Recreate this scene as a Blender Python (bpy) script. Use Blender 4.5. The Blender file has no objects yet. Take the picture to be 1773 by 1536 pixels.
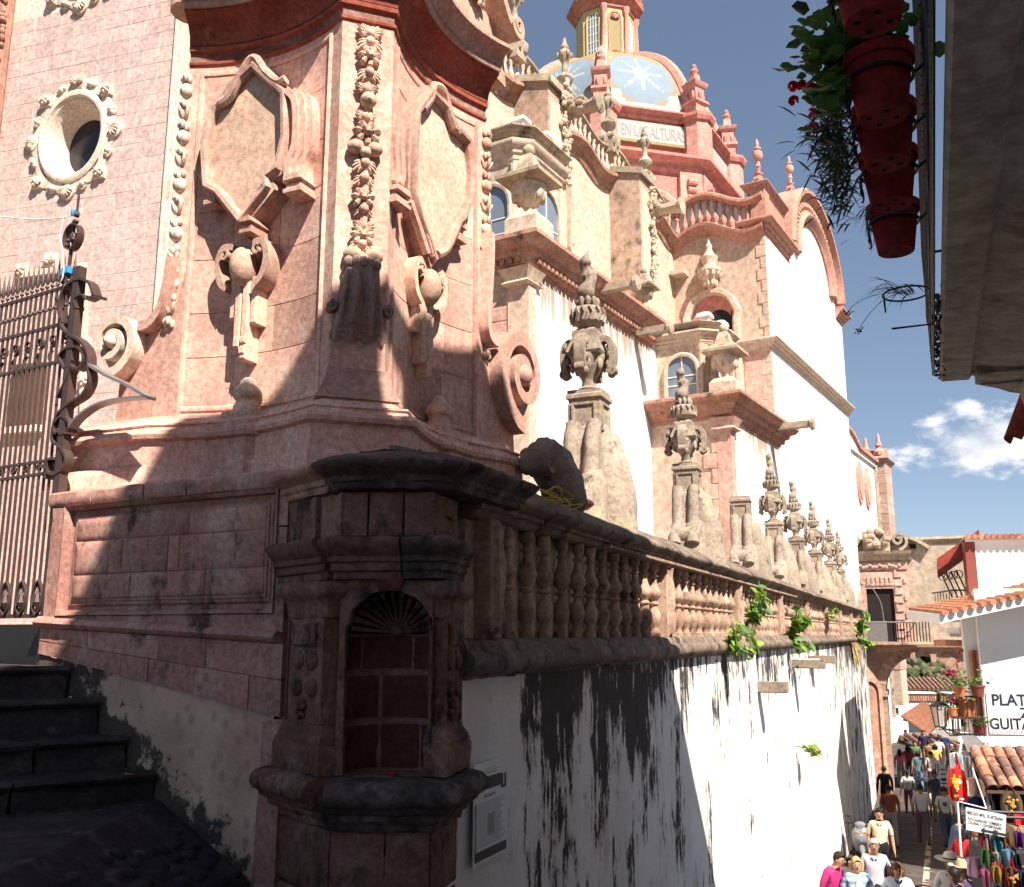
import bpy, bmesh, math, random
from math import sin, cos, pi, radians, sqrt, atan2, hypot
from mathutils import Vector, Matrix, noise as mnoise

# ------------------------------------------------------------------ camera, sky, sun, exposure
SC = bpy.context.scene
COL = SC.collection
FPX, IW, IH = 1650.0, 1773.0, 1536.0          # focal length and size of the photograph in its own pixels
PITCH = radians(11.3)
cam_data = bpy.data.cameras.new('camera')
cam = bpy.data.objects.new('camera', cam_data)
COL.objects.link(cam)
cam_data.sensor_fit = 'HORIZONTAL'
cam_data.sensor_width = 36.0
cam_data.lens = 36.0 * FPX / IW
cam_data.clip_start = 0.05
cam_data.clip_end = 6000.0
cam.location = (0, 0, 0)
cam.rotation_euler = (radians(90) + PITCH, 0, 0)
SC.camera = cam

SUN_AZ, SUN_EL = radians(150), radians(49)
SUN = Vector((sin(SUN_AZ) * cos(SUN_EL), cos(SUN_AZ) * cos(SUN_EL), sin(SUN_EL)))
world = bpy.data.worlds.new('World')
SC.world = world
world.use_nodes = True
wn = world.node_tree
wn.nodes.clear()
def wnode(t, **kw):
    n = wn.nodes.new(t)
    for k, v in kw.items():
        if hasattr(n, k): setattr(n, k, v)
    return n
w_sky = wnode('ShaderNodeTexSky', sky_type='NISHITA', sun_disc=False, sun_elevation=SUN_EL, sun_rotation=SUN_AZ,
              altitude=2200.0, air_density=0.75, dust_density=0.25, ozone_density=1.0)
w_tc = wnode('ShaderNodeTexCoord')
w_bg = wnode('ShaderNodeBackground')
w_bg.inputs['Strength'].default_value = 0.112
# scattered small cumulus in a low belt all round the sky
w_map = wnode('ShaderNodeMapping'); w_map.inputs['Scale'].default_value = (1.0, 1.0, 1.7)
w_map.inputs['Location'].default_value = (3.13, 0.37, 0.0)
wn.links.new(w_tc.outputs['Generated'], w_map.inputs['Vector'])
w_n = wnode('ShaderNodeTexNoise'); w_n.inputs['Scale'].default_value = 17.0; w_n.inputs['Detail'].default_value = 9.0; w_n.inputs['Roughness'].default_value = 0.56
wn.links.new(w_map.outputs['Vector'], w_n.inputs['Vector'])
def wmath(op, a, b=None, c=None):
    n = wnode('ShaderNodeMath', operation=op)
    for i, s in enumerate((a, b, c)):
        if s is None: continue
        if isinstance(s, (int, float)): n.inputs[i].default_value = s
        else: wn.links.new(s, n.inputs[i])
    return n.outputs[0]
CLOUD_DIRS = [(0.487, 0.98, 0.198, 0.075), (-0.75, 0.62, 0.19, 0.12), (0.9, -0.35, 0.22, 0.13), (-0.5, -0.84, 0.2, 0.13), (0.86, 0.45, 0.2, 0.1), (-0.98, -0.1, 0.17, 0.1)]
w_prev = None
w_vm = wnode('ShaderNodeVectorMath', operation='MULTIPLY'); w_vm.inputs[1].default_value = (1.0, 1.0, 1.75)
wn.links.new(w_tc.outputs['Generated'], w_vm.inputs[0])
for dx, dy, dz, rr in CLOUD_DIRS:
    d = Vector((dx, dy, dz)).normalized()
    n = wnode('ShaderNodeVectorMath', operation='DISTANCE')
    wn.links.new(w_vm.outputs[0], n.inputs[0]); n.inputs[1].default_value = (d.x, d.y, d.z * 1.75)
    f = wmath('DIVIDE', n.outputs['Value'], rr)
    w_prev = f if w_prev is None else wmath('MINIMUM', w_prev, f)
w_m = wmath('SUBTRACT', w_n.outputs['Fac'], wmath('MULTIPLY', w_prev, 0.33))
w_mr = wnode('ShaderNodeMapRange', interpolation_type='SMOOTHSTEP')
w_mr.inputs['From Min'].default_value = 0.20; w_mr.inputs['From Max'].default_value = 0.36
wn.links.new(w_m, w_mr.inputs['Value'])
w_mix = wnode('ShaderNodeMix', data_type='RGBA')
wn.links.new(w_mr.outputs['Result'], w_mix.inputs['Factor'])
w_hs = wnode('ShaderNodeHueSaturation'); w_hs.inputs['Saturation'].default_value = 1.08; w_hs.inputs['Value'].default_value = 0.95
w_gm = wnode('ShaderNodeGamma'); w_gm.inputs['Gamma'].default_value = 0.62
wn.links.new(w_sky.outputs['Color'], w_gm.inputs['Color']); wn.links.new(w_gm.outputs['Color'], w_hs.inputs['Color'])
wn.links.new(w_hs.outputs['Color'], w_mix.inputs[6])
w_cm = wnode('ShaderNodeMix', data_type='RGBA'); w_cr = wnode('ShaderNodeMapRange'); w_cr.inputs['From Min'].default_value = 0.38; w_cr.inputs['From Max'].default_value = 0.6
wn.links.new(w_n.outputs['Fac'], w_cr.inputs['Value']); wn.links.new(w_cr.outputs['Result'], w_cm.inputs['Factor'])
w_cm.inputs[6].default_value = (2.5, 2.7, 3.1, 1); w_cm.inputs[7].default_value = (4.6, 4.6, 4.6, 1); wn.links.new(w_cm.outputs[2], w_mix.inputs[7])
wn.links.new(w_mix.outputs[2], w_bg.inputs['Color'])
w_out = wnode('ShaderNodeOutputWorld')
wn.links.new(w_bg.outputs[0], w_out.inputs['Surface'])

sun_l = bpy.data.lights.new('sun', 'SUN')
sun_l.energy = 5.0
sun_l.angle = radians(0.5)
sun_l.color = (1.0, 0.93, 0.82)
sun_o = bpy.data.objects.new('sun', sun_l)
sun_o.rotation_euler = SUN.to_track_quat('Z', 'Y').to_euler()
sun_o.location = (20, -20, 40)
COL.objects.link(sun_o)
SC.view_settings.view_transform = 'Standard'
SC.view_settings.look = 'None'
SC.view_settings.exposure = 1.25
SC.view_settings.gamma = 1.0
SC.cycles.max_bounces = 5
SC.cycles.use_adaptive_sampling = True
SC.cycles.adaptive_threshold = 0.03
SC.cycles.diffuse_bounces = 3
SC.cycles.transparent_max_bounces = 6

# ------------------------------------------------------------------ geometry helpers
ST, CT = sin(PITCH), cos(PITCH)
def ray(x, y):
    u, v = (x - IW / 2) / FPX, (IH / 2 - y) / FPX
    return Vector((u, CT - v * ST, ST + v * CT))
def at_y(x, y, Y):
    r = ray(x, y); return r * (Y / r.y)
def az(a):
    a = radians(a); return Vector((sin(a), cos(a), 0))
class Frame:
    """upright frame: local x runs to the right along a wall, local -y looks out of it"""
    def __init__(s, o, a):
        s.o = Vector((o[0], o[1], 0)); s.az = a
        s.x = az(a); s.y = Vector((-s.x.y, s.x.x, 0)); s.rz = radians(90 - a)
    def L(s, px, py, yo=0.0):
        r = ray(px, py); p0 = s.o + s.y * yo
        p = r * (p0.dot(s.y) / r.dot(s.y)); d = p - s.o
        return d.dot(s.x), p.z
    def W(s, x, y, z=0.0):
        return s.o + s.x * x + s.y * y + Vector((0, 0, z))
    def loc(s, p):
        d = Vector(p) - s.o; return d.dot(s.x), d.dot(s.y), d.z
    def sub(s, x, y, da=0):
        return Frame(s.W(x, y), s.az + da)

class MB:
    def __init__(s): s.v = []; s.f = []; s.T = None; s.mi = []; s.cur = 0
    def add(s, vs, fs):
        b = len(s.v)
        if s.T is not None: vs = [s.T @ Vector(p) for p in vs]
        s.v.extend(tuple(p) for p in vs)
        for f in fs: s.f.append([b + i for i in f]); s.mi.append(s.cur)
    def box(s, x0, x1, y0, y1, z0, z1):
        s.add([(x0,y0,z0),(x1,y0,z0),(x1,y1,z0),(x0,y1,z0),(x0,y0,z1),(x1,y0,z1),(x1,y1,z1),(x0,y1,z1)],
              [(0,3,2,1),(4,5,6,7),(0,1,5,4),(1,2,6,5),(2,3,7,6),(3,0,4,7)])
    def cbox(s, x0, x1, y0, y1, z0, z1, c=0.01):
        """box with its front (-y) rim chamfered"""
        s.add([(x0,y1,z0),(x1,y1,z0),(x1,y1,z1),(x0,y1,z1),(x0,y0+c,z0),(x1,y0+c,z0),(x1,y0+c,z1),(x0,y0+c,z1),
               (x0+c,y0,z0+c),(x1-c,y0,z0+c),(x1-c,y0,z1-c),(x0+c,y0,z1-c)],
              [(0,1,2,3),(0,4,5,1),(1,5,6,2),(2,6,7,3),(3,7,4,0),(4,8,9,5),(5,9,10,6),(6,10,11,7),(7,11,8,4),(8,11,10,9)])
    def prism(s, poly, y0, y1):
        n = len(poly)
        s.add([(x, y0, z) for x, z in poly] + [(x, y1, z) for x, z in poly],
              [list(range(n)), list(range(2*n-1, n-1, -1))] + [(i, (i+1) % n, n + (i+1) % n, n + i) for i in range(n)])
    def vprism(s, poly, z0, z1):
        n = len(poly)
        s.add([(x, y, z0) for x, y in poly] + [(x, y, z1) for x, y in poly],
              [list(range(n)), list(range(2*n-1, n-1, -1))] + [(i, (i+1) % n, n + (i+1) % n, n + i) for i in range(n)])
    def sweep(s, path, prof, closed=False, wrap=True, axes='xy', caps=True):
        """profile (out, up) carried along a plan path (mitred); out is to the right of the path direction.
        axes='xz': path in x,z, the profile's 'up' runs towards -y"""
        n, m = len(path), len(prof)
        vs = []
        for i, p in enumerate(path):
            if closed: a, b = path[i-1], path[(i+1) % n]
            else: a, b = path[max(i-1, 0)], path[min(i+1, n-1)]
            d1 = Vector((p[0]-a[0], p[1]-a[1])); d2 = Vector((b[0]-p[0], b[1]-p[1]))
            if d1.length < 1e-9: d1 = d2
            if d2.length < 1e-9: d2 = d1
            d1.normalize(); d2.normalize()
            n1 = Vector((d1.y, -d1.x)); n2 = Vector((d2.y, -d2.x))
            k = n1 + n2
            if k.length < 1e-6: k = n1.copy()
            k.normalize(); c = max(k.dot(n1), 0.35)
            k /= c
            for o, u in prof:
                q = (p[0] + k.x * o, p[1] + k.y * o)
                vs.append((q[0], q[1], u) if axes == 'xy' else (q[0], -u, q[1]))
        fs = []
        for i in range(n if closed else n - 1):
            j = (i + 1) % n
            for k in range(m if wrap else m - 1):
                l = (k + 1) % m
                fs.append((i*m+k, j*m+k, j*m+l, i*m+l))
        if not closed and wrap and caps:
            fs.append(list(range(m))); fs.append([(n-1)*m + k for k in range(m-1, -1, -1)])
        s.add(vs, fs)
    def lathe(s, prof, n=12, c=(0,0,0), sq=None, a0=0.0, arc=2*pi):
        vs, fs, m = [], [], len(prof)
        full = arc > 2*pi - 1e-6
        cnt = n if full else n + 1
        for i in range(cnt):
            a = a0 + arc * i / n
            for r, z in prof: vs.append((c[0] + r*cos(a), c[1] + r*sin(a), c[2] + z))
        for i in range(n):
            j = (i + 1) % cnt
            for k in range(m-1): fs.append((i*m+k, j*m+k, j*m+k+1, i*m+k+1))
        if full:
            if prof[0][0] > 1e-4: fs.append([i*m for i in range(n)][::-1])
            if prof[-1][0] > 1e-4: fs.append([i*m+m-1 for i in range(n)])
        s.add(vs, fs)
    def sqlathe(s, prof, c=(0,0,0), k=1.0, rot=0.0):
        """square-plan turning: prof (half width, z)"""
        vs, fs, m = [], [], len(prof)
        for r, z in prof:
            for a in range(4):
                t = rot + pi/4 + a*pi/2
                vs.append((c[0] + r*1.41421*cos(t), c[1] + k*r*1.41421*sin(t), c[2] + z))
        for i in range(m-1):
            for a in range(4): fs.append((i*4+a, i*4+(a+1)%4, (i+1)*4+(a+1)%4, (i+1)*4+a))
        fs.append((3,2,1,0)); fs.append(tuple((m-1)*4 + a for a in range(4)))
        s.add(vs, fs)
    def tube(s, pts, r, n=6, closed=False):
        pts = [Vector(p) for p in pts]
        N = len(pts); rs = r if isinstance(r, (list, tuple)) else [r]*N
        vs, fs = [], []
        up = None
        for i, p in enumerate(pts):
            if closed: t = pts[(i+1) % N] - pts[i-1]
            else: t = pts[min(i+1, N-1)] - pts[max(i-1, 0)]
            if t.length < 1e-9: t = Vector((0,0,1))
            t.normalize()
            if up is None:
                up = Vector((0,0,1)) if abs(t.z) < 0.9 else Vector((1,0,0))
            a = t.cross(up)
            if a.length < 1e-6: a = t.orthogonal()
            a.normalize(); b = a.cross(t); up = b
            for k in range(n):
                w = 2*pi*k/n
                q = p + (a*cos(w) + b*sin(w)) * rs[i]
                vs.append(q)
        for i in range(N if closed else N-1):
            j = (i+1) % N
            for k in range(n): fs.append((i*n+k, i*n+(k+1)%n, j*n+(k+1)%n, j*n+k))
        if not closed:
            fs.append(list(range(n))[::-1]); fs.append([(N-1)*n+k for k in range(n)])
        s.add(vs, fs)
    def strip(s, pts, y0, y1, th):
        """flat band following a path in x,z with in-plane thickness th"""
        N = len(pts); ths = th if isinstance(th, (list, tuple)) else [th]*N
        vs, fs = [], []
        for i, p in enumerate(pts):
            a, b = pts[max(i-1,0)], pts[min(i+1,N-1)]
            d = Vector((b[0]-a[0], b[1]-a[1])); d.normalize()
            nx, nz = -d.y*ths[i]/2, d.x*ths[i]/2
            vs += [(p[0]+nx, y0, p[1]+nz), (p[0]-nx, y0, p[1]-nz), (p[0]-nx, y1, p[1]-nz), (p[0]+nx, y1, p[1]+nz)]
        for i in range(N-1):
            for k in range(4): fs.append((i*4+k, i*4+(k+1)%4, (i+1)*4+(k+1)%4, (i+1)*4+k))
        fs.append((3,2,1,0)); fs.append(tuple((N-1)*4+k for k in range(4)))
        s.add(vs, fs)
    def ell(s, c, r, nu=8, nv=6, M=None):
        if isinstance(r, (int, float)): r = (r, r, r)
        vs = [Vector((0,0,-r[2]))]
        for j in range(1, nv):
            p = -pi/2 + pi*j/nv
            for i in range(nu):
                a = 2*pi*i/nu
                vs.append(Vector((r[0]*cos(p)*cos(a), r[1]*cos(p)*sin(a), r[2]*sin(p))))
        vs.append(Vector((0,0,r[2])))
        if M is not None: vs = [M @ q for q in vs]
        c = Vector(c); vs = [q + c for q in vs]
        fs = []
        for i in range(nu): fs.append((0, 1+(i+1)%nu, 1+i))
        for j in range(nv-2):
            for i in range(nu):
                a = 1+j*nu; fs.append((a+i, a+(i+1)%nu, a+nu+(i+1)%nu, a+nu+i))
        L = len(vs)-1; a = 1+(nv-2)*nu
        for i in range(nu): fs.append((a+i, a+(i+1)%nu, L))
        s.add(vs, fs)
    def mesh(s, name, mat, ang=35):
        me = bpy.data.meshes.new(name)
        me.from_pydata(s.v, [], s.f)
        mats = mat if isinstance(mat, (list, tuple)) else [mat]
        for m in mats: me.materials.append(m)
        if len(mats) > 1: me.polygons.foreach_set('material_index', s.mi)
        bm = bmesh.new(); bm.from_mesh(me)
        bmesh.ops.recalc_face_normals(bm, faces=bm.faces)
        bm.to_mesh(me); bm.free()
        if ang:
            me.polygons.foreach_set('use_smooth', [True]*len(me.polygons))
            me.set_sharp_from_angle(angle=radians(ang))
        me.update()
        return me
    def build(s, name, mat, parent=None, ang=35, loc=None, rz=None, kind=None):
        return mkobj(name, s.mesh(name, mat, ang), parent, loc, rz, kind)

def mkobj(name, me, parent=None, loc=None, rz=None, kind=None):
    o = bpy.data.objects.new(name, me); COL.objects.link(o)
    if parent is not None: o.parent = parent
    if loc is not None: o.location = loc
    if rz is not None: o.rotation_euler = (0, 0, rz)
    if kind: o['kind'] = kind
    return o
def tag(o, label, cat, group=None):
    o['label'] = label; o['category'] = cat
    if group: o['group'] = group
    return o
def thing(name, label, cat, fr=None, loc=None, rz=0.0, group=None):
    o = bpy.data.objects.new(name, None); COL.objects.link(o)
    o.empty_display_size = 0.2
    if fr is not None: o.location = fr.o if loc is None else loc; o.rotation_euler = (0, 0, fr.rz)
    else:
        o.location = loc or (0, 0, 0); o.rotation_euler = (0, 0, rz)
    return tag(o, label, cat, group)
KIDS = {}
def copy_tree(o, parent=None):
    c = o.copy(); COL.objects.link(c)
    if parent is not None: c.parent = parent
    for ch in [x for x in bpy.data.objects if x.parent == o]: copy_tree(ch, c)
    return c
def arc2(cx, cz, r, a0, a1, n):
    return [(cx + r*cos(a0 + (a1-a0)*i/n), cz + r*sin(a0 + (a1-a0)*i/n)) for i in range(n+1)]
def spiral(cx, cz, r0, r1, a0, a1, n=22):
    """logarithmic volute from radius r0 at angle a0 to r1 at a1"""
    return [(cx + r0*(r1/r0)**(i/n)*cos(a0+(a1-a0)*i/n), cz + r0*(r1/r0)**(i/n)*sin(a0+(a1-a0)*i/n)) for i in range(n+1)]
def bez(p0, p1, p2, p3, n=12):
    r = []
    for i in range(n+1):
        t = i/n; a, b, c, d = (1-t)**3, 3*t*(1-t)**2, 3*t*t*(1-t), t**3
        r.append(tuple(a*p0[k]+b*p1[k]+c*p2[k]+d*p3[k] for k in range(len(p0))))
    return r
def smoothpath(pts, n=6):
    """Catmull-Rom through the points"""
    out = []
    P = [pts[0]] + list(pts) + [pts[-1]]
    for i in range(1, len(P)-2):
        for k in range(n):
            t = k/n
            q = []
            for c in range(len(pts[0])):
                a, b, d, e = P[i-1][c], P[i][c], P[i+1][c], P[i+2][c]
                q.append(0.5*((2*b) + (-a+d)*t + (2*a-5*b+4*d-e)*t*t + (-a+3*b-3*d+e)*t**3))
            out.append(tuple(q))
    out.append(tuple(pts[-1]))
    return out
def weather(o, maxlen=0.05, amp=0.006, sc=9.0, it=3):
    """worn stone: split long edges and push the surface about with noise"""
    me = o.data; bm = bmesh.new(); bm.from_mesh(me)
    bmesh.ops.remove_doubles(bm, verts=bm.verts, dist=0.0004)
    for _ in range(it):
        ed = [e for e in bm.edges if e.calc_length() > maxlen]
        if not ed or len(bm.faces) > 6000: break
        bmesh.ops.subdivide_edges(bm, edges=ed, cuts=1, use_grid_fill=True)
    bm.normal_update()
    for v in bm.verts:
        p = v.co*sc
        d = mnoise.noise(p) + 0.55*mnoise.noise(p*2.7) + 0.3*mnoise.noise(p*6.1)
        edge = sum(1 for e in v.link_edges if len(e.link_faces) == 2 and e.calc_face_angle(0) > 0.6)
        v.co += v.normal*amp*(d - (0.55 if edge else 0.0))
    bm.to_mesh(me); bm.free()
    me.polygons.foreach_set('use_smooth', [True]*len(me.polygons)); me.set_sharp_from_angle(angle=radians(48)); me.update()
def RZ(a): return Matrix.Rotation(a, 4, 'Z')
def RX(a): return Matrix.Rotation(a, 4, 'X')
def RY(a): return Matrix.Rotation(a, 4, 'Y')
def TR(x, y, z): return Matrix.Translation((x, y, z))
# ------------------------------------------------------------------ materials
MATS = {}
class NT:
    def __init__(s, name):
        s.m = bpy.data.materials.new(name); s.m.use_nodes = True
        s.t = s.m.node_tree; s.t.nodes.clear()
        s.out = s.n('ShaderNodeOutputMaterial'); s.b = s.n('ShaderNodeBsdfPrincipled')
        s.l(s.b.outputs[0], s.out.inputs['Surface'])
        MATS[name] = s.m
    def n(s, t, **kw):
        x = s.t.nodes.new(t)
        for k, v in kw.items(): setattr(x, k, v)
        return x
    def l(s, a, b): s.t.links.new(a, b)
    def put(s, sock, v):
        if isinstance(v, bpy.types.NodeSocket): s.l(v, sock)
        elif isinstance(v, (tuple, list)) and len(v) == 3 and sock.type == 'RGBA': sock.default_value = (*v, 1)
        else: sock.default_value = v
    def math(s, op, a, b=0.0, c=0.0, clamp=False):
        x = s.n('ShaderNodeMath', operation=op, use_clamp=clamp)
        s.put(x.inputs[0], a); s.put(x.inputs[1], b); s.put(x.inputs[2], c)
        return x.outputs[0]
    def noise(s, vec, scale, detail=4.0, rough=0.55, dist=0.0):
        x = s.n('ShaderNodeTexNoise'); s.l(vec, x.inputs['Vector'])
        x.inputs['Scale'].default_value = scale; x.inputs['Detail'].default_value = detail
        x.inputs['Roughness'].default_value = rough; x.inputs['Distortion'].default_value = dist
        return x.outputs['Fac']
    def scale(s, vec, v, loc=(0,0,0)):
        x = s.n('ShaderNodeMapping'); s.l(vec, x.inputs['Vector'])
        x.inputs['Scale'].default_value = v; x.inputs['Location'].default_value = loc
        return x.outputs['Vector']
    def ramp(s, f, a, b, lo=0.0, hi=1.0):
        x = s.n('ShaderNodeMapRange', interpolation_type='SMOOTHSTEP')
        s.put(x.inputs['Value'], f)
        x.inputs['From Min'].default_value = a; x.inputs['From Max'].default_value = b
        x.inputs['To Min'].default_value = lo; x.inputs['To Max'].default_value = hi
        return x.outputs['Result']
    def mix(s, f, a, b, blend='MIX'):
        x = s.n('ShaderNodeMix', data_type='RGBA', blend_type=blend)
        s.put(x.inputs[0], f); s.put(x.inputs[6], a); s.put(x.inputs[7], b)
        return x.outputs[2]
    def pos(s): return s.n('ShaderNodeNewGeometry').outputs['Position']
    def obj(s): return s.n('ShaderNodeTexCoord').outputs['Object']
    def rnd(s): return s.n('ShaderNodeObjectInfo').outputs['Random']
    def bump(s, h, strength=0.3, dist=0.02):
        x = s.n('ShaderNodeBump'); x.inputs['Strength'].default_value = strength; x.inputs['Distance'].default_value = dist
        s.l(h, x.inputs['Height']); s.l(x.outputs[0], s.b.inputs['Normal'])
    def done(s, col, rough=0.85, spec=0.25, metal=0.0):
        s.put(s.b.inputs['Base Color'], col); s.put(s.b.inputs['Roughness'], rough)
        s.b.inputs['Specular IOR Level'].default_value = spec; s.b.inputs['Metallic'].default_value = metal
        return s.m

def stone(name, c1, c2, dark=(0.03,0.026,0.024), damt=0.3, sc=1.4, bump=0.35, fine=22.0, third=None, tamt=0.3, pits=True, rnd=0.25, bd=0.012):
    k = NT(name); p = k.pos()
    col = k.mix(k.ramp(k.noise(p, sc, 5), 0.3, 0.7), c1, c2)
    if third is not None:
        col = k.mix(k.ramp(k.noise(k.scale(p, (1,1,1), (7.3, 2.1, 4.4)), sc*1.7, 6, 0.65), 0.62-tamt*0.3, 0.78-tamt*0.2), col, third)
    fn = k.noise(p, fine, 6, 0.7)
    col = k.mix(1.0, col, k.mix(k.ramp(fn, 0.25, 0.75), (0.62,0.6,0.58), (1.18,1.17,1.15)), 'MULTIPLY')
    if damt > 0:
        dn = k.noise(k.scale(p, (1,1,0.75), (3.1, 8.2, 1.7)), sc*2.1, 9, 0.68)
        col = k.mix(k.math('MULTIPLY', k.ramp(dn, 0.66-damt*0.26, 0.80-damt*0.22), 0.9), col, dark)
    if rnd:
        r = k.math('MULTIPLY_ADD', k.rnd(), rnd*2, 1.0-rnd)
        hv = k.n('ShaderNodeHueSaturation'); k.l(col, hv.inputs['Color']); k.l(r, hv.inputs['Value']); col = hv.outputs[0]
    h = fn
    if pits:
        v = k.n('ShaderNodeTexVoronoi'); k.l(p, v.inputs['Vector']); v.inputs['Scale'].default_value = fine*2.2
        pit = k.ramp(v.outputs['Distance'], 0.0, 0.32)
        h = k.math('ADD', k.math('MULTIPLY', fn, 0.7), k.math('MULTIPLY', pit, 0.5))
        big = k.noise(p, fine*0.28, 3)
        h = k.math('ADD', h, k.math('MULTIPLY', big, 1.2))
        col = k.mix(k.math('MULTIPLY', k.math('SUBTRACT', 1.0, pit), 0.55), col, k.mix(1.0, col, (0.3,0.26,0.25), 'MULTIPLY'))
    k.bump(h, bump, bd)
    return k.done(col, 0.9, 0.15)

def plain(name, c, rough=0.6, spec=0.3, metal=0.0, var=0.15, sc=6.0, bump=0.0):
    k = NT(name); p = k.pos()
    n = k.noise(p, sc, 5, 0.6)
    col = k.mix(1.0, c, k.mix(n, (1-var,)*3, (1+var,)*3), 'MULTIPLY')
    if bump: k.bump(k.noise(p, sc*5, 4), bump, 0.01)
    return k.done(col, rough, spec, metal)

stone('pink', (0.66,0.40,0.325), (0.56,0.31,0.25), damt=0.12, third=(0.71,0.50,0.40), tamt=0.5, bump=0.4)
stone('pink_red', (0.42,0.12,0.08), (0.30,0.075,0.05), damt=0.25, sc=3, third=(0.5,0.22,0.15))
stone('pink_carved', (0.66,0.44,0.34), (0.55,0.345,0.265), damt=0.06, third=(0.66,0.48,0.36), tamt=0.5, bump=0.3)
stone('tower_block', (0.57,0.425,0.39), (0.52,0.375,0.345), damt=0.0, third=(0.62,0.485,0.435), tamt=0.4, rnd=0.05, bump=0.12, fine=14, pits=False)
stone('mortar', (0.70,0.575,0.505), (0.66,0.54,0.475), damt=0.0, rnd=0, pits=False, bump=0.15)
stone('cream', (0.74,0.61,0.51), (0.66,0.53,0.44), damt=0.04, third=(0.5,0.36,0.3), rnd=0.05, bump=0.25)
stone('wall_block', (0.50,0.265,0.215), (0.40,0.195,0.16), damt=0.50, sc=1.6, third=(0.52,0.35,0.29), tamt=0.5, rnd=0.16)
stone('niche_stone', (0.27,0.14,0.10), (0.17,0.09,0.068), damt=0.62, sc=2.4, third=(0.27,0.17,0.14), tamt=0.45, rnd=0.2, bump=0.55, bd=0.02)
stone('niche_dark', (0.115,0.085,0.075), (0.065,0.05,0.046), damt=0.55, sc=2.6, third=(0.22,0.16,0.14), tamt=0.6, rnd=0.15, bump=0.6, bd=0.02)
stone('niche_brick', (0.125,0.048,0.034), (0.08,0.03,0.024), damt=0.35, sc=4, rnd=0.22, bump=0.4)
stone('niche_mortar', (0.28,0.17,0.13), (0.22,0.125,0.095), damt=0.3, rnd=0)
stone('grey_stone', (0.38,0.31,0.255), (0.29,0.225,0.185), damt=0.36, sc=2.2, third=(0.40,0.34,0.20), tamt=0.35, bump=0.5, rnd=0.12, bd=0.015)
stone('coping', (0.25,0.195,0.155), (0.17,0.125,0.1), damt=0.6, sc=1.3, third=(0.36,0.27,0.2), tamt=0.4, bump=0.55, rnd=0.1)
stone('baluster', (0.44,0.30,0.225), (0.34,0.215,0.165), damt=0.48, sc=2.0, third=(0.5,0.38,0.28), tamt=0.4, rnd=0.15)
stone('back_wall', (0.58,0.44,0.33), (0.5,0.36,0.26), damt=0.2, sc=1.8, rnd=0)
stone('tan', (0.58,0.44,0.345), (0.50,0.36,0.28), damt=0.10, sc=0.5, third=(0.60,0.40,0.32), tamt=0.5, fine=6, pits=False, rnd=0, bump=0.25, bd=0.03)
stone('church_pink', (0.60,0.385,0.32), (0.52,0.31,0.255), damt=0.08, sc=0.9, fine=8, pits=False, third=(0.66,0.5,0.42), rnd=0.12, bump=0.25)
stone('church_trim', (0.46,0.24,0.18), (0.36,0.185,0.14), damt=0.42, sc=1.1, fine=9, third=(0.5,0.36,0.25), tamt=0.4, rnd=0.1, bump=0.3)
stone('church_cream', (0.66,0.52,0.41), (0.56,0.42,0.33), damt=0.15, sc=1.1, fine=9, third=(0.6,0.4,0.33), rnd=0.1, bump=0.3)
stone('church_grey', (0.46,0.37,0.29), (0.34,0.26,0.20), damt=0.45, sc=1.0, fine=8, third=(0.5,0.44,0.26), tamt=0.35, rnd=0.12, bump=0.35)
stone('buttress', (0.50,0.36,0.28), (0.40,0.275,0.21), damt=0.56, sc=0.55, fine=6, third=(0.52,0.42,0.3), rnd=0, bump=0.3)
stone('drum_red', (0.60,0.255,0.22), (0.52,0.20,0.17), damt=0.0, sc=0.6, fine=5, pits=False, third=(0.62,0.28,0.22), rnd=0.05, bump=0.12)
stone('drum_pink', (0.64,0.33,0.28), (0.56,0.27,0.225), damt=0.05, sc=0.7, fine=6, pits=False, rnd=0.05, bump=0.15)
stone('gable_pink', (0.55,0.30,0.235), (0.45,0.22,0.17), damt=0.2, sc=0.9, fine=7, pits=False, rnd=0.06, bump=0.2)
stone('yellow_plaster', (0.68,0.52,0.27), (0.6,0.44,0.22), damt=0.0, sc=0.8, pits=False, rnd=0, bump=0.1)
stone('far_wall', (0.46,0.37,0.29), (0.38,0.295,0.235), damt=0.22, sc=0.35, fine=4, pits=False, third=(0.52,0.40,0.31), tamt=0.6, rnd=0, bump=0.3, bd=0.03)
stone('far_stone', (0.46,0.30,0.225), (0.38,0.24,0.18), damt=0.28, sc=0.8, fine=6, pits=False, rnd=0.14, bump=0.3)
stone('step', (0.062,0.05,0.052), (0.04,0.032,0.034), damt=0.35, sc=2.5, third=(0.1,0.08,0.078), tamt=0.4, rnd=0.15, bump=0.5)
stone('paving', (0.105,0.088,0.076), (0.075,0.062,0.055), damt=0.25, sc=1.2, third=(0.14,0.115,0.095), tamt=0.4, rnd=0.22, fine=14)
stone('cobble_dark', (0.055,0.045,0.045), (0.035,0.03,0.03), damt=0.3, sc=3, third=(0.09,0.075,0.07), rnd=0.3, bump=0.6)
stone('terracotta', (0.52,0.235,0.145), (0.42,0.17,0.1), damt=0.12, sc=3, third=(0.56,0.33,0.22), tamt=0.5, rnd=0.25, pits=False, fine=16)
stone('old_tile', (0.28,0.15,0.115), (0.2,0.11,0.09), damt=0.25, sc=4, third=(0.42,0.29,0.22), tamt=0.4, rnd=0.35, pits=False, fine=18)
stone('slab_under', (0.44,0.395,0.34), (0.36,0.32,0.275), damt=0.25, sc=1.3, third=(0.2,0.165,0.135), tamt=0.45, dark=(0.06,0.05,0.045), fine=9, pits=False, rnd=0, bump=0.2)
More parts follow.
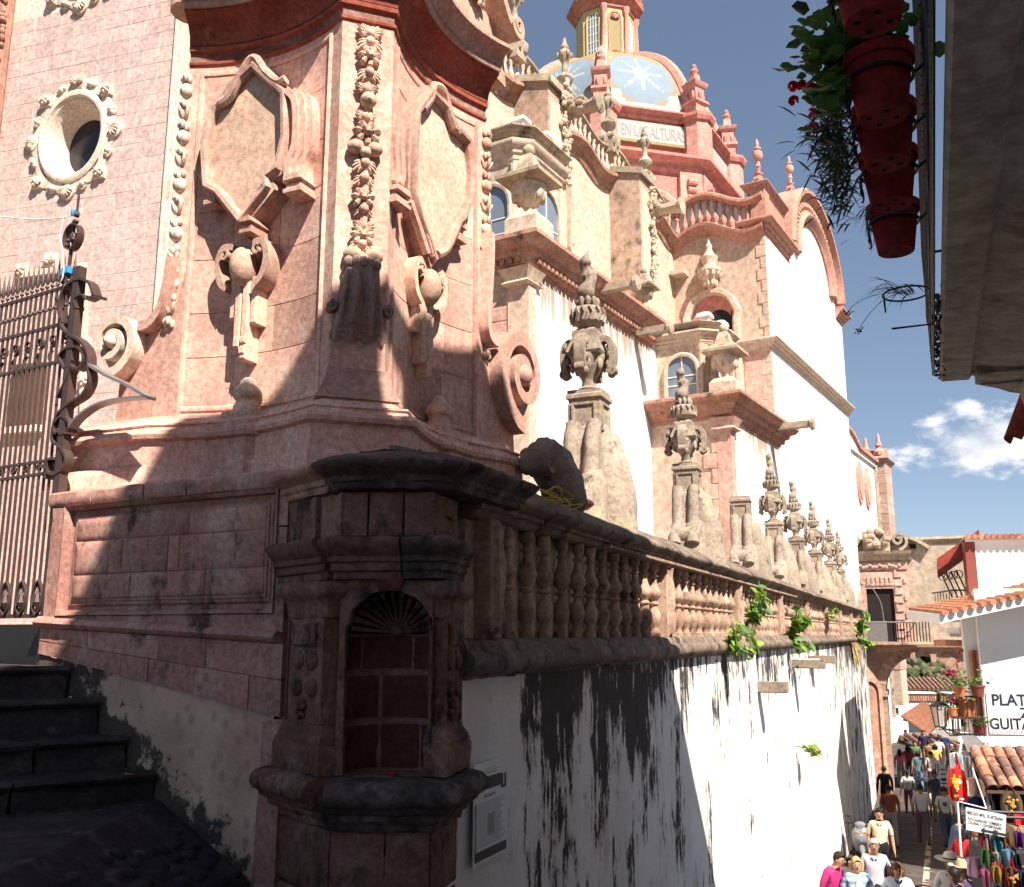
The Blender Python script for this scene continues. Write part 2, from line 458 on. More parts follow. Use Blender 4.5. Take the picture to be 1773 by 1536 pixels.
stone('red_pot', (0.25,0.024,0.02), (0.18,0.018,0.015), damt=0.06, sc=3, third=(0.19,0.03,0.02), fine=18, pits=False, rnd=0.1, bump=0.12)
stone('orange_pot', (0.55,0.2,0.09), (0.46,0.15,0.07), damt=0.05, sc=3, pits=False, rnd=0.1)
stone('drape_stone', (0.42,0.29,0.24), (0.32,0.21,0.175), damt=0.3, sc=3, bump=0.45)
stone('ring_stone', (0.3,0.24,0.19), (0.2,0.155,0.13), damt=0.5, sc=3)
stone('red_eave', (0.25,0.05,0.035), (0.17,0.035,0.03), damt=0.2, sc=3, pits=False, rnd=0)

def stained_white():
    """lime-washed retaining wall: black algae running down from the ledge, peeling pinkish patches"""
    k = NT('stained_white'); p = k.obj()
    sep = k.n('ShaderNodeSeparateXYZ'); k.l(p, sep.inputs[0]); X, Z = sep.outputs['X'], sep.outputs['Z']
    base = k.mix(k.ramp(k.noise(p, 1.3, 6, 0.6), 0.35, 0.7), (0.79,0.755,0.715), (0.66,0.625,0.59))
    base = k.mix(k.ramp(k.noise(k.scale(p, (1.6,1,0.5), (4,2,9)), 1.2, 7, 0.65), 0.58, 0.74), base, (0.50,0.40,0.34))
    warp = k.noise(k.scale(p, (1.4,1,1.4), (2,0,6)), 1.0, 5, 0.6)
    cx = k.n('ShaderNodeCombineXYZ'); k.l(k.math('ADD', X, k.math('MULTIPLY', warp, 0.22)), cx.inputs['X']); k.l(Z, cx.inputs['Z'])
    q = cx.outputs[0]
    st = k.noise(k.scale(q, (4.6,1,0.62)), 1.0, 10, 0.70)              # runs
    fine = k.noise(k.scale(q, (17,1,2.4), (1,0,5)), 1.0, 9, 0.74)     # thin dribbles
    blot = k.noise(k.scale(p, (1.5,1,1.1), (9.1,0,3.3)), 1.0, 8, 0.7)   # blotches
    depth = k.math('SUBTRACT', -0.26, Z)                      # metres below the ledge
    top = k.ramp(depth, 0.0, 1.1, 0.20, 0.0)
    low = k.ramp(depth, 1.0, 4.5, 0.0, -0.10)
    heavy = k.math('MULTIPLY', k.ramp(k.math('ADD', X, k.math('MULTIPLY', warp, 0.35)), 0.55, 0.80), k.ramp(X, 3.2, 5.0, 1.0, 0.0))
    heavy = k.math('MULTIPLY', heavy, k.ramp(depth, 0.3, 2.2, 0.07, 0.0))
    clean = k.ramp(k.math('ADD', X, k.math('MULTIPLY', warp, 0.35)), 0.52, 0.78, -0.6, 0.0)
    far = k.math('ADD', k.ramp(X, 18.0, 30.0, 0.0, 0.22), k.ramp(X, 4.2, 6.5, 0.0, -0.10))
    c0 = lambda v, g: k.math('MULTIPLY_ADD', v, g, -0.5*g)
    m = k.math('ADD', k.math('ADD', c0(st, 1.45), c0(blot, 1.7)), c0(fine, 1.0))
    for t_ in (top, low, heavy, clean, far): m = k.math('ADD', m, t_)
    mask = k.ramp(m, 0.10, 0.17)
    thin = k.math('MULTIPLY', k.ramp(m, 0.0, 0.12), 0.4)
    col = k.mix(thin, base, (0.36,0.285,0.235))
    col = k.mix(k.math('MULTIPLY', mask, 0.95), col, k.mix(k.noise(p, 11, 6, 0.7), (0.007,0.006,0.008), (0.06,0.05,0.047)))
    k.bump(k.math('ADD', k.noise(p, 16, 6, 0.65), k.math('MULTIPLY', k.noise(p, 2.2, 4), 2.0)), 0.28, 0.03)
    return k.done(col, 0.9, 0.12)
stained_white()
def church_white():
    k = NT('church_white'); p = k.obj()
    base = k.mix(k.ramp(k.noise(p, 0.7, 6, 0.6), 0.35, 0.7), (0.80,0.775,0.75), (0.73,0.69,0.65))
    st = k.noise(k.scale(p, (2.6,2.6,0.3)), 1.0, 9, 0.62)
    base = k.mix(k.math('MULTIPLY', k.ramp(st, 0.53, 0.72), 0.75), base, (0.42,0.26,0.18))
    sep = k.n('ShaderNodeSeparateXYZ'); k.l(p, sep.inputs[0]); X, Z = sep.outputs['X'], sep.outputs['Z']
    # rain streaks below the chapel cornices
    for x0, x1, z0, z1 in ((-1.0, 5.75, 4.4, 6.9), (5.7, 9.8, 3.2, 4.9)):
        zone = k.math('MULTIPLY', k.math('MULTIPLY', k.ramp(X, x0, x0+0.02), k.ramp(X, x1, x1+0.02, 1.0, 0.0)), k.math('MULTIPLY', k.ramp(Z, z0, z1), k.ramp(Z, z1+0.1, z1+0.12, 1.0, 0.0)))
        sn = k.noise(k.scale(p, (4.5,4.5,0.5), (5,1,2)), 1.0, 9, 0.66)
        base = k.mix(k.math('MULTIPLY', k.ramp(k.math('ADD', sn, k.math('MULTIPLY', zone, 0.22)), 0.60, 0.74), zone), base, (0.36,0.22,0.15))
    k.bump(k.noise(p, 7, 6, 0.6), 0.2, 0.03)
    return k.done(base, 0.9, 0.12)
church_white()
plain('white_plaster', (0.78,0.76,0.74), 0.85, 0.15, var=0.08, sc=1.5, bump=0.1)
plain('house_white', (0.74,0.72,0.70), 0.85, 0.15, var=0.1, sc=0.8, bump=0.1)
plain('iron', (0.085,0.052,0.045), 0.5, 0.4, 0.3, var=0.35, sc=14, bump=0.15)
plain('iron_black', (0.02,0.018,0.018), 0.5, 0.4, 0.3, var=0.3, sc=14)
plain('iron_grey', (0.26,0.23,0.22), 0.42, 0.5, 0.4, var=0.35, sc=9)
plain('dark_glass', (0.02,0.022,0.026), 0.12, 0.5)
plain('blue_glass', (0.16,0.2,0.26), 0.1, 0.6)
plain('white_frame', (0.7,0.68,0.66), 0.6, 0.3)
plain('rope', (0.74,0.72,0.68), 0.8)
plain('blue_tape', (0.03,0.28,0.62), 0.5)
plain('twine', (0.55,0.38,0.05), 0.8)
plain('wood_red', (0.20,0.05,0.035), 0.6)
plain('wood_brown', (0.10,0.055,0.035), 0.7)
plain('dark_inside', (0.018,0.012,0.012), 0.9)
plain('tile_blue', (0.18,0.235,0.285), 0.65, 0.12, var=0.18, sc=3)
plain('tile_white', (0.36,0.355,0.335), 0.65, 0.12, var=0.06, sc=3)
plain('tile_yellow', (0.28,0.22,0.11), 0.65, 0.12, var=0.2, sc=4)
plain('tile_green', (0.12,0.17,0.12), 0.65, 0.12, var=0.2, sc=4)
plain('tile_peach', (0.30,0.2,0.13), 0.65, 0.12, var=0.15, sc=4)
plain('ink', (0.03,0.028,0.03), 0.8, var=0.05)
plain('ink_blue', (0.025,0.022,0.05), 0.8, var=0.05)
plain('ink_grey', (0.3,0.28,0.28), 0.8, var=0.05)
plain('paper', (0.72,0.72,0.71), 0.7, var=0.04, sc=3)
plain('paper_dark', (0.055,0.05,0.06), 0.7, var=0.2, sc=8)
plain('paper_mid', (0.30,0.29,0.31), 0.7, var=0.2, sc=8)
def leafmat(name, c1, c2, trans=0.25):
    k = NT(name); p = k.pos()
    col = k.mix(k.ramp(k.noise(p, 3.0, 4), 0.3, 0.7), c1, c2)
    r = k.math('MULTIPLY_ADD', k.rnd(), 0.4, 0.8)
    hv = k.n('ShaderNodeHueSaturation'); k.l(col, hv.inputs['Color']); k.l(r, hv.inputs['Value']); col = hv.outputs[0]
    k.done(col, 0.5, 0.35)
    if trans:
        t = k.n('ShaderNodeBsdfTranslucent'); k.l(col, t.inputs['Color'])
        mx = k.n('ShaderNodeMixShader'); mx.inputs[0].default_value = trans
        k.l(k.b.outputs[0], mx.inputs[1]); k.l(t.outputs[0], mx.inputs[2]); k.l(mx.outputs[0], k.out.inputs['Surface'])
    return k.m
leafmat('leaf_bright', (0.17,0.30,0.035), (0.26,0.38,0.05), 0.4)
leafmat('leaf', (0.06,0.14,0.03), (0.1,0.2,0.04), 0.3)
leafmat('leaf_dark', (0.03,0.05,0.025), (0.05,0.075,0.03), 0.2)
leafmat('leaf_dry', (0.45,0.27,0.06), (0.36,0.2,0.06), 0.2)
leafmat('grass_dry', (0.5,0.37,0.16), (0.4,0.28,0.12), 0.2)
leafmat('petal_red', (0.62,0.02,0.02), (0.5,0.012,0.03), 0.3)
leafmat('petal_pink', (0.62,0.03,0.16), (0.5,0.02,0.12), 0.3)
leafmat('hill_green', (0.055,0.08,0.03), (0.085,0.1,0.045), 0.0)
k = NT('hill_wood'); p = k.pos()
k.done(k.mix(k.ramp(k.noise(p, 0.11, 6, 0.65), 0.42, 0.6), (0.035,0.055,0.025), (0.13,0.11,0.065)), 0.95, 0.05)
def M(n): return MATS[n]
def cmat(name, c, rough=0.75, var=0.12, sc=9.0):
    if name not in MATS: plain(name, c, rough, 0.2, 0.0, var, sc)
    return MATS[name]
# ------------------------------------------------------------------ ornament helpers
RNG = random.Random(5)
def rosette(mb, x, y, z, r, petals=6, dep=0.6):
    """flower facing -y"""
    mb.ell((x, y - r*dep*0.5, z), (r*0.34, r*dep*0.55, r*0.34), 6, 5)
    for i in range(petals):
        a = 2*pi*i/petals + 0.3
        mb.ell((x + r*0.58*cos(a), y - r*dep*0.22, z + r*0.58*sin(a)), (r*0.44, r*dep*0.5, r*0.27), 6, 4, M=Matrix.Rotation(-a, 3, 'Y'))
def shell(mb, x, y, z, r, ang=pi/2, ribs=7, spread=1.25, dep=0.45):
    """scallop fan opening in direction ang (in x,z)"""
    for i in range(ribs):
        a = ang + spread*(2*i/(ribs-1) - 1)
        L = r*(0.92 + 0.08*cos(a-ang))
        mb.ell((x + L*0.52*cos(a), y - r*dep*0.3, z + L*0.52*sin(a)), (L*0.52, r*dep*0.5, r*0.15), 6, 4, M=Matrix.Rotation(-a, 3, 'Y'))
    mb.ell((x, y - r*dep*0.35, z), (r*0.22, r*dep*0.4, r*0.22), 6, 5)
def leafy(mb, x, y, z, r, ang):
    """curled acanthus leaf in direction ang"""
    for k, (da, l) in enumerate(((-0.65, 0.75), (0.65, 0.75), (-0.3, 0.95), (0.3, 0.95), (0, 1.1))):
        a = ang + da
        mb.ell((x + r*l*0.45*cos(a), y - r*0.18, z + r*l*0.45*sin(a)), (r*l*0.5, r*0.24, r*0.15), 6, 4, M=Matrix.Rotation(-a, 3, 'Y'))
def fruitlet(mb, x, y, z, r, n, sp=0.9):
    for i in range(n):
        a = RNG.uniform(0, 2*pi); q = r*sp*sqrt(RNG.random())
        s = r*RNG.uniform(0.24, 0.42)
        mb.ell((x + q*cos(a), y - s*RNG.uniform(0.2, 0.9), z + q*sin(a)*0.8), (s, s*0.9, s*RNG.uniform(0.7, 1.1)), 6, 5)

WALL = Frame((-0.137, 6.3), 23.5)
PANEL = Frame((-1.43, 5.95), 118.0)
NICHE = Frame((-0.68, 5.45), 93.0)

# ------------------------------------------------------------------ ground
def street_z(Y):
    if Y < 14: return -3.9 - 0.08*Y
    if Y < 36: return -5.02 - (Y-14)*0.066
    return -6.47 - max(0.0, min(Y-36, 30))*0.004
mb = MB()
rows = [-60,-30,-12,0,3.5,5.2,6.0,7.0,8.5,10.5,12,14,18,22,26,30,34,38,44,50,56,62,70]
def plaza_z(x, y):
    return max(-2.3, min(-1.05, -1.05 - 0.55*(x+2.25))) if x > -2.25 else -1.05 + 0.0*(y)
nx = 9
grid = []
for Y in rows:
    # left border follows the retaining wall, right border far beyond the houses
    xl = -0.137 + 0.3985*((Y-6.3)/0.917) - 0.25
    row = []
    for i in range(nx):
        x = (xl if Y > 5.9 else -40.0) + ((60.0 - (xl if Y > 5.9 else -40.0)) * (i/(nx-1))**1.6)
        if Y <= 5.9: z = plaza_z(x, Y)
        elif Y < 14:
            t = (Y-5.9)/(14-5.9); z = -2.3*(1-t) + street_z(14)*t - 1.0*sin(t*pi)*0.6
        else: z = street_z(Y)
        row.append((x, Y, z))
    grid.append(row)
vs = [p for r in grid for p in r]
fs = [(a*nx+i, a*nx+i+1, (a+1)*nx+i+1, (a+1)*nx+i) for a in range(len(rows)-1) for i in range(nx-1)]
mb.add(vs, fs)
street = mb.build('street', M('paving'), ang=0, kind='structure')
# far land: one sheet under everything to the horizon
mb = MB()
mb.add([(-3000,-3000,-12),(3000,-3000,-12),(3000,70,-12),(-3000,70,-12)], [(0,1,2,3)])
mb.add([(-3000,70,-12),(3000,70,-12),(3000,320,-52),(-3000,320,-52)], [(0,1,2,3)])
mb.add([(-3000,320,-52),(3000,320,-52),(3000,4500,-70),(-3000,4500,-70)], [(0,1,2,3)])
mb.build('ground', M('hill_green'), ang=0, kind='structure')
mb = MB(); mb.add([(-12,9.5,-0.25),(-3.2,7.3,-0.25),(-0.4,6.9,-0.25),(13.9,39.8,-0.25),(4,45,-0.25),(-14,24,-0.25)], [(0,1,2,3,4,5)]); mb.build('terrace', M('tan'), ang=0, kind='structure')
# cobbles laid in the street (each its own stone where they show largest)
cob_mesh = []
for v in range(5):
    m2 = MB(); r = random.Random(v)
    pts = [(cos(2*pi*i/7)*r.uniform(0.85,1.1), sin(2*pi*i/7)*r.uniform(0.85,1.1)) for i in range(7)]
    vv = [(x, y, -0.3) for x, y in pts] + [(x*0.95, y*0.95, 0.0) for x, y in pts] + [(x*0.6, y*0.6, 0.22) for x, y in pts] + [(0, 0, 0.28)]
    ff = []
    for i in range(7):
        j = (i+1) % 7
        ff += [(i, j, 7+j, 7+i), (7+i, 7+j, 14+j, 14+i), (14+i, 14+j, 21)]
    m2.add(vv, ff); cob_mesh.append(m2.mesh('cobblestone', M('paving'), 60))
cnt = 0
for t in [8 + 0.42*i for i in range(80)]:
    for w in [0.35 + 0.42*i for i in range(9)]:
        p = WALL.W(t + RNG.uniform(-0.1,0.1), -w - RNG.uniform(-0.1,0.1))
        if p.y < 16.5 or p.y > 44 or cnt >= 290: continue
        if RNG.random() < 0.42: continue
        o = mkobj('cobblestone', cob_mesh[cnt % 5], street, (p.x, p.y, street_z(p.y) - 0.004), RNG.uniform(0, 6.28))
        s_ = RNG.uniform(0.17, 0.24); o.scale = (s_, s_*RNG.uniform(0.7,1.0), 0.09); cnt += 1
# pale stone line down the middle of the street
mb = MB()
line = [WALL.W(t, -2.0) for t in [9+1.6*i for i in range(20)]]
for i in range(len(line)-1):
    a, b = line[i], line[i+1]
    za, zb = street_z(a.y)+0.006, street_z(b.y)+0.006
    w = WALL.y*0.07
    mb.add([(a.x-w.x, a.y-w.y, za), (b.x-w.x, b.y-w.y, zb), (b.x+w.x, b.y+w.y, zb), (a.x+w.x, a.y+w.y, za),
            (a.x-w.x, a.y-w.y, za-.05), (b.x-w.x, b.y-w.y, zb-.05), (b.x+w.x, b.y+w.y, zb-.05), (a.x+w.x, a.y+w.y, za-.05)],
           [(0,1,2,3),(4,7,6,5),(0,4,5,1),(2,6,7,3)])
mb.build('paving_band', M('back_wall'), street)

# ------------------------------------------------------------------ stair beside the panelled wall
stair = MB()
st_pts = [((268,1341),-0.86), ((219,1288),-0.66), ((172,1213),-0.43), ((120,1157),-0.22)]
sdir = az(-128)
nosings = []
for (px, py), z in st_pts:
    x, _ = PANEL.L(px, py)
    nosings.append((PANEL.W(x, 0), z))
back = PANEL.W(-3.6, 0)
stairs = thing('stone_stair', 'worn dark stone steps climbing beside the panelled wall to the iron gate', 'stair', loc=(nosings[0][0].x, nosings[0][0].y, -1.3))
o0 = Vector(stairs.location)
for i, (p, z) in enumerate(nosings):
    nxt = nosings[i+1][0] if i+1 < len(nosings) else back
    r = random.Random(i)
    L = 3.4; cuts = [0.0, r.uniform(0.5, 0.9), r.uniform(1.3, 1.9), L]
    for a, b in zip(cuts, cuts[1:]):
        mbs = MB()
        inn = PANEL.x * 0.03 * 0
        q0 = p + sdir*a + Vector((0,0,0)); q1 = p + sdir*(b-0.012)
        d = (nxt - p); d = d - Vector((0,0,d.z)); d *= 1.35 if i+1 < len(nosings) else 1.0
        d = d if i+1 < len(nosings) else d
        nf = Vector((sdir.y, -sdir.x, 0))
        if nf.dot(d) > 0: nf = -nf
        prof = [(0.0,-0.34),(0.0,-0.06),(0.035,-0.05),(0.05,-0.02),(0.035,0.0),(0.0,0.004)]
        vs = []
        for q in (q0, q1):
            for u, h in prof: vs.append(q + nf*u + Vector((0,0,z+h+r.uniform(-0.004,0.004))) - o0)
            vs.append(q + d + Vector((0,0,z+0.004)) - o0); vs.append(q + d + Vector((0,0,z-0.34)) - o0)
        m = len(prof)+2
        fs = [(k, (k+1) % m, m+(k+1) % m, m+k) for k in range(m)] + [list(range(m)), [m+k for k in range(m-1,-1,-1)]]
        mbs.add(vs, fs); mbs.build('step_stone', M('step'), stairs)
# dark cobbles at the foot of the stair
mb = MB()
for (xa, xb) in ((-9,-2.25),(-2.25,-1.5),(-1.5,-0.75),(-0.75,0.05),(0.05,1.5)):
    za, zb_ = plaza_z(xa,0)+0.012, plaza_z(xb,0)+0.012
    mb.add([(xa,-3,za),(xb,-3,zb_),(xb,6.9 if xb < -1.6 else 5.85,zb_),(xa,7.6 if xa < -2.2 else (6.9 if xa < -1.6 else 5.85),za)], [(0,1,2,3)])
plaza = mb.build('plaza_pavement', M('step'), kind='structure')
cnt = 0
for i in range(34):
    for j in range(16):
        x = -4.3 + i*0.115 + RNG.uniform(-0.03,0.03); y = 4.5 + j*0.12 + RNG.uniform(-0.03,0.03)
        p = Vector((x, y, 0)); lx, ly, _ = PANEL.loc(p)
        if ly > -0.05 or cnt >= 290: continue
        if (p - nosings[0][0]).dot(Vector((sdir.y,-sdir.x,0)))*1.0 < -0.12 and x < -2.1: continue
        t = max(0.0, min(1.0, (y-3.0)/3.3)); 
        z = plaza_z(x, y) + 0.008
        o = mkobj('cobblestone', cob_mesh[cnt % 5], plaza, (x, y, z), RNG.uniform(0, 6.28)); s_ = RNG.uniform(0.05, 0.075)
        o.scale = (s_, s_, 0.06); o.data = cob_mesh[cnt % 5]; cnt += 1
cobd = []
for me in cob_mesh:
    c = me.copy(); c.materials.clear(); c.materials.append(M('cobble_dark')); cobd.append(c)
for o in [o for o in bpy.data.objects if o.parent == plaza]: o.data = cobd[cob_mesh.index(o.data)]

# ------------------------------------------------------------------ panelled wall on the stair side
pw = thing('panelled_wall', 'pink stone wall with sunken rectangular panel beside the dark steps', 'wall', PANEL)
XL = PANEL.L(84, 960)[0]; ZT = 1.03
mb = MB(); mb.box(XL+0.06, 0.1, 0.1, 0.75, -1.6, ZT-0.1); mb.build('core', M('mortar'), pw)
def PX(px, py): return PANEL.L(px, py)
# cap course
xs = [XL-0.04, XL+0.42, XL+0.95, XL+1.36, 0.02]
for a, b in zip(xs, xs[1:]):
    m2 = MB(); m2.sweep([(a+0.004, 0), (b-0.004, 0)], [(-0.5,ZT-0.115),(0.0,ZT-0.115),(0.012,ZT-0.09),(0.012,ZT-0.02),(-0.02,ZT),(-0.5,ZT+0.02)])
    m2.build('cap_stone', M('wall_block'), pw)
# border around the sunken panel
zb = lambda x: 0.02 + 0.10*(x/XL)
TLx, TLz = PX(112,858); TRx, TRz = PX(486,846); BRx, BRz = PX(473,1070); BLx, BLz = PX(95,1052)
def slab(name, poly, y0, y1, mat, par, c=None):
    m2 = MB(); m2.prism(poly, y0, y1); return m2.build(name, mat, par)
slab('border_stone', [(XL,zb(XL)),(BLx+0.03,zb(XL)),(TLx+0.02,ZT-0.12),(XL,ZT-0.12)], 0.0, 0.12, M('wall_block'), pw)
for z0, z1 in ((0.02,0.36),(0.365,0.66),(0.665,ZT-0.12)):
    slab('border_stone', [(TRx-0.005,z0),(0.03,z0),(0.03,z1),(TRx-0.005,z1)], 0.0, 0.12, M('wall_block'), pw)
# stepped sinking
fx0, fx1, fz0, fz1 = BLx+0.03, TRx-0.005, zb(BLx)+0.012, ZT-0.12
slab('border_stone', [(XL,zb(XL)-0.01),(0.03,zb(0)-0.01),(0.03,fz0-0.002),(XL,fz0-0.002)], 0.004, 0.12, M('wall_block'), pw)
m2 = MB(); m2.sweep([(fx0,fz0),(fx1,fz0),(fx1,fz1),(fx0,fz1)], [(0.0,-0.1),(0.0,0.02),(-0.03,0.0),(-0.035,-0.045),(-0.06,-0.05),(-0.075,-0.03),(-0.10,-0.03),(-0.11,-0.09)], closed=True, axes='xz')
m2.build('panel_moulding', M('wall_block'), pw)
mb = MB(); mb.box(fx0+0.1, fx1-0.1, 0.024, 0.1, fz0+0.1, fz1-0.09); mb.build('panel_bed', M('wall_block'), pw, 0)
# raised panel made of stones
px0, px1, pz0, pz1 = fx0+0.115, fx1-0.115, fz0+0.115, fz1-0.10
rows_ = [(0.0,0.30,[0,.33,.72,1]),(0.30,0.72,[0,.2,.27,.52,.58,.86,1]),(0.72,1.0,[0,.3,.62,1])]
for a, b, cuts in rows_:
    for c, d in zip(cuts, cuts[1:]):
        m2 = MB(); w, h = px1-px0, pz1-pz0
        m2.cbox(px0+c*w+0.002, px0+d*w-0.002, 0.012+RNG.uniform(-0.003,0.003), 0.12, pz0+a*h+0.002, pz0+b*h-0.002, 0.006); m2.build('panel_stone', M('wall_block'), pw)
# sill roll under the panel, following the slope
m2 = MB()
for (xa, xb) in ((XL-0.05, XL*0.5), (XL*0.5, 0.0)):
    m2.T = None
    prof = [(0.12,-0.0),(-0.0,-0.0),(-0.035,0.015),(-0.05,0.04),(-0.035,0.065),(0.0,0.085),(0.12,0.09)]
    n = len(prof); vs = [(x, y, zb(x)-0.08+z) for x in (xa, xb-0.003) for y, z in prof]
    m2.add(vs, [(k,(k+1)%n,n+(k+1)%n,n+k) for k in range(n)] + [list(range(n)), [n+k for k in range(n-1,-1,-1)]])
m2.build('sill', M('wall_block'), pw)
# two courses below, on a thin bed
lowL = PX(150,1155); lowR = PX(458,1236)
lz = lambda x: lowL[1] + (lowR[1]-lowL[1])*(x-lowL[0])/(lowR[0]-lowL[0])
slab('course_bed', [(XL+0.03,lz(XL)+0.02),(0.0,lz(0)+0.02),(0.0,zb(0)-0.08),(XL+0.03,zb(XL)-0.08)], 0.014, 0.1, M('wall_block'), pw)
xs1 = [XL-0.02, XL*0.78, XL*0.46, XL*0.27, 0.04]; xs2 = [XL-0.02, XL*0.62, XL*0.5, XL*0.31, XL*0.1, 0.04]
for xs, f0, f1 in ((xs1, 0.5, 1.0), (xs2, 0.0, 0.5)):
    for a, b in zip(xs, xs[1:]):
        za = lambda x, f: lz(x) + (zb(x)-0.075-lz(x))*f
        slab('course_stone', [(a+.002,za(a,f0)+.002),(b-.002,za(b,f0)+.002),(b-.002,za(b,f1)-.002),(a+.002,za(a,f1)-.002)], RNG.uniform(-0.002,0.004), 0.13, M('wall_block'), pw)
slab('quoin', [(-0.12,-1.5),(0.06,-1.5),(0.06,lz(0)-0.01),(-0.09,lz(0)-0.03)], -0.004, 0.14, M('wall_block'), pw)
# rendered lower part, with a ragged broken bottom edge against the steps
mb = MB()
N = 60; vs = []; fs = []
for i in range(N+1):
    x = XL-0.02 + (0.05-XL+0.02-0.08)*i/N
    for j, f in enumerate((0, .25, .5, .75, 1)):
        z = -1.7 + (lz(x)+1.7)*f
        y = 0.03 + 0.016*mnoise.noise(Vector((x*3, z*3, 2))) - 0.02*(1-f)
        vs.append((x, y, z))
for i in range(N):
    for j in range(4): fs.append((i*5+j, (i+1)*5+j, (i+1)*5+j+1, i*5+j+1))
# dirt splashed and render broken along the stair edge
k = NT('stair_plaster'); p = k.obj(); sep = k.n('ShaderNodeSeparateXYZ'); k.l(p, sep.inputs[0])
pA, pD = PX(120,1157), PX(268,1341); slp = (pD[1]-pA[1])/(pD[0]-pA[0])
dist = k.math('SUBTRACT', sep.outputs['Z'], k.math('MULTIPLY_ADD', sep.outputs['X'], slp*1.05, pA[1]-slp*1.05*pA[0]))
base = k.mix(k.ramp(k.noise(p, 2.2, 7, 0.6), 0.35, 0.68), (0.72,0.50,0.36), (0.52,0.34,0.235))
v = k.n('ShaderNodeTexVoronoi'); k.l(k.scale(p, (1,1,0.8)), v.inputs['Vector']); v.inputs['Scale'].default_value = 11.0
patch = k.math('MULTIPLY', k.ramp(k.math('ADD', v.outputs['Distance'], k.math('MULTIPLY', k.noise(p, 9, 4), 0.25)), 0.32, 0.55, 1.0, 0.0), k.ramp(k.noise(p, 1.3, 4), 0.45, 0.6))
base = k.mix(k.math('MULTIPLY', patch, 0.35), base, (0.24,0.15,0.11))
nz = k.noise(p, 6.5, 10, 0.74)
dirt = k.ramp(k.math('ADD', dist, k.math('MULTIPLY', k.math('SUBTRACT', nz, 0.5), 1.5)), 0.06, 0.17, 1.0, 0.0)
base = k.mix(k.math('MULTIPLY', dirt, 0.93), base, k.mix(k.noise(p, 30, 4), (0.03,0.026,0.026), (0.085,0.07,0.066)))
k.bump(k.math('ADD', k.math('ADD', k.noise(p, 24, 6, 0.7), k.noise(p, 5, 4)), k.math('MULTIPLY', dirt, -0.8)), 0.55, 0.025)
k.done(base, 0.92, 0.1)
mb.add(vs, fs); mb.build('render_coat', M('stair_plaster'), pw)
# debris heap of broken plaster along the stair edge
litter = []
for (px, py, c) in ((95,1200,'paper'),(122,1207,'paper'),(118,1256,'paper'),(220,1340,'terracotta'),(225,1470,'paper')):
    mb = MB(); mb.ell((0,0,0), (0.022,0.012,0.006), 6, 4); mb.box(-0.05,0.0,-0.002,0.004,-0.002,0.004)
    k = min(range(4), key=lambda q: abs(st_pts[q][0][1]-py))
    r = ray(px, py); zt = st_pts[k][1]+0.01 if py < 1400 else -1.25
    q = r*(zt/r.z)
    o = mb.build('litter', M(c), loc=q, rz=RNG.uniform(0,3))
    tag(o, ('small pale scrap of litter on the stone steps' if c=='paper' else 'reddish scrap of litter on the lowest dark step'), 'litter', 'litter on the steps' if c=='paper' else None)

# ------------------------------------------------------------------ corner niche
ni = thing('corner_niche', 'dark weathered stone niche with a shell at the wall corner', 'niche', NICHE)
NP = [(-0.75,0.50),(-0.30,0.0),(0.24,0.0),(0.33,0.44)]
def nsw(name, prof, mat, path=NP, par=ni, ang=35):
    m2 = MB(); m2.sweep(path, prof); return m2.build(name, mat, par, ang)
# pedestal of blocks
zz = [-2.2,-1.75,-1.4,-1.04]
for a, b in zip(zz, zz[1:]):
    for k, (p, q) in enumerate(zip(NP, NP[1:])):
        cuts = [0,.55,1] if k == 1 and a > -1.6 else [0,1]
        for c, d in zip(cuts, cuts[1:]):
            A = (p[0]+(q[0]-p[0])*c, p[1]+(q[1]-p[1])*c); B = (p[0]+(q[0]-p[0])*d, p[1]+(q[1]-p[1])*d)
            m2 = MB(); m2.sweep([A, B], [(-0.2,a+.003),(0.0,a+.003),(0.012,a+.02),(0.012,b-.02),(0.0,b-.003),(-0.2,b-.003)]); m2.build('pedestal_stone', M('niche_stone'), ni)
core_poly = [(-0.7,0.55),(-0.28,0.06),(0.22,0.06),(0.29,0.46),(0.29,0.9),(-0.7,0.9)]
m2 = MB(); m2.vprism(core_poly, -2.2, -0.772); m2.vprism(core_poly, 0.27, 0.86)
m2.vprism([(-0.7,0.55),(-0.275,0.075)] + [(-0.01+0.262*cos(pi-pi*i/14), 0.05+0.262*sin(pi-pi*i/14)) for i in range(15)] + [(0.235,0.07),(0.29,0.46),(0.29,0.9),(-0.7,0.9)], -0.774, 0.272)
m2.build('core', M('niche_mortar'), ni)
# sill: heavy roll over stepped mouldings, broken into stones
sill_prof = [(-0.25,-1.04),(0.02,-1.04),(0.03,-1.0),(0.06,-0.985),(0.07,-0.95),(0.12,-0.925),(0.13,-0.9),(0.17,-0.885),(0.19,-0.85),(0.185,-0.81),(0.15,-0.775),(0.10,-0.765),(-0.25,-0.765)]
m2 = MB(); m2.sweep(NP[:2], sill_prof); m2.build('sill_stone', M('niche_stone'), ni)
m2 = MB(); m2.sweep([(-0.297,-0.003),(0.0,-0.02),NP[2],NP[3]], [(o*1.02+0.012, z-0.006) for o, z in sill_prof]); m2.build('sill_stone', M('niche_dark'), ni)
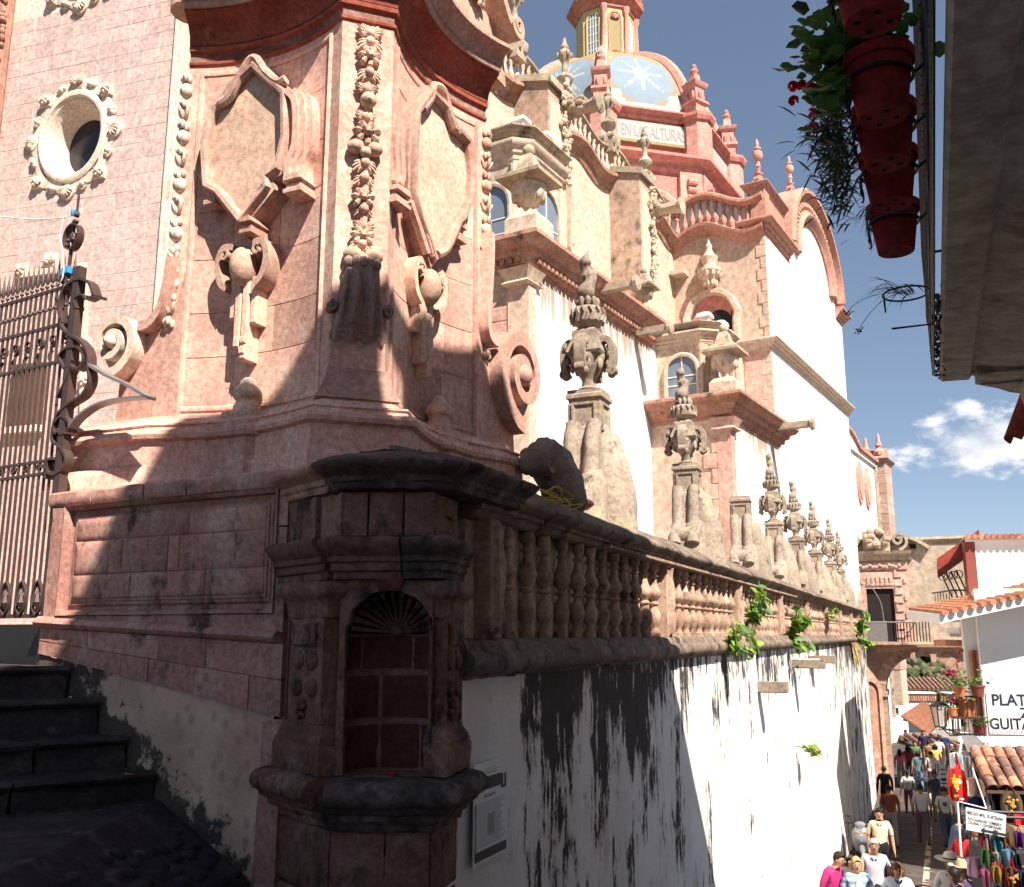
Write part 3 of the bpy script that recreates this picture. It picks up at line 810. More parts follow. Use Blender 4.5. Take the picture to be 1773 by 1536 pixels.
# front with scalloped arch
arc = []
for i in range(29):
    a = pi - pi*i/28
    r = 0.235 + 0.012*abs(sin(a*5.5))
    arc.append((-0.01 + r*cos(a), 0.0 + r*sin(a)))
half = arc[:15]; other = arc[14:]
m2 = MB(); m2.prism([(-0.297,-0.76),(-0.245,-0.76)] + half + [(-0.01,0.305),(-0.297,0.305)], 0.0, 0.07); m2.build('arch_stone', M('niche_stone'), ni)
m2 = MB(); m2.prism([(0.237,-0.76),(0.237,0.305),(-0.008,0.305)] + [(x+.002, z) for x, z in other] + [(0.222,-0.76)], 0.003, 0.07); m2.build('arch_stone', M('niche_stone'), ni)
m2 = MB(); m2.prism([(-0.07,0.24),(0.05,0.24),(0.07,0.31),(-0.09,0.31)], -0.025, 0.05); m2.build('keystone', M('niche_brick'), ni)
# the hollow: curved wall of red blocks in pale joints
CX, CY, CR = -0.01, 0.05, 0.245
m2 = MB(); m2.lathe([(CR+0.012,-0.77),(CR+0.012,0.0)], 20, (CX,CY,0), a0=0.0, arc=pi); m2.build('hollow', M('niche_mortar'), ni)
crs = [(-0.765,-0.50,[0.02,.30,.62,.98]),(-0.49,-0.225,[0.02,.62,.98]),(-0.215,-0.005,[0.02,.38,.78,.98])]
for z0, z1, cuts in crs:
    for c, d in zip(cuts, cuts[1:]):
        a0, a1 = pi*c + 0.03, pi*d - 0.03
        m2 = MB(); n = 6
        vs = []
        for i in range(n+1):
            a = a0 + (a1-a0)*i/n
            for r, z in ((CR+0.02,z0+.012),(CR+0.02,z1-.008),(CR,z1-.008),(CR,z0+.012)):
                vs.append((CX+r*cos(a), CY+r*sin(a), z))
        fs = [(i*4+k, i*4+(k+1)%4, (i+1)*4+(k+1)%4, (i+1)*4+k) for i in range(n) for k in range(4)] + [(0,1,2,3), tuple(n*4+k for k in (3,2,1,0))]
        m2.add(vs, fs); m2.build('niche_block', M('niche_brick'), ni)
# half dome shell
m2 = MB(); vs = []; fs = []
nu, nv = 22, 8
for j in range(nv+1):
    e = (pi/2)*j/nv
    for i in range(nu*2+1):
        a = pi*i/(nu*2); r = CR + (0.012 if i % 2 else -0.012)*cos(e)
        vs.append((CX + r*cos(a)*cos(e)*1.0, CY + r*sin(a)*cos(e)*0.95, 0.0 + r*sin(e)))
w = nu*2+1
fs = [(j*w+i, j*w+i+1, (j+1)*w+i+1, (j+1)*w+i) for j in range(nv) for i in range(nu*2)]
m2.add(vs, fs)
sh = m2.build('shell', M('niche_brick'), ni, 0)
m2 = MB()
for i in range(13):
    a = pi*(i+0.5)/13
    pts = []
    for k in range(7):
        f = k/6; rr = 0.03 + (CR-0.035)*f
        pts.append((CX + rr*cos(a), CY + 0.21 - 0.19*f**1.6, 0.005 + rr*sin(a)*0.95))
    m2.tube(pts, [0.006 + 0.014*k/6 for k in range(7)], 5)
m2.ell((CX, CY+0.2, 0.02), (0.045,0.03,0.035)); m2.build('shell_rib', M('niche_stone'), sh)
m2 = MB(); m2.ell((0.02,0.06,-0.755), (0.02,0.012,0.01), 6, 4); o = m2.build('petal', M('petal_red'), loc=NICHE.W(0,0), rz=NICHE.rz)
tag(o, 'single red petal lying on the floor of the dark niche', 'petal')
# pilasters
def pilaster(p, q, w0, w1, flip):
    """p->q plan of the face, w0..w1 fraction used"""
    d = Vector((q[0]-p[0], q[1]-p[1])); L = d.length; a = atan2(d.y, d.x)
    T = TR(p[0], p[1], 0) @ RZ(a)
    root = MB(); root.T = T; root.box(L*w0+0.02, L*w1-0.02, -0.05, 0.05, -0.5, 0.09); sh = root.build('pilaster', M('niche_stone'), ni)
    m2 = MB(); m2.T = T; x0, x1 = L*w0, L*w1
    m2.sweep([(x0,0.05),(x0,-0.06),(x1,-0.06),(x1,0.05)], [(-0.05,-0.765),(0.035,-0.765),(0.04,-0.62),(0.03,-0.605),(0.035,-0.59),(0.005,-0.52),(0.0,-0.495),(-0.05,-0.495)])
    m2.build('base', M('niche_stone'), sh)
    m2 = MB(); m2.T = T
    m2.sweep([(x0,0.05),(x0,-0.05),(x1,-0.05),(x1,0.05)], [(-0.05,0.085),(0.0,0.085),(0.005,0.12),(0.01,0.17),(0.03,0.2),(0.05,0.215),(0.06,0.24),(0.06,0.285),(0.045,0.3),(-0.05,0.3)])
    m2.build('capital', M('niche_stone'), sh)
    m2 = MB(); m2.T = T; xm = (x0+x1)/2; ww = (x1-x0)
    m2.cbox(xm-ww*0.27, xm+ww*0.27, -0.078, -0.04, -0.07, 0.06, 0.012)
    for z in (-0.15, -0.30):
        for s in (-1, 1): m2.ell((xm+s*ww*0.17+0.01*(z<-.2)*s, -0.055, z), (ww*0.13, 0.028, 0.055), 8, 6)
    rosette(m2, xm-ww*0.05, -0.05, -0.42, 0.065, 6); leafy(m2, xm, -0.05, -0.36, 0.05, -pi/2)
    m2.strip([(x0+0.03,-0.49),(x0+0.03,0.08)], -0.06, 0.0, 0.018); m2.strip([(x1-0.03,-0.49),(x1-0.03,0.08)], -0.06, 0.0, 0.018)
    m2.build('carving', M('niche_stone'), sh)
pilaster(NP[0], NP[1], 0.22, 0.95, 1)
pilaster(NP[2], NP[3], 0.08, 0.85, -1)
# entablature, attic blocks and cornice
ent = [(-0.3,0.30),(0.03,0.30),(0.03,0.34),(0.05,0.35),(0.05,0.39),(0.07,0.40),(0.07,0.43),(0.10,0.46),(0.13,0.50),(0.13,0.525),(0.10,0.54),(-0.3,0.545)]
NP2 = [(-0.75,0.50),(-0.62,0.355),(-0.60,0.335)]
m2 = MB(); m2.sweep([NP[0], (-0.33,0.033)], [(o*1.0+0.03, z) for o, z in ent]); m2.build('entablature_stone', M('niche_stone'), ni)
m2 = MB(); m2.sweep([(-0.327,0.03), (-0.30,0.0), (0.06,0.0)], ent); m2.build('entablature_stone', M('niche_stone'), ni)
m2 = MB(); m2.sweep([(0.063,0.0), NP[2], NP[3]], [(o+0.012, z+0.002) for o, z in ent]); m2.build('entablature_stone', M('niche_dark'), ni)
for (p, q, cuts, o) in ((NP[0],NP[1],[0,.1,.62,1],0.0),(NP[1],NP[2],[0,.28,.66,1],-0.02),(NP[2],NP[3],[0,.5,1],-0.01)):
    for c, d in zip(cuts, cuts[1:]):
        A = (p[0]+(q[0]-p[0])*c, p[1]+(q[1]-p[1])*c); B = (p[0]+(q[0]-p[0])*(d-.006), p[1]+(q[1]-p[1])*(d-.006))
        oo = o + (0.03 if (c == .1) else 0)
        for z0, z1 in (((.546,.81),) if RNG.random() < .5 else ((.546,.68),(.684,.81))):
            m2 = MB(); m2.sweep([A, B], [(-0.2,z0),(oo,z0),(oo+.006,z0+.01),(oo+.006,z1-.01),(oo,z1-.002),(-0.2,z1-.002)]); m2.build('attic_stone', M('niche_stone'), ni)
cor = [(-0.4,0.81),(0.02,0.81),(0.03,0.845),(0.05,0.855),(0.055,0.885),(0.09,0.91),(0.13,0.93),(0.14,0.965),(0.12,0.985),(-0.4,1.05)]
m2 = MB(); m2.sweep([NP[0], (-0.36,0.067)], [(o+0.02, z) for o, z in cor]); m2.build('cornice_stone', M('wall_block'), ni)
cpath = smoothpath([(-0.355,0.06),(-0.27,-0.01),(0.0,-0.035),(0.22,-0.005),(0.35,0.12),(0.43,0.34),(0.53,0.62),(0.67,1.0)], 4)
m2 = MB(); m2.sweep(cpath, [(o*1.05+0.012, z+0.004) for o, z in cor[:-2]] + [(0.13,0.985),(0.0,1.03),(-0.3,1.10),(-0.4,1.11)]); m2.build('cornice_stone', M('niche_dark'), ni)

for o_ in [o_ for o_ in bpy.data.objects if o_.parent == ni and o_.name.split('.')[0] in ('pedestal_stone','sill_stone','arch_stone','entablature_stone','attic_stone','cornice_stone','pilaster','niche_block')] + [c_ for o_ in bpy.data.objects if o_.parent == ni for c_ in o_.children if c_.name.split('.')[0] in ('base','capital')]:
    weather(o_, 0.035, 0.009, 11.0)
for o_ in [o_ for o_ in bpy.data.objects if o_.parent == pw and o_.name.split('.')[0] in ('cap_stone','border_stone','panel_stone','sill','course_stone','panel_moulding','quoin')]: weather(o_, 0.06, 0.0045, 8.0)
for o_ in [o_ for o_ in bpy.data.objects if o_.parent == stairs]: weather(o_, 0.07, 0.012, 6.0)
# ------------------------------------------------------------------ retaining wall with blind balustrade
rw = thing('retaining_wall', 'long white retaining wall streaked black, with stone balusters along its top', 'wall', WALL)
WL = 36.9
mb = MB()
nxs = 130; vs = []; fs = []
for i in range(nxs+1):
    x = -0.58 + (WL+0.58)*(i/nxs)**1.5
    for j in range(13):
        z = -9.0 + 8.75*j/12
        y = 0.012*mnoise.noise(Vector((x*0.9, z*0.9, 0))) + 0.006*mnoise.noise(Vector((x*3, z*3, 5)))
        vs.append((x, y, z))
for i in range(nxs):
    for j in range(12): fs.append((i*13+j, (i+1)*13+j, (i+1)*13+j+1, i*13+j+1))
mb.add(vs, fs); b = len(mb.v)
mb.box(-0.2, WL-0.002, 0.05, 0.9, -9.0, -0.26)
mb.build('rendered_face', M('stained_white'), rw, 0)
for x, r in ((9.76,0.05),(13.3,0.04),(17.5,0.05)):
    mb = MB(); mb.tube([(x,0.0,-0.3),(x,0.0,-7.5)], r, 8); mb.build('down_pipe', M('stained_white'), rw)
# ledge roll, in stones
x = -0.5; k = 0
while x < WL:
    L = [2.05,0.42,0.36,0.55,1.5,1.9,1.2,1.7][k % 8] if x < 14 else 3.0
    x1 = min(x+L, WL)
    mb = MB(); dz = RNG.uniform(-0.008,0.008)
    n = max(1, int((x1-x)/0.25))
    path = [(x + 0.004 + (x1-x-0.008)*i/n, RNG.uniform(-0.006,0.006)) for i in range(n+1)]
    mb.sweep(path, [(-0.2,-0.28+dz),(0.03,-0.28+dz),(0.04,-0.255+dz),(0.08,-0.25+dz),(0.125,-0.215+dz),(0.135,-0.17+dz),(0.115,-0.125+dz),(0.075,-0.10+dz),(0.06,-0.06+dz),(0.04,-0.03),(-0.2,-0.03)])
    o_ = mb.build('ledge_stone', M('coping'), rw); x = x1; k += 1
    if x < 13: weather(o_, 0.05, 0.010, 8.0)
# wall behind the balusters and its plinth
mb = MB(); mb.box(-0.2, WL-0.004, 0.095, 0.6, -0.27, 0.80); mb.build('balustrade_back', M('back_wall'), rw)
# balusters
prof = [(0.062,0.0),(0.062,0.05),(0.05,0.055),(0.04,0.09),(0.045,0.11),(0.072,0.155),(0.080,0.20),(0.072,0.245),(0.05,0.285),(0.036,0.315),(0.034,0.33),
        (0.056,0.345),(0.056,0.36),(0.034,0.375),(0.045,0.395),(0.078,0.43),(0.088,0.46),(0.080,0.49),(0.055,0.53),(0.038,0.58),(0.032,0.625),(0.052,0.635),(0.052,0.65),(0.032,0.66),(0.036,0.69),(0.056,0.705),(0.062,0.72),(0.062,0.775)]
prof = [(r*0.88, z) for r, z in prof]
bal = MB(); bal.lathe([(r, z*0.985) for r, z in prof], 12); bme = bal.mesh('baluster', M('baluster'), 40)
bal = MB(); bal.lathe([(r, z*0.985) for r, z in prof], 8); bme2 = bal.mesh('baluster', M('baluster'), 40)
pil_x = [0.02, 4.55, 8.7, 12.9, 17.1, 21.3, 25.5, 29.7, 33.2, 36.75]
nb = 0
for a, b in zip(pil_x, pil_x[1:]):
    n = int(round((b-a-0.1)/0.335))
    for i in range(1, n):
        x = a + (b-a)*i/n
        o = mkobj('baluster', bme if x < 12 else bme2, rw, (x, 0.045, -0.035), RNG.uniform(0,6)); nb += 1
        q_ = RNG.uniform(0.93,1.07); o.scale = (q_, q_, 1.0); o.rotation_euler = (RNG.gauss(0,0.012), RNG.gauss(0,0.012), RNG.uniform(0,6))
for i, x in enumerate(pil_x):
    mb = MB(); mb.cbox(x-0.085, x+0.085, -0.035, 0.2, -0.03, 0.745, 0.012); o = mb.build('balustrade_pier', M('baluster'), rw)
    mb = MB(); mb.lathe([(0.05,0.0),(0.07,0.1),(0.05,0.2),(0.065,0.3),(0.07,0.45),(0.045,0.6),(0.06,0.7)], 8, (x,-0.03,0)); mb.build('shaft', M('baluster'), o)
# coping in stones
x = -0.3; k = 0
cop = [(-0.62,0.73),(0.0,0.735),(0.03,0.745),(0.04,0.775),(0.075,0.785),(0.08,0.81),(0.11,0.825),(0.16,0.85),(0.175,0.875),(0.165,0.90),(0.12,0.93),(0.0,1.0),(-0.22,1.10),(-0.5,1.22),(-0.62,1.25)]
while x < WL:
    x1 = min(x + [1.1,1.35,0.9,1.6,1.25][k % 5]*(1 if x < 12 else 2), WL)
    mb = MB(); n = max(1, int((x1-x)/0.2)); dz = RNG.uniform(-0.01,0.01)
    path = [(x+0.003+(x1-x-0.006)*i/n, RNG.uniform(-0.009,0.009)) for i in range(n+1)]
    mb.sweep(path, [(o, z + (dz if z > 0.8 else 0)) for o, z in cop]); o_ = mb.build('coping_stone', M('coping'), rw); x = x1; k += 1
    if x < 11: weather(o_, 0.06, 0.010, 7.0)
# dentils under the coping
den = MB(); den.box(-0.035,0.035,-0.10,0.02,0.775,0.80); dme = den.mesh('dentil', M('baluster'), 0)
for i in range(120):
    xx = 2.3 + i*0.105
    mkobj('dentil', dme, rw, (xx, -0.005, -0.035))
# ------------------------------------------------------------------ house on the right of the lane: facade, balcony (its shadow falls across the corner)
HF = Frame(WALL.W(0, -3.73), 23.5)      # local x = distance along the lane, local +y towards the retaining wall
hs = thing('balcony_house', 'shaded house with a projecting stone balcony above the lane', 'house', HF)
ZH = 5.6
mb = MB(); mb.prism([(-14,-3.0),(-14,ZH),(1.1,ZH),(1.85,5.02),(3.74,2.35),(4.6,1.0),(4.8,-6.5),(2.0,-5.0),(0,-3.0)], -0.42, 0.0); mb.build('facade', M('house_white'), hs)
# upper wall with a small barred opening under the stepped roof line
ox0, ox1, oz0, oz1 = -3.50, -3.02, 7.75, 8.85
mb = MB(); mb.prism([(-14,ZH),(-14,9.6),(-5.7,9.6),(-5.2,10.15),(-4.82,10.5),(-4.18,9.64),(ox0,9.25),(ox0,ZH)], -0.12, 0.0); mb.build('upper_wall', M('house_white'), hs)
mb = MB(); mb.prism([(ox1,ZH),(ox1,9.17),(-2.63,9.12),(-1.88,8.95),(-0.98,7.55),(-0.16,6.3),(0.63,6.05),(1.1,ZH)], -0.12, 0.0); mb.build('upper_wall', M('house_white'), hs)
mb = MB(); mb.box(ox0+0.001, ox1-0.001, -0.12, 0.0, ZH, oz0); mb.build('upper_wall', M('house_white'), hs)
mb = MB(); mb.box(ox0+0.001, ox1-0.001, -0.12, 0.0, oz1, 9.18); mb.build('upper_wall', M('house_white'), hs)
for i in range(3):
    mb = MB(); xx = ox0 + (ox1-ox0)*(i+1)/4; mb.tube([(xx,-0.06,oz0),(xx,-0.06,oz1)], 0.012, 6); mb.build('window_bar', M('iron_black'), hs)
mb = MB(); mb.box(-14, 0.6, -6.0, -0.43, -3.0, 4.4); mb.build('rear_wing', M('house_white'), hs)
# balcony slab: underside with a cavetto edge; lip and curved bracket end
ZS = 1.9
bl0 = Frame(HF.W(0,0), 23.5)
x_end = 4.93 - 2.82
mb = MB()
xa = -6.0
mb.sweep([(x_end, 0.0), (xa, 0.0)], [(0.0,ZS+0.16),(0.0,ZS-0.02),(0.30,ZS-0.02),(0.55,ZS-0.0),(0.68,ZS+0.03),(0.70,ZS+0.0),(0.885,ZS+0.005),(0.90,ZS+0.02),(0.90,ZS+0.10),(0.87,ZS+0.16)])
slab_o = mb.build('balcony_slab', M('slab_under'), hs)
mb = MB()
mb.sweep([(x_end+0.01,0.0),(x_end+0.01,0.62)], [(0.0,ZS-0.05),(0.05,ZS-0.03),(0.10,ZS+0.02),(0.13,ZS+0.1),(0.12,ZS+0.17),(0.0,ZS+0.17)])
mb.build('end_moulding', M('slab_under'), slab_o)
# weathered corbel under the slab end
mb = MB(); mb.vprism([(x_end-0.3,0.0),(x_end-0.3,0.66),(x_end+0.02,0.66),(x_end+0.10,0.60),(x_end+0.22,0.50),(x_end+0.40,0.40),(x_end+0.58,0.22),(x_end+0.62,0.0)], ZS-0.035, ZS+0.14); mb.build('slab_return', M('slab_under'), slab_o)
mb = MB(); mb.prism(smoothpath([(x_end-0.25,ZS-0.02),(x_end-0.1,ZS-0.07),(x_end+0.02,ZS-0.18),(x_end+0.12,ZS-0.2),(x_end+0.24,ZS-0.1),(x_end+0.26,ZS-0.02)], 3), 0.02, 0.34); mb.build('corbel', M('slab_under'), hs)
# iron railing
rail = MB()
for z in (ZS+0.06, ZS+0.24, ZS+0.62, ZS+1.05): rail.tube([(xa,0.945,z),(x_end-0.03,0.945,z)], 0.012, 5)
ro = rail.build('railing', M('iron_black'), hs)
bar = MB(); bar.tube([(0,0,0),(0,0,1.0)], 0.009, 5); bar.tube([(0,0,0.42),(0.0,0.0,0.5)], 0.016, 6); brm = bar.mesh('rail_bar', M('iron_black'))
for i in range(60): mkobj('rail_bar', brm, ro, (x_end-0.05-0.085*i, 0.945, ZS+0.05))
mb = MB(); mb.tube([(x_end-0.03,0.86,ZS+0.24),(x_end-0.03,0.02,ZS+0.24)], 0.012, 5); mb.tube([(x_end-0.03,0.86,ZS+1.05),(x_end-0.03,0.02,ZS+1.05)], 0.012, 5); mb.build('rail_return', M('iron_black'), ro)
# ragged weeds and flakes on the slab lip
mb = MB(); r = random.Random(8)
for i in range(150):
    x = r.uniform(0.2, x_end); y = 0.88 + r.uniform(-0.01,0.05); z = ZS + r.uniform(0.0,0.17)
    mb.ell((x,y,z), (r.uniform(0.006,0.03), r.uniform(0.006,0.02), r.uniform(0.005,0.018)), 5, 4)
mb.build('moss', M('niche_dark'), slab_o, kind='stuff')
# eave tile showing at the far end of the slab
mb = MB()
for i in range(3):
    ex_, ey_, ez_ = HF.loc(at_y(1784-6*i, 705+16*i, 7.9)); mb.T = TR(ex_, ey_, ez_) @ RZ(0.4) @ RX(0.5)
    mb.lathe([(0.10,-0.16),(0.11,0.0),(0.12,0.16)], 10, a0=0.0, arc=pi); mb.lathe([(0.085,-0.16),(0.105,0.16)], 10, a0=0.0, arc=pi)
mb.T = None
mb.build('eave_tile', M('red_eave'), hs)

def blade(mb, base, tip, w, bend=0.25, n=5, up=None):
    """narrow leaf blade with a bent midrib"""
    b, t = Vector(base), Vector(tip); d = t - b
    side = d.cross(Vector((0,0,1)))
    if side.length < 1e-4: side = Vector((1,0,0))
    side.normalize(); sag = d.length*bend
    vs, fs = [], []
    for i in range(n+1):
        f = i/n; p = b + d*f + Vector((0,0, sag*4*f*(1-f)*0.5))
        ww = w*sin(pi*min(0.98, 0.12+0.86*f))
        vs += [p - side*ww*0.5, p + Vector((0,0,-ww*0.15)), p + side*ww*0.5]
    for i in range(n):
        a = i*3; fs += [(a,a+3,a+4,a+1),(a+1,a+4,a+5,a+2)]
    mb.add(vs, fs)
def disc_leaf(mb, c, nrm, r, n=7, cup=0.25):
    c = Vector(c); nrm = Vector(nrm).normalized(); u = nrm.orthogonal().normalized(); v = nrm.cross(u)
    vs = [c - nrm*r*cup]
    for i in range(n):
        a = 2*pi*i/n; q = r*(1.0 if i else 0.6)
        vs.append(c + u*q*cos(a) + v*q*sin(a))
    mb.add(vs, [(0, 1+i, 1+(i+1)%n) for i in range(n)])
def petals(mb, c, r, n=5, rng=RNG):
    for i in range(n):
        d = Vector((rng.uniform(-1,1), rng.uniform(-1,1), rng.uniform(-0.4,1))).normalized()
        disc_leaf(mb, Vector(c)+d*r*0.5, d+Vector((0,0,0.4)), r*0.6, 6, 0.35)

POT_SPOTS = [(2.84,'big'),(3.44,'red'),(3.82,'oleander'),(4.22,'oleander2'),(4.79,'bare')]
pot_labels = {'big':'red clay pot hung on the balcony rail, its foliage tufted grey-green',
  'red':'red clay pot of scarlet geraniums hung on the balcony rail',
  'oleander':'red clay pot trailing dark narrow leaves with magenta blooms on the balcony rail',
  'oleander2':'red clay pot with a dark spiky bush on the balcony rail',
  'bare':'last red clay pot on the balcony rail, next to the empty iron ring'}
PR, PH = 0.126, 0.265
for idx, (Y, kind) in enumerate(POT_SPOTS):
    # pots hang outside the rail, on the slab edge line shifted out
    lx = None
    base = bl0.W(0, 0.945+0.175)
    t = (Y - base.y)/bl0.x.y
    pz = ZS + 0.10
    W0 = bl0.W(t, 0.945+0.175, pz)
    pt = thing('flower_pot', pot_labels[kind], 'flower pot', loc=W0, rz=bl0.rz, group='pots along the balcony rail')
    mb = MB(); mb.lathe([(0.0,0.0),(PR*0.72,0.0),(PR*0.75,0.015),(PR*0.98,PH*0.82),(PR*1.08,PH*0.84),(PR*1.1,PH),(PR*0.98,PH),(PR*0.9,PH*0.86),(0.0,PH*0.86)], 22)
    pot = mb.build('pot', M('red_pot'), pt)
    for i in range(4):
        a = 2*pi*i/4+0.3; mb = MB(); mb.lathe([(0.0,-0.0015),(0.011,-0.0015)], 8, (PR*0.42*cos(a), PR*0.42*sin(a), 0)); mb.build('drain_hole', M('dark_inside'), pot, 0)
    mb = MB()
    ringz = PH*0.62
    mb.tube([(PR*1.0*cos(a), PR*1.0*sin(a), ringz) for a in [2*pi*i/20 for i in range(20)]], 0.008, 5, True)
    mb.tube([(0,-PR*1.0,ringz),(0,-0.19,ringz+0.05)], 0.007, 5)
    ring_o = mb.build('pot_ring', M('iron_black'), pt)
    for s in (-1, 1):
        mb = MB()
        sp = spiral(0, 0, 0.05, 0.014, -pi/2, 2.4*pi-pi/2, 20)
        mb.tube([(s*(0.05+q[0]), PR*1.0+0.006-abs(q[0])*0.2, ringz-0.055+q[1]) for q in sp], 0.005, 4); mb.build('ring_scroll', M('iron_black'), ring_o)
    r = random.Random(30+idx)
    fol = MB(); fl = MB()
    if kind in ('red',):
        for i in range(420):
            c = Vector((r.gauss(0,0.11), r.gauss(0.08,0.10), PH + abs(r.gauss(0.02,0.08))))
            if r.random() < 0.3: c = Vector((r.gauss(0.0,0.09), 0.14+abs(r.gauss(0,0.07)), PH - r.uniform(-0.05,0.20)))
            disc_leaf(fol, c, (r.uniform(-.6,.6), r.uniform(-.6,.6), 1), r.uniform(0.018,0.042), 7)
        for i in range(7): petals(fl, (r.gauss(-0.03,0.07), r.gauss(0.10,0.05), PH+0.12+r.uniform(0,0.06)), 0.045, 12, r)
        for i in range(4): petals(fl, (r.gauss(0.08,0.05), 0.27+r.gauss(0,0.04), PH-0.05+r.gauss(0,0.05)), 0.03, 8, r)
        lm, pm = 'leaf', 'petal_red'
    elif kind == 'big':
        for i in range(60):
            c = Vector((r.gauss(0,0.06), r.gauss(0.09,0.045), PH*0.8 + r.gauss(0.02,0.06)))
            disc_leaf(fol, c, (r.uniform(-.6,.6), r.uniform(-.6,.6), 1), r.uniform(0.018,0.035), 6)
        lm, pm = 'leaf_dark', 'petal_pink'
    elif kind == 'bare':
        for i in range(40):
            a = r.uniform(-1.2, 1.2)
            p = Vector((0.12*sin(a), PR*1.05*cos(a), PH)); q = p + Vector((r.gauss(0,0.05), abs(r.gauss(0.03,0.03)), -r.uniform(0.02,0.2)))
            blade(fol, p, q, 0.008, 0.2, 3)
        lm, pm = 'leaf_dark', 'petal_pink'
    else:
        n = 330 if kind == 'oleander' else 380
        for i in range(n):
            if r.random() < 0.5:
                c = Vector((r.gauss(0,0.09), 0.12+abs(r.gauss(0,0.09)), PH+r.gauss(0.02,0.09)))
            else:
                c = Vector((r.gauss(0.0,0.08), 0.17+abs(r.gauss(0,0.06)), PH*0.6+r.gauss(-0.02,0.09)))
            d = Vector((r.gauss(0,0.6), r.uniform(0.1,1.0), r.uniform(-0.8,0.7))).normalized()*r.uniform(0.06,0.12)
            blade(fol, c, c+d, 0.012, 0.15, 3)
        nfl = 4 if kind == 'oleander' else 1
        for i in range(nfl): petals(fl, (r.gauss(0.05,0.08), 0.28+r.gauss(0,0.03), PH+0.06+r.gauss(0,0.08)), 0.032, 8, r)
        lm, pm = 'leaf_dark', 'petal_pink'
    fol.build('foliage', M(lm), pt, 0)
    if fl.v: fl.build('blossom', M(pm), pt, 0)
# empty iron ring with a drooping spider plant
base = bl0.W(0, 0.945+0.145); t = (5.75-base.y)/bl0.x.y; W0 = bl0.W(t, 0.945+0.145, ZS+0.12)
rg = thing('pot_holder', 'empty scrolled iron pot holder with wiry grass at the balcony end', 'pot holder', loc=W0, rz=bl0.rz)
mb = MB()
mb.tube([(0.14*cos(a), 0.14*sin(a), 0.10) for a in [2*pi*i/20 for i in range(20)]], 0.007, 5, True)
mb.tube([(0,-0.14,0.1),(0,-0.14,-0.12),(0,0.1,-0.12)], 0.007, 5)
for s in (-1,1): mb.tube([(s*(0.06+q[0]), 0.13, 0.04+q[1]) for q in spiral(0,0,0.05,0.014,pi/2,pi/2+2.3*pi,18)], 0.005, 4)
mb.build('ring', M('iron_black'), rg)
mb = MB(); r = random.Random(4)
for i in range(30):
    b = Vector((r.gauss(0,0.03), -0.05+r.gauss(0,0.04), 0.09)); d = Vector((r.gauss(0,0.12), r.uniform(0.02,0.3), r.uniform(-0.06,0.08)))
    blade(mb, b, b+d, 0.009, 0.5, 5)
for (ex, ey, ez) in ((0.05,0.36,0.04),(0.02,0.30,-0.10)):
    pts = bez((0,0,0.1),(0,0.12,0.14),(ex,ey-0.06,ez+0.1),(ex,ey,ez),8); mb.tube(pts, 0.002, 4)
    for i in range(12): mb.ell((ex+r.gauss(0,0.012), ey+r.gauss(0,0.015), ez+r.gauss(0,0.015)), 0.006, 5, 4)
mb.build('wiry_plant', M('leaf_dark'), rg, 0)

# ------------------------------------------------------------------ gate pier
PIER = Frame((-1.11, 6.6), 70.5)
pr = thing('gate_pier', 'tall carved pink stone gate pier with concave faces, garland and shield panels', 'gate pier', PIER)
HW = 0.2; FA = radians(46)
def face_arc(side, L=1.52, sag=0.17, n=12, ext=0.0, i0=0.0, i1=1.0):
    """plan points of one concave face from the chamfer outwards"""
    pts = []
    for i in range(n+1):
        f = i0 + (i1-i0)*i/n
        s = L*f; q = sag*4*f*(1-f)
        x = HW + s*sin(FA) - q*cos(FA); y = s*cos(FA) + q*sin(FA)
        pts.append((side*x, y))
    if ext:
        x, y = pts[-1]; pts.append((x + side*ext*sin(FA), y + ext*cos(FA)))
    return pts
def pier_path(sag=0.17, el=0.0, er=0.0, L=1.52):
    l = face_arc(-1, L, sag, ext=el); r = face_arc(1, L, sag, ext=er)
    return l[::-1] + r
Z0, Z1 = 1.60, 4.72
full = pier_path()
core = MB(); core.vprism(full + [(1.0,2.1),(-1.0,2.1)], Z0-0.03, 5.1); body = core.build('shaft', M('pink'), pr)
# base: plinth, torus and scotia, wider than the shaft
bpath = pier_path(0.15, 0.78, 0.28)
mb = MB(); mb.sweep(bpath, [(-0.9,0.80),(0.26,0.80),(0.26,1.20),(0.25,1.215),(0.235,1.22),(0.235,1.40),(-0.9,1.40)]); mb.build('plinth', M('pink'), pr)
mb = MB(); mb.sweep(bpath, [(-0.9,1.40),(0.235,1.40),(0.275,1.415),(0.285,1.445),(0.275,1.475),(0.235,1.49),(0.21,1.495),(0.20,1.52),(0.215,1.53),(0.205,1.545),(0.13,1.565),(0.10,1.60),(0.075,1.605),(0.07,1.63),(-0.9,1.63)]); mb.build('base_moulding', M('pink'), pr)
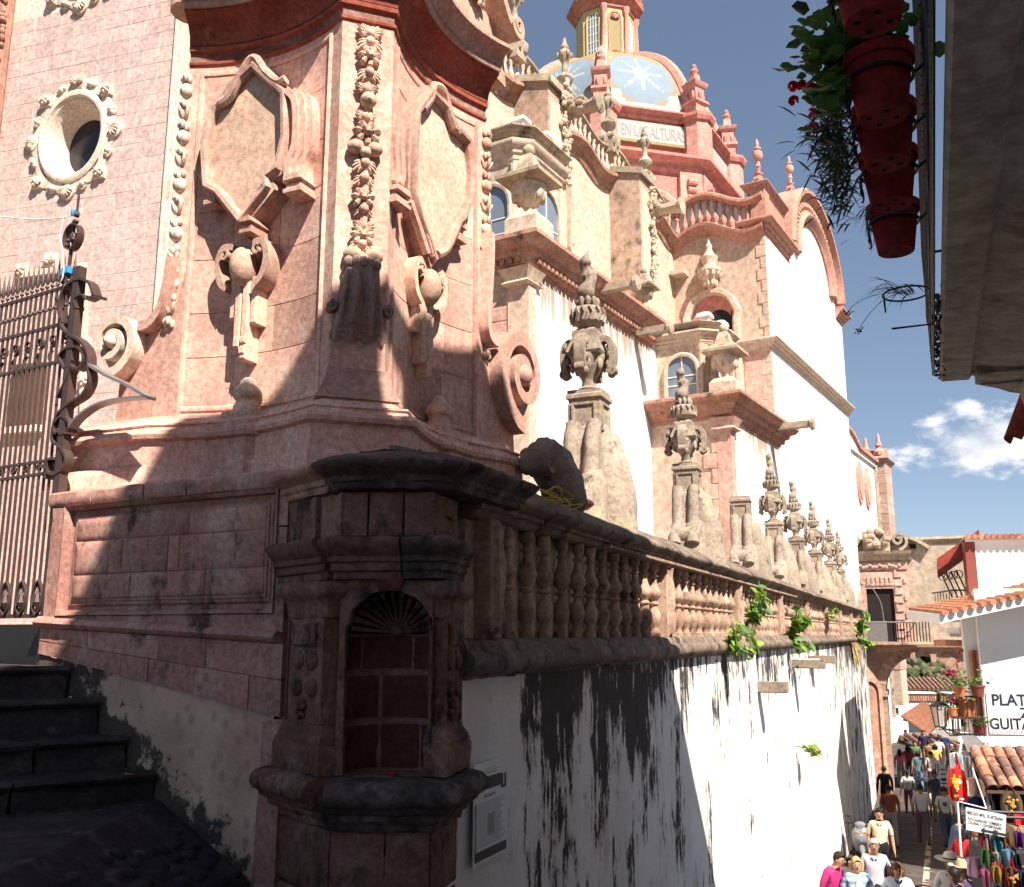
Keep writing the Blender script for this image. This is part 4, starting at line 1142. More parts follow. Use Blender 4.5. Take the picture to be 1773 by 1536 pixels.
# small pedestals breaking forward with knobs
for side in (-1, 1):
    f = 0.50 if side < 0 else 0.56
    s = 1.52*f; q = 0.15*4*f*(1-f)
    cx, cy = side*(HW + s*sin(FA) - q*cos(FA)), s*cos(FA) + q*sin(FA)
    nrm = (side*cos(FA), -sin(FA)) if False else (side*cos(FA)*1.0, -sin(FA))
    T = TR(cx, cy, 0) @ RZ(atan2(nrm[1], nrm[0]) + pi/2)      # local -y faces out
    p0 = [(-0.27,0.0),(-0.27,-0.16),(-0.16,-0.28),(0.16,-0.28),(0.27,-0.16),(0.27,0.0)]
    mb = MB(); mb.T = T
    mb.sweep(p0, [(-0.15,0.85),(0.035,0.85),(0.035,1.20),(0.02,1.215),(0.02,1.38),(-0.15,1.38)])
    mb.sweep(p0, [(-0.15,1.38),(0.02,1.38),(0.055,1.395),(0.065,1.425),(0.055,1.455),(0.02,1.47),(0.0,1.475),(-0.005,1.50),(0.0,1.515),(-0.05,1.545),(-0.09,1.60),(-0.15,1.60)])
    mb.vprism([(x*0.8, y*0.8) for x, y in p0], 0.9, 1.6)
    ped = mb.build('pedestal', M('pink'), pr)
    mb = MB(); mb.T = T
    mb.lathe([(0.105,1.60),(0.10,1.66),(0.085,1.68),(0.085,1.70),(0.105,1.72),(0.11,1.76),(0.09,1.80),(0.065,1.82),(0.05,1.86),(0.03,1.875),(0.0,1.88)], 14, (0,-0.10,0))
    for i in range(6):
        a = 2*pi*i/6; mb.ell((0.085*cos(a), -0.10+0.085*sin(a), 1.745), (0.035,0.035,0.03), 6, 5)
    mb.build('knob', M('pink_carved'), ped)
# cornice
mb = MB(); mb.sweep(full, [(-0.5,4.62),(0.0,4.62),(0.018,4.635),(0.022,4.655),(0.0,4.66),(0.0,4.74),(0.03,4.755),(0.035,4.785),(0.02,4.80),(-0.5,4.80)]); mb.build('neck_moulding', M('pink_red'), pr)
mb = MB(); mb.sweep(full, [(-0.5,4.80),(0.03,4.80),(0.045,4.88),(0.09,4.95),(0.17,5.0),(0.19,5.01),(0.19,5.03),(-0.5,5.03)]); mb.build('cornice_cove', M('pink_red'), pr)
mb = MB(); mb.sweep(full, [(-0.5,5.03),(0.21,5.03),(0.22,5.045),(0.22,5.08),(0.235,5.085),(0.25,5.13),(0.29,5.17),(0.33,5.185),(0.345,5.20),(0.345,5.235),(0.33,5.25),(-0.3,5.36),(-0.5,5.36)]); mb.build('cornice_crown', M('pink'), pr)
# sunk borders on the faces
for side in (-1, 1):
    for (i0, i1, z) in ((0.10,0.92,4.55),(0.10,0.92,1.70)):
        a = face_arc(side, i0=i0, i1=i1); a = a[::-1] if side < 0 else a
        mb = MB(); mb.sweep(a, [(-0.02,z-0.02),(0.012,z-0.02),(0.018,z),(0.012,z+0.02),(-0.02,z+0.02)]); mb.build('border_strip', M('pink'), body)
    for f in (0.09, 0.93):
        s = 1.52*f; q = 0.17*4*f*(1-f); x, y = side*(HW+s*sin(FA)-q*cos(FA)), s*cos(FA)+q*sin(FA)
        mb = MB(); mb.tube([(x,y,1.68),(x,y,4.57)], 0.022, 6); mb.build('border_strip', M('pink'), body)
# block joints on the faces: thin recessed lines cannot be cut, so courses stand very slightly proud
rj = random.Random(3)
for side in (-1, 1):
    z = 1.72
    while z < 4.5:
        h = rj.uniform(0.36,0.46); z1 = min(z+h, 4.52)
        cuts = [0.11, rj.uniform(0.3,0.45), rj.uniform(0.6,0.75), 0.91]
        for a, b in zip(cuts, cuts[1:]):
            p = face_arc(side, i0=a+0.0015, i1=b-0.0015, n=5); p = p[::-1] if side < 0 else p
            mb = MB(); o = 0.006 + rj.uniform(-0.0015,0.0015)
            mb.sweep(p, [(-0.03,z+.002),(o-0.004,z+.002),(o,z+.006),(o,z1-.006),(o-0.004,z1-.002),(-0.03,z1-.002)]); mb.build('face_stone', M('pink'), body)
        z = z1
# chamfer: flared foot, drapery bracket and garland
mb = MB(); mb.sweep([(-HW,0.05),(-HW,0.0),(HW,0.0),(HW,0.05)], [(-0.1,1.62),(0.10,1.62),(0.02,1.80),(0.015,1.86),(-0.1,1.86)]); mb.build('flared_foot', M('pink'), pr)
CH = Frame(PIER.o, PIER.az)
def CZ(py): return CH.L(630, py)[1]
mb = MB()
zA_, zB_ = CZ(462), CZ(588); vs = []; nu_, nv_ = 44, 14
for j in range(nv_+1):
    f = j/nv_; z = zA_ + (zB_-zA_)*f
    w = 0.135 + 0.075*f**1.5; d = 0.06 + 0.13*sin(pi*min(1.0, f*0.95+0.08))**0.8 - 0.035*f
    for i in range(nu_+1):
        a = pi*i/nu_; fl = 1 + (0.10+0.20*f)*cos(a*10)
        zz_ = z - (0.045*(0.5+0.5*cos(a*10)) if j == nv_ else 0)
        vs.append((-w*cos(a)*(0.94+0.06*fl), -d*sin(a)*fl - 0.004, zz_))
mb.add(vs, [(j*(nu_+1)+i, j*(nu_+1)+i+1, (j+1)*(nu_+1)+i+1, (j+1)*(nu_+1)+i) for j in range(nv_) for i in range(nu_)])
mb.prism([(-0.16,CZ(580)),(0.16,CZ(580)),(0.13,CZ(462)),(-0.13,CZ(462))], -0.05, 0.05)
for s in (-1, 1):
    mb.strip(spiral(s*0.215, CZ(540), 0.045, 0.012, pi/2, pi/2 + s*2.2*pi, 18), -0.07, 0.02, 0.022)
    mb.ell((s*0.215,-0.06,CZ(540)), 0.018)
for i in range(5): mb.ell((-0.10+0.05*i,-0.08-0.03*sin(pi*i/4),CZ(464)), (0.04,0.04,0.05), 8, 6)
mb.build('drapery_bracket', M('drape_stone'), pr, 60)
gar = [(60,'leafu',.13),(82,'leafd',.13),(105,'flower',.10),(135,'leafd',.12),(158,'leafu',.11),(180,'fruit',.09),(205,'leafu',.10),(238,'flower',.12),(262,'fruit2',.11),(292,'leafd',.12),(318,'leafd',.10),(350,'flower',.10),(372,'leafd',.09),(395,'leafu',.10),(415,'flower',.10),(432,'leafd',.12),(448,'fruit2',.12)]
mb = MB(); mb.tube([(0.0,-0.01,CZ(50)),(0.01,-0.03,CZ(250)),(0.0,-0.03,CZ(450))], 0.03, 6)
gobj = mb.build('garland', M('pink_carved'), pr)
for py, kind, r in gar:
    z = CZ(py); x = 0.01*RNG.uniform(-1,1); m2 = MB()
    if kind == 'flower': rosette(m2, x, -0.03, z, r*0.95, 7, 1.0)
    elif kind == 'leafd':
        for a in (-pi/2-0.8, -pi/2+0.8): leafy(m2, x, -0.02, z+0.03, r, a)
        m2.ell((x,-0.06,z+0.02), 0.04)
    elif kind == 'leafu':
        for a in (pi/2-0.9, pi/2+0.9): leafy(m2, x, -0.02, z-0.03, r, a)
        m2.ell((x,-0.06,z-0.02), 0.035)
    elif kind == 'fruit': m2.ell((x,-0.06,z), (r*0.7,r*0.75,r*0.7), 10, 8); m2.ell((x,-0.06-r*0.7,z-0.02), 0.016)
    else:
        for s in (-1,1): m2.ell((x+s*r*0.62,-0.05,z), (r*0.62,r*0.6,r*0.5), 9, 7)
        m2.ell((x,-0.08,z-0.05), (r*0.4,r*0.4,r*0.4))
    m2.build({'flower':'flower','leafd':'leaf','leafu':'leaf','fruit':'fruit','fruit2':'fruit'}[kind], M('pink_carved'), gobj)
# bead garlands down the outer edges and the end volutes
for side in (-1, 1):
    x, y = side*(HW+1.53*sin(FA)), 1.53*cos(FA)
    z = 4.5; root = None; k = 0
    mb = MB(); mb.tube([(x,y,4.5),(x,y,2.35)], 0.012, 5); root = mb.build('edge_garland', M('pink_carved'), pr)
    while z > 2.35:
        r = (0.055,0.075,0.05,0.06)[k % 4]; m2 = MB()
        if k % 4 == 1: m2.ell((x,y,z), (r*0.8,r*0.8,r*0.9), 8, 6)
        elif k % 4 == 3:
            for i in range(5):
                a = 2*pi*i/5; m2.ell((x+r*0.7*cos(a), y+r*0.7*sin(a), z+0.01), (r*0.3,r*0.3,r*0.9), 6, 5, M=Matrix.Rotation(0.5*cos(a),3,'Y') @ Matrix.Rotation(-0.5*sin(a),3,'X'))
        else:
            for i in range(6):
                a = 2*pi*i/6; m2.ell((x+r*0.6*cos(a), y+r*0.6*sin(a), z+RNG.uniform(-.02,.02)), (r*0.5,r*0.5,r*0.65), 6, 5)
        m2.build('fruit', M('cream' if side < 0 else 'pink_carved'), root); z -= r*1.75; k += 1
LF = Frame(PIER.W(-HW,0), PIER.az+44.0)     # left face: right direction points back to the chamfer
RF = Frame(PIER.W(HW,0), PIER.az-44.0)
def to_pier(F, mb):
    """matrix from a face frame to pier local"""
    a = F.rz - PIER.rz; x, y, z = PIER.loc(F.o); return TR(x, y, 0) @ RZ(a)
# volutes
def volute_at(F, cpx, cpy, rpx, rpy, dirn, mat):
    x, z = F.L(cpx, cpy); xr, _ = F.L(rpx, rpy); R = abs(xr-x)
    mb = MB(); mb.T = to_pier(F, mb)
    a0 = -pi/2
    sp = spiral(x, z, R*0.92, R*0.2, a0, a0 - dirn*3.7*pi, 44)
    mb.strip(sp, -0.13, 0.14, [R*0.27*(1-0.5*i/44) for i in range(45)])
    n = 24; mb.prism([(x+R*0.8*cos(2*pi*i/n), z+R*0.8*sin(2*pi*i/n)) for i in range(n)], 0.03, 0.12)
    mb.ell((x,-0.10,z), (R*0.2,0.09,R*0.2), 12, 8)
    o = mb.build('volute', mat, pr)
    return x, z, R
xv, zv, Rv = volute_at(LF, 213, 598, 168, 598, -1, M('cream'))
xr_, zr_, Rr = volute_at(RF, 888, 652, 930, 652, 1, M('pink'))
for F, x, z, R, s in ((LF,xv,zv,Rv,-1),(RF,xr_,zr_,Rr,1)):
    mb = MB(); mb.T = to_pier(F, mb)
    ex = s*1.50
    # sweeping neck from the shaft edge down to the volute, and the foot under it
    mb.strip(bez((ex, z+R*2.2),(ex+s*0.01, z+R*0.9),(x-s*R*1.5, z+R*0.25),(x-s*R*0.85, z+R*0.35), 12), -0.10, 0.12, [0.05+0.03*i/12 for i in range(13)])
    mb.prism([(ex-s*0.1,1.6),(x+s*R*0.05,1.6),(x+s*R*0.0,z-R*0.75),(x-s*R*0.95,z+R*0.2),(x-s*R*1.25,z+R*0.45),(ex-s*0.02,z+R*1.0),(ex-s*0.1,z+R*1.9)], 0.0, 0.14)
    mb.build('volute_neck', M('pink'), pr)
# shield panels
def cartouche(F, inner, ears_r, ears_l, y_front, mat_panel, mat_frame):
    pts = [F.L(px, py, y_front) for px, py in inner]
    T = to_pier(F, None)
    mb = MB(); mb.T = T; mb.prism(pts, y_front+0.02, 0.34); plate = mb.build('shield_plate', mat_panel, pr)
    n = len(pts); area = sum(pts[i][0]*pts[(i+1)%n][1]-pts[(i+1)%n][0]*pts[i][1] for i in range(n))
    if area < 0: pts = pts[::-1]
    mb = MB(); mb.T = T
    mb.sweep(pts, [(-0.005,-0.34),(-0.005,-y_front+0.025),(0.015,-y_front+0.05),(0.045,-y_front+0.055),(0.06,-y_front+0.035),(0.062,-y_front+0.01),(0.085,-y_front),(0.09,-y_front-0.06),(0.09,-0.34)], closed=True, axes='xz')
    fr = mb.build('shield_frame', mat_frame, plate)
    for k, poly in enumerate((ears_r, ears_l)):
        if not poly: continue
        q = [F.L(px, py, y_front-0.03) for px, py in poly]
        mb = MB(); mb.T = T
        # moulded side scroll: three parallel ribs
        for j, (o, d) in enumerate(((0.0,0.05),(0.05,0.03),(0.095,0.0))):
            s = 1 if k == 0 else -1
            mb.strip(smoothpath([(x+s*o, z) for x, z in q], 5), y_front-d, 0.34, 0.052)
        mb.build('side_scroll', mat_frame, plate)
    return plate
cartouche(LF, [(441,124),(468,150),(489,168),(490,240),(478,290),(457,306),(459,325),(421,373),(384,327),(366,318),(362,250),(372,206),(376,193),(396,173),(405,160),(420,143)],
          [(497,158),(512,178),(512,245),(500,282),(498,318)], None, -0.02, M('pink_carved'), M('pink'))
cartouche(RF, [(745,168),(768,190),(780,226),(795,238),(806,250),(812,300),(808,345),(795,372),(780,385),(770,410),(748,438),(740,410),(728,380),(716,335),(718,250),(722,200)],
          None, [(700,200),(694,245),(696,300),(692,320)], 0.02, M('pink_carved'), M('pink'))
# jutting moulded brackets at the shield corners
def bracket(F, px, py, w, h, y0, name='shield_bracket'):
    x, z = F.L(px, py, y0); mb = MB(); mb.T = to_pier(F, None)
    for k in range(3): mb.box(x-w/2+0.012*k, x+w/2-0.012*k, y0+0.02*k, 0.3, z-h/2+h*k/3, z-h/2+h*(k+1)/3-0.002)
    mb.prism([(x-w/2,z+h/2-.001),(x+w/2,z+h/2-.001),(x+w*0.3,z+h*0.95),(x-w*0.5,z+h*0.85)], y0-0.005, 0.3)
    mb.build(name, M('pink'), pr)
bracket(LF, 505, 320, 0.16, 0.10, -0.10); bracket(LF, 362, 340, 0.11, 0.12, -0.04); bracket(LF, 424, 392, 0.11, 0.09, -0.08)
bracket(RF, 700, 345, 0.20, 0.10, -0.07); bracket(RF, 800, 405, 0.17, 0.13, 0.0)
def crest(F, pts, y0, r):
    mb = MB(); mb.T = to_pier(F, None); q = [F.L(px,py,y0) for px,py in pts]
    mb.tube([(x, y0-0.02, z) for x, z in smoothpath(q, 5)], r, 8); mb.build('shield_crest', M('pink'), pr)
crest(LF, [(385,182),(402,168),(422,130),(443,104),(462,128),(484,146),(498,140)], -0.02, 0.04)
crest(RF, [(728,190),(742,172),(748,150),(765,160),(778,205),(790,232)], 0.02, 0.035)
crest(RF, [(705,350),(722,400),(735,440)], 0.03, 0.035); crest(RF, [(718,352),(738,420),(745,445)], 0.02, 0.03); crest(RF, [(790,385),(770,430),(752,442)], 0.0, 0.04)
# urn ornaments below the shields
def urn_orn(F, cpx, cpy, y0):
    x, z = F.L(cpx, cpy, y0); T = to_pier(F, None)
    mb = MB(); mb.T = T; mb.ell((x,y0,z), (0.105,0.11,0.16), 14, 10); u = mb.build('urn', M('pink_carved'), pr)
    mb = MB(); mb.T = T
    for s in (-1, 1):
        mb.strip(smoothpath([(x+s*0.10,z+0.17),(x+s*0.19,z+0.17),(x+s*0.235,z+0.05),(x+s*0.20,z-0.10),(x+s*0.13,z-0.17)], 5), y0-0.03, y0+0.2, 0.05)
        mb.strip(spiral(x+s*0.16, z+0.10, 0.05, 0.012, pi/2, pi/2+s*2*pi, 14), y0-0.05, y0+0.12, 0.02)
    mb.build('handle', M('pink_carved'), u)
    mb = MB(); mb.T = T
    for k, (dx, l) in enumerate(((-0.035,0.52),(0.035,0.62),(0.10,0.34),(-0.10,0.28))):
        mb.cbox(x+dx-0.032, x+dx+0.032, y0+0.02*(k>1), y0+0.2, z-0.12-l, z-0.08, 0.012)
    mb.cbox(x+0.01, x+0.065, y0-0.01, y0+0.15, z-0.62, z-0.56, 0.01); mb.cbox(x+0.0, x+0.06, y0-0.01, y0+0.15, z-0.70, z-0.64, 0.01)
    mb.build('tassel', M('pink_carved'), u)
urn_orn(LF, 421, 462, 0.02); urn_orn(RF, 742, 498, 0.06)
# crest above the cornice on the right and left
T = to_pier(RF, None)
mb = MB(); mb.T = T
x, z = RF.L(868, 55, 0.0)
mb.strip(spiral(x, z, 0.13, 0.03, -pi*0.9, -pi*0.9+3.2*pi, 30), -0.2, 0.1, [0.06*(1-0.4*i/30) for i in range(31)])
mb.strip(smoothpath([(x-0.12,z-0.03),(x-0.25,z+0.1),(x-0.36,z+0.3),(x-0.3,z+0.5),(x-0.1,z+0.55)], 6), -0.18, 0.12, 0.09)
mb.prism([(x-1.3,5.2),(x+0.1,5.2),(x+0.02,z-0.1),(x-0.3,z+0.0),(x-0.6,z+0.35),(x-1.3,z+0.5)], 0.0, 0.25)
cr = mb.build('crest_scroll', M('pink_carved'), pr)
mb = MB(); mb.T = T
fruitlet(mb, x-0.62, -0.02, z+0.12, 0.17, 16); leafy(mb, x-0.75, -0.02, z+0.1, 0.16, 2.4); rosette(mb, x-0.55, -0.05, z-0.02, 0.08); leafy(mb, x-0.5,-0.02,z+0.02,0.12,-0.6)
mb.build('crest_foliage', M('pink_carved'), cr)
mb = MB(); mb.T = to_pier(LF, None); x, z = LF.L(330, 5, 0.0)
mb.lathe([(0.16,-0.1),(0.17,0.1),(0.12,0.2),(0.1,0.5)], 12, (x,0.0,z)); mb.prism([(x,5.2),(x+1.3,5.2),(x+1.3,6.1),(x+0.3,5.9),(x,5.5)], 0.02, 0.25); mb.build('crest_scroll', M('pink_carved'), pr)
# ------------------------------------------------------------------ church tower wall behind the pier
_p = at_y(300, 300, 13.6)
TW = Frame((_p.x, _p.y), 107.0)
tw = thing('church_tower', 'pale pink ashlar church tower wall with carved oval windows behind the iron gate', 'tower', TW)
def TL(px, py, yo=0.0): return TW.L(px, py, yo)
ovals = []
for (cx, cy, w, h) in ((128,238,0.60,0.74),(150,-75,0.60,0.74)):
    x, z = TL(cx, cy); ovals.append((x, z, w, h))
TX0, TX1, TZ0, TZ1 = -6.5, 0.0, -1.4, 11.2
# backing wall with oval openings, built as cells
def wall_with_ovals(mb, x0, x1, z0, z1, ov, y0, n=28):
    """rectangle with oval holes: horizontal bands, hole bands triangulated as rings"""
    zs = sorted(o[1] for o in ov); cuts = [z0]
    ovs = sorted(ov, key=lambda o: o[1])
    for a, b in zip(ovs, ovs[1:]): cuts.append((a[1]+a[3] + b[1]-b[3])/2)
    cuts.append(z1)
    for o, c0, c1 in zip(ovs, cuts, cuts[1:]):
        ring = []; rect = []
        for i in range(n):
            a = 2*pi*i/n; ca, sa = cos(a), sin(a)
            ring.append((o[0]+o[2]*ca, y0, o[1]+o[3]*sa))
            # point on the rectangle border in this direction
            tx = ((x1 if ca > 0 else x0)-o[0])/ca if abs(ca) > 1e-6 else 1e9
            tz = ((c1 if sa > 0 else c0)-o[1])/sa if abs(sa) > 1e-6 else 1e9
            t = min(tx, tz); rect.append([o[0]+t*ca, y0, o[1]+t*sa])
        for cxr, czr in ((x0,c0),(x1,c0),(x1,c1),(x0,c1)):
            k = min(range(n), key=lambda i: (rect[i][0]-cxr)**2+(rect[i][2]-czr)**2); rect[k] = [cxr, y0, czr]
        mb.add(ring+[tuple(q) for q in rect], [(i,(i+1)%n,n+(i+1)%n,n+i) for i in range(n)])
mb = MB(); wall_with_ovals(mb, TX0, TX1, TZ0, TZ1, ovals, 0.0)
mb.box(TX0, TX1, 0.9, 1.5, TZ0, TZ1); mb.box(TX1-0.3, TX1, 0.02, 1.5, TZ0, TZ1)
wallo = mb.build('wall', M('mortar'), tw, 0)
# ashlar blocks
rt = random.Random(12); z = 3.0; nblk = 0; row = 0
bh = 0.27
while z < TZ1 - 1.1 and nblk < 300:
    x = TX1 - 0.16 - (0.0 if row % 2 else 0.24)
    xx = TX1 - 0.14
    first = True
    while xx > -3.6:
        w = (0.3 if (first and row % 2) else rt.uniform(0.50,0.66)); first = False
        x0, x1 = xx - w, xx
        xx = x0
        # keep clear of the ovals: clip the block against them
        ok = True; a0, a1 = x0, x1
        for o in ovals:
            zz_ = max(z, min(o[1], z+bh)); 
            e = 1 - ((zz_-o[1])/(o[3]+0.06))**2
            if e <= 0: continue
            half = (o[2]+0.06)*sqrt(e)
            if a1 > o[0]-half and a0 < o[0]+half:
                if a0 < o[0]-half: a1 = o[0]-half
                elif a1 > o[0]+half: a0 = o[0]+half
                else: ok = False
        px_vis = TW.W((a0+a1)/2, 0, z)
        u = px_vis.x/px_vis.y
        if not ok or a1-a0 < 0.06 or u < -0.72: continue
        m2 = MB(); d = rt.uniform(-0.002,0.003)
        m2.cbox(a0+0.005, a1-0.005, -0.004+d*0.4, 0.05, z+0.004, z+bh-0.004, 0.003); m2.build('ashlar_block', M('tower_block'), wallo); nblk += 1
    z += bh; row += 1
# plain coursed stone lower down
mb = MB(); mb.box(TX0, TX1-0.15, -0.004, 0.05, TZ0, 2.99); mb.build('lower_wall', M('tower_block'), wallo)
mb = MB(); mb.cbox(TX1-0.14, TX1+0.02, -0.045, 0.9, TZ0, TZ1, 0.02); mb.cbox(TX1-0.135, TX1-0.07, -0.075, 0.2, TZ0, TZ1, 0.02); mb.build('corner_strip', M('cream'), tw)
# carved column at the far edge
mb = MB(); xk = TL(8, 100)[0]
mb.tube([(xk,-0.12,TZ0),(xk,-0.12,TZ1)], 0.16, 10)
col = mb.build('carved_column', M('church_trim'), tw)
mb = MB()
for i in range(60):
    fruitlet(mb, xk, -0.2, 6.2+i*0.085, 0.17, 5)
mb.build('column_carving', M('church_trim'), col)
def oval_window(x, z, w, h, par):
    n = 36
    E = lambda k, y, dz=0.0: [(x + w*k*cos(2*pi*i/n), y, z + h*k*sin(2*pi*i/n) + dz) for i in range(n)]
    mb = MB()
    rings = [E(1.12,0.02), E(1.12,-0.05), E(1.04,-0.085), E(0.97,-0.075), E(0.93,-0.03), E(0.90,-0.03), E(0.86,0.0), E(0.70,0.34,0.0), E(0.68,0.36,0.0)]
    vs = [p for r in rings for p in r]
    fs = [(j*n+i, j*n+(i+1)%n, (j+1)*n+(i+1)%n, (j+1)*n+i) for j in range(len(rings)-1) for i in range(n)]
    mb.add(vs, fs); fr = mb.build('oval_frame', M('cream'), par, 45)
    mb = MB(); mb.add(E(0.70,0.36,0.0), [list(range(n))]); mb.build('pane', M('dark_glass'), fr, 0)
    mb = MB(); n2 = 48
    rings = [[(x + w*k_*(1+0.05*cos(8*2*pi*i/n2))*cos(2*pi*i/n2), y_, z + h*k_*(1+0.05*cos(8*2*pi*i/n2))*sin(2*pi*i/n2)) for i in range(n2)] for k_, y_ in ((1.36,0.02),(1.36,-0.022),(1.30,-0.035),(1.12,-0.035))]
    mb.add([p for r_ in rings for p in r_], [(j*n2+i, j*n2+(i+1)%n2, (j+1)*n2+(i+1)%n2, (j+1)*n2+i) for j in range(3) for i in range(n2)]); mb.build('frame_band', M('cream'), fr)
    for k in range(8):
        a = pi/2 + k*pi/4
        q = 1.36 if k % 2 == 0 else 1.42
        cx, cz = x + w*q*cos(a), z + h*q*sin(a)*0.97
        m2 = MB()
        if k % 2 == 0:
            m2.lathe([(0.13,0.03),(0.135,0.0),(0.12,-0.04)], 14) if False else None
            nn = 14; m2.prism([(cx+0.135*cos(2*pi*i/nn), cz+0.135*sin(2*pi*i/nn)) for i in range(nn)], -0.05, 0.03)
            shell(m2, cx-0.05*cos(a), -0.05, cz-0.05*sin(a), 0.14, a, 7, 1.3, 0.6)
        else:
            m2.cbox(cx-0.105, cx+0.105, -0.06, 0.03, cz-0.105, cz+0.105, 0.015)
            fruitlet(m2, cx, -0.06, cz, 0.10, 9); rosette(m2, cx, -0.08, cz, 0.09, 6, 0.8)
        m2.build('frame_shell' if k % 2 == 0 else 'frame_rosette', M('cream'), fr)
        # fruit and scroll between
        a2 = a + pi/8; m2 = MB(); c2, z2 = x + w*1.30*cos(a2), z + h*1.27*sin(a2)
        m2.ell((c2,-0.05,z2), (0.055,0.05,0.055), 8, 6); m2.ell((c2+0.06*cos(a2+1.6),-0.04,z2+0.06*sin(a2+1.6)), 0.04); m2.ell((c2-0.06*cos(a2+1.6),-0.04,z2-0.06*sin(a2+1.6)), 0.04)
        m2.strip(spiral(c2, z2, 0.10, 0.05, a2-1.5, a2+1.5, 10), -0.045, 0.02, 0.03)
        m2.build('frame_fruit', M('cream'), fr)
for o in ovals: oval_window(*o, tw)
# shuttered window seen through the gate
x0, z0 = TL(18, 742); x1, z1 = TL(84, 628)
mb = MB(); mb.box(x0, x1, -0.06, -0.01, z0, z1); wd = mb.build('shuttered_window', M('wood_brown'), tw)
fx0_, fz1_ = TL(30, 455); fx1_, _ = TL(148, 455)
for k_, (px_, py_) in enumerate(((40,470),(90,452),(140,470),(148,600),(150,660))):
    xx_, zz_ = TL(px_, py_); m2 = MB()
    m2.cbox(xx_-0.12, xx_+0.12, -0.06, 0.02, zz_-0.12, zz_+0.12, 0.015)
    (shell(m2, xx_, -0.05, zz_-0.05, 0.15, pi/2, 7, 1.3, 0.6) if k_ == 1 else rosette(m2, xx_, -0.06, zz_, 0.1, 6, 0.8)); m2.build('frame_carving', M('cream'), wd)
mb = MB(); q_ = [TL(148,742), TL(148,480), TL(100,470), TL(40,478)]; mb.strip([(a,b) for a, b in q_], -0.07, 0.02, 0.10); mb.build('window_surround', M('cream'), wd)
for i in range(6):
    xx = x0 + (x1-x0)*(i+0.5)/6
    mb = MB(); mb.lathe([(0.04,0),(0.045,0.1),(0.035,0.3),(0.045,(z1-z0)*0.5),(0.035,(z1-z0)*0.8),(0.045,(z1-z0)-0.02)], 8, (xx,-0.09,z0)); mb.build('window_bar', M('wood_brown'), wd)
mb = MB(); mb.box(x0-0.05, x1+0.05, -0.12, 0.0, z0-0.1, z0); mb.build('window_sill', M('cream'), wd)

# ------------------------------------------------------------------ wrought iron gate
_g = at_y(77, 1130, 7.06)
GT = Frame((_g.x, _g.y), 121.0)
gt = thing('iron_gate', 'tall wrought iron gate with spear tips and scrolls beside the carved pier', 'gate', GT)
G = lambda px, py: GT.L(px, py)
gx0 = -2.2
def grail(py_l, py_r, th=0.022, name='rail'):
    xa, za = G(100, py_r); z = za
    mb = MB(); mb.box(gx0, 0.0, -0.012, 0.012, z-th/2, z+th/2); mb.build(name, M('iron'), gt); return z
zr1 = grail(528, 501); zr2 = grail(582, 563); zr3 = grail(640, 627); zr4 = grail(799, 795); zr5 = grail(821, 817); zr6 = grail(1066, 1066, 0.03)
ztop = G(105, 445)[1]
zbot = -0.32
post_t = G(118, 470)
mb = MB(); mb.box(-0.034, 0.034, -0.034, 0.034, zbot, post_t[1]); mb.build('post', M('iron'), gt)
bar = MB(); bar.tube([(0,0,zr6),(0,0,zr1)], 0.0125, 6)
bar.ell((0,0,(zr1+zr2)/2), (0.022,0.022,0.018), 6, 5); barm = bar.mesh('gate_bar', M('iron'))
spk = MB(); spk.tube([(0,0,zr1),(0,0,zr1+0.06)], 0.007, 6); spk.ell((0,0,zr1+0.045), 0.017, 6, 5)
spk.lathe([(0.006,zr1+0.06),(0.019,zr1+0.09),(0.012,zr1+0.15),(0.0,ztop)], 6); spm = spk.mesh('spear_tip', M('iron'))
for i in range(30):
    x = -0.075 - i*0.068
    b = mkobj('gate_bar', barm, gt, (x,0,0)); mkobj('spear_tip', spm, b, (0,0,0))
csc = MB()
hh = (zr2-zr3)
csc.strip(spiral(0.0, zr3+hh*0.62, 0.055, 0.018, -pi/2, 1.9*pi, 22), -0.014, 0.014, 0.007)
csc.strip(smoothpath([(0.0,zr3+hh*0.35),(-0.03,zr3+hh*0.2),(0.0,zr3)], 5), -0.014, 0.014, 0.007); cm = csc.mesh('scroll', M('iron'))
for i in range(13): mkobj('scroll', cm, gt, (-0.10-0.165*i, 0.0, 0))
sm = MB(); sm.strip(spiral(0,(zr4+zr5)/2,0.036,0.012,0,2.6*pi,18), -0.012, 0.012, 0.006); smm = sm.mesh('scroll', M('iron'))
for i in range(13): mkobj('scroll', smm, gt, (-0.12-0.165*i, 0.0, 0))
lf = MB()
for s in (-1,1): lf.strip(bez((0,zr6),(s*0.09,zr6+0.08),(s*0.07,zr6+0.2),(0.0,zr6+0.26),10), -0.012, 0.012, 0.012)
lf.lathe([(0.0,zr6+0.05),(0.03,zr6+0.1),(0.0,zr6+0.22)], 6); lfm = lf.mesh('leaf_ornament', M('iron'))
for i in range(11): mkobj('leaf_ornament', lfm, gt, (-0.12-0.2*i, -0.02, 0))
mb = MB(); mb.box(gx0, 0.0, -0.02, 0.02, zbot, zbot+0.05); mb.box(gx0, 0.0, -0.006, 0.006, zbot, zr6-0.06); mb.build('kick_plate', M('iron_black'), gt)
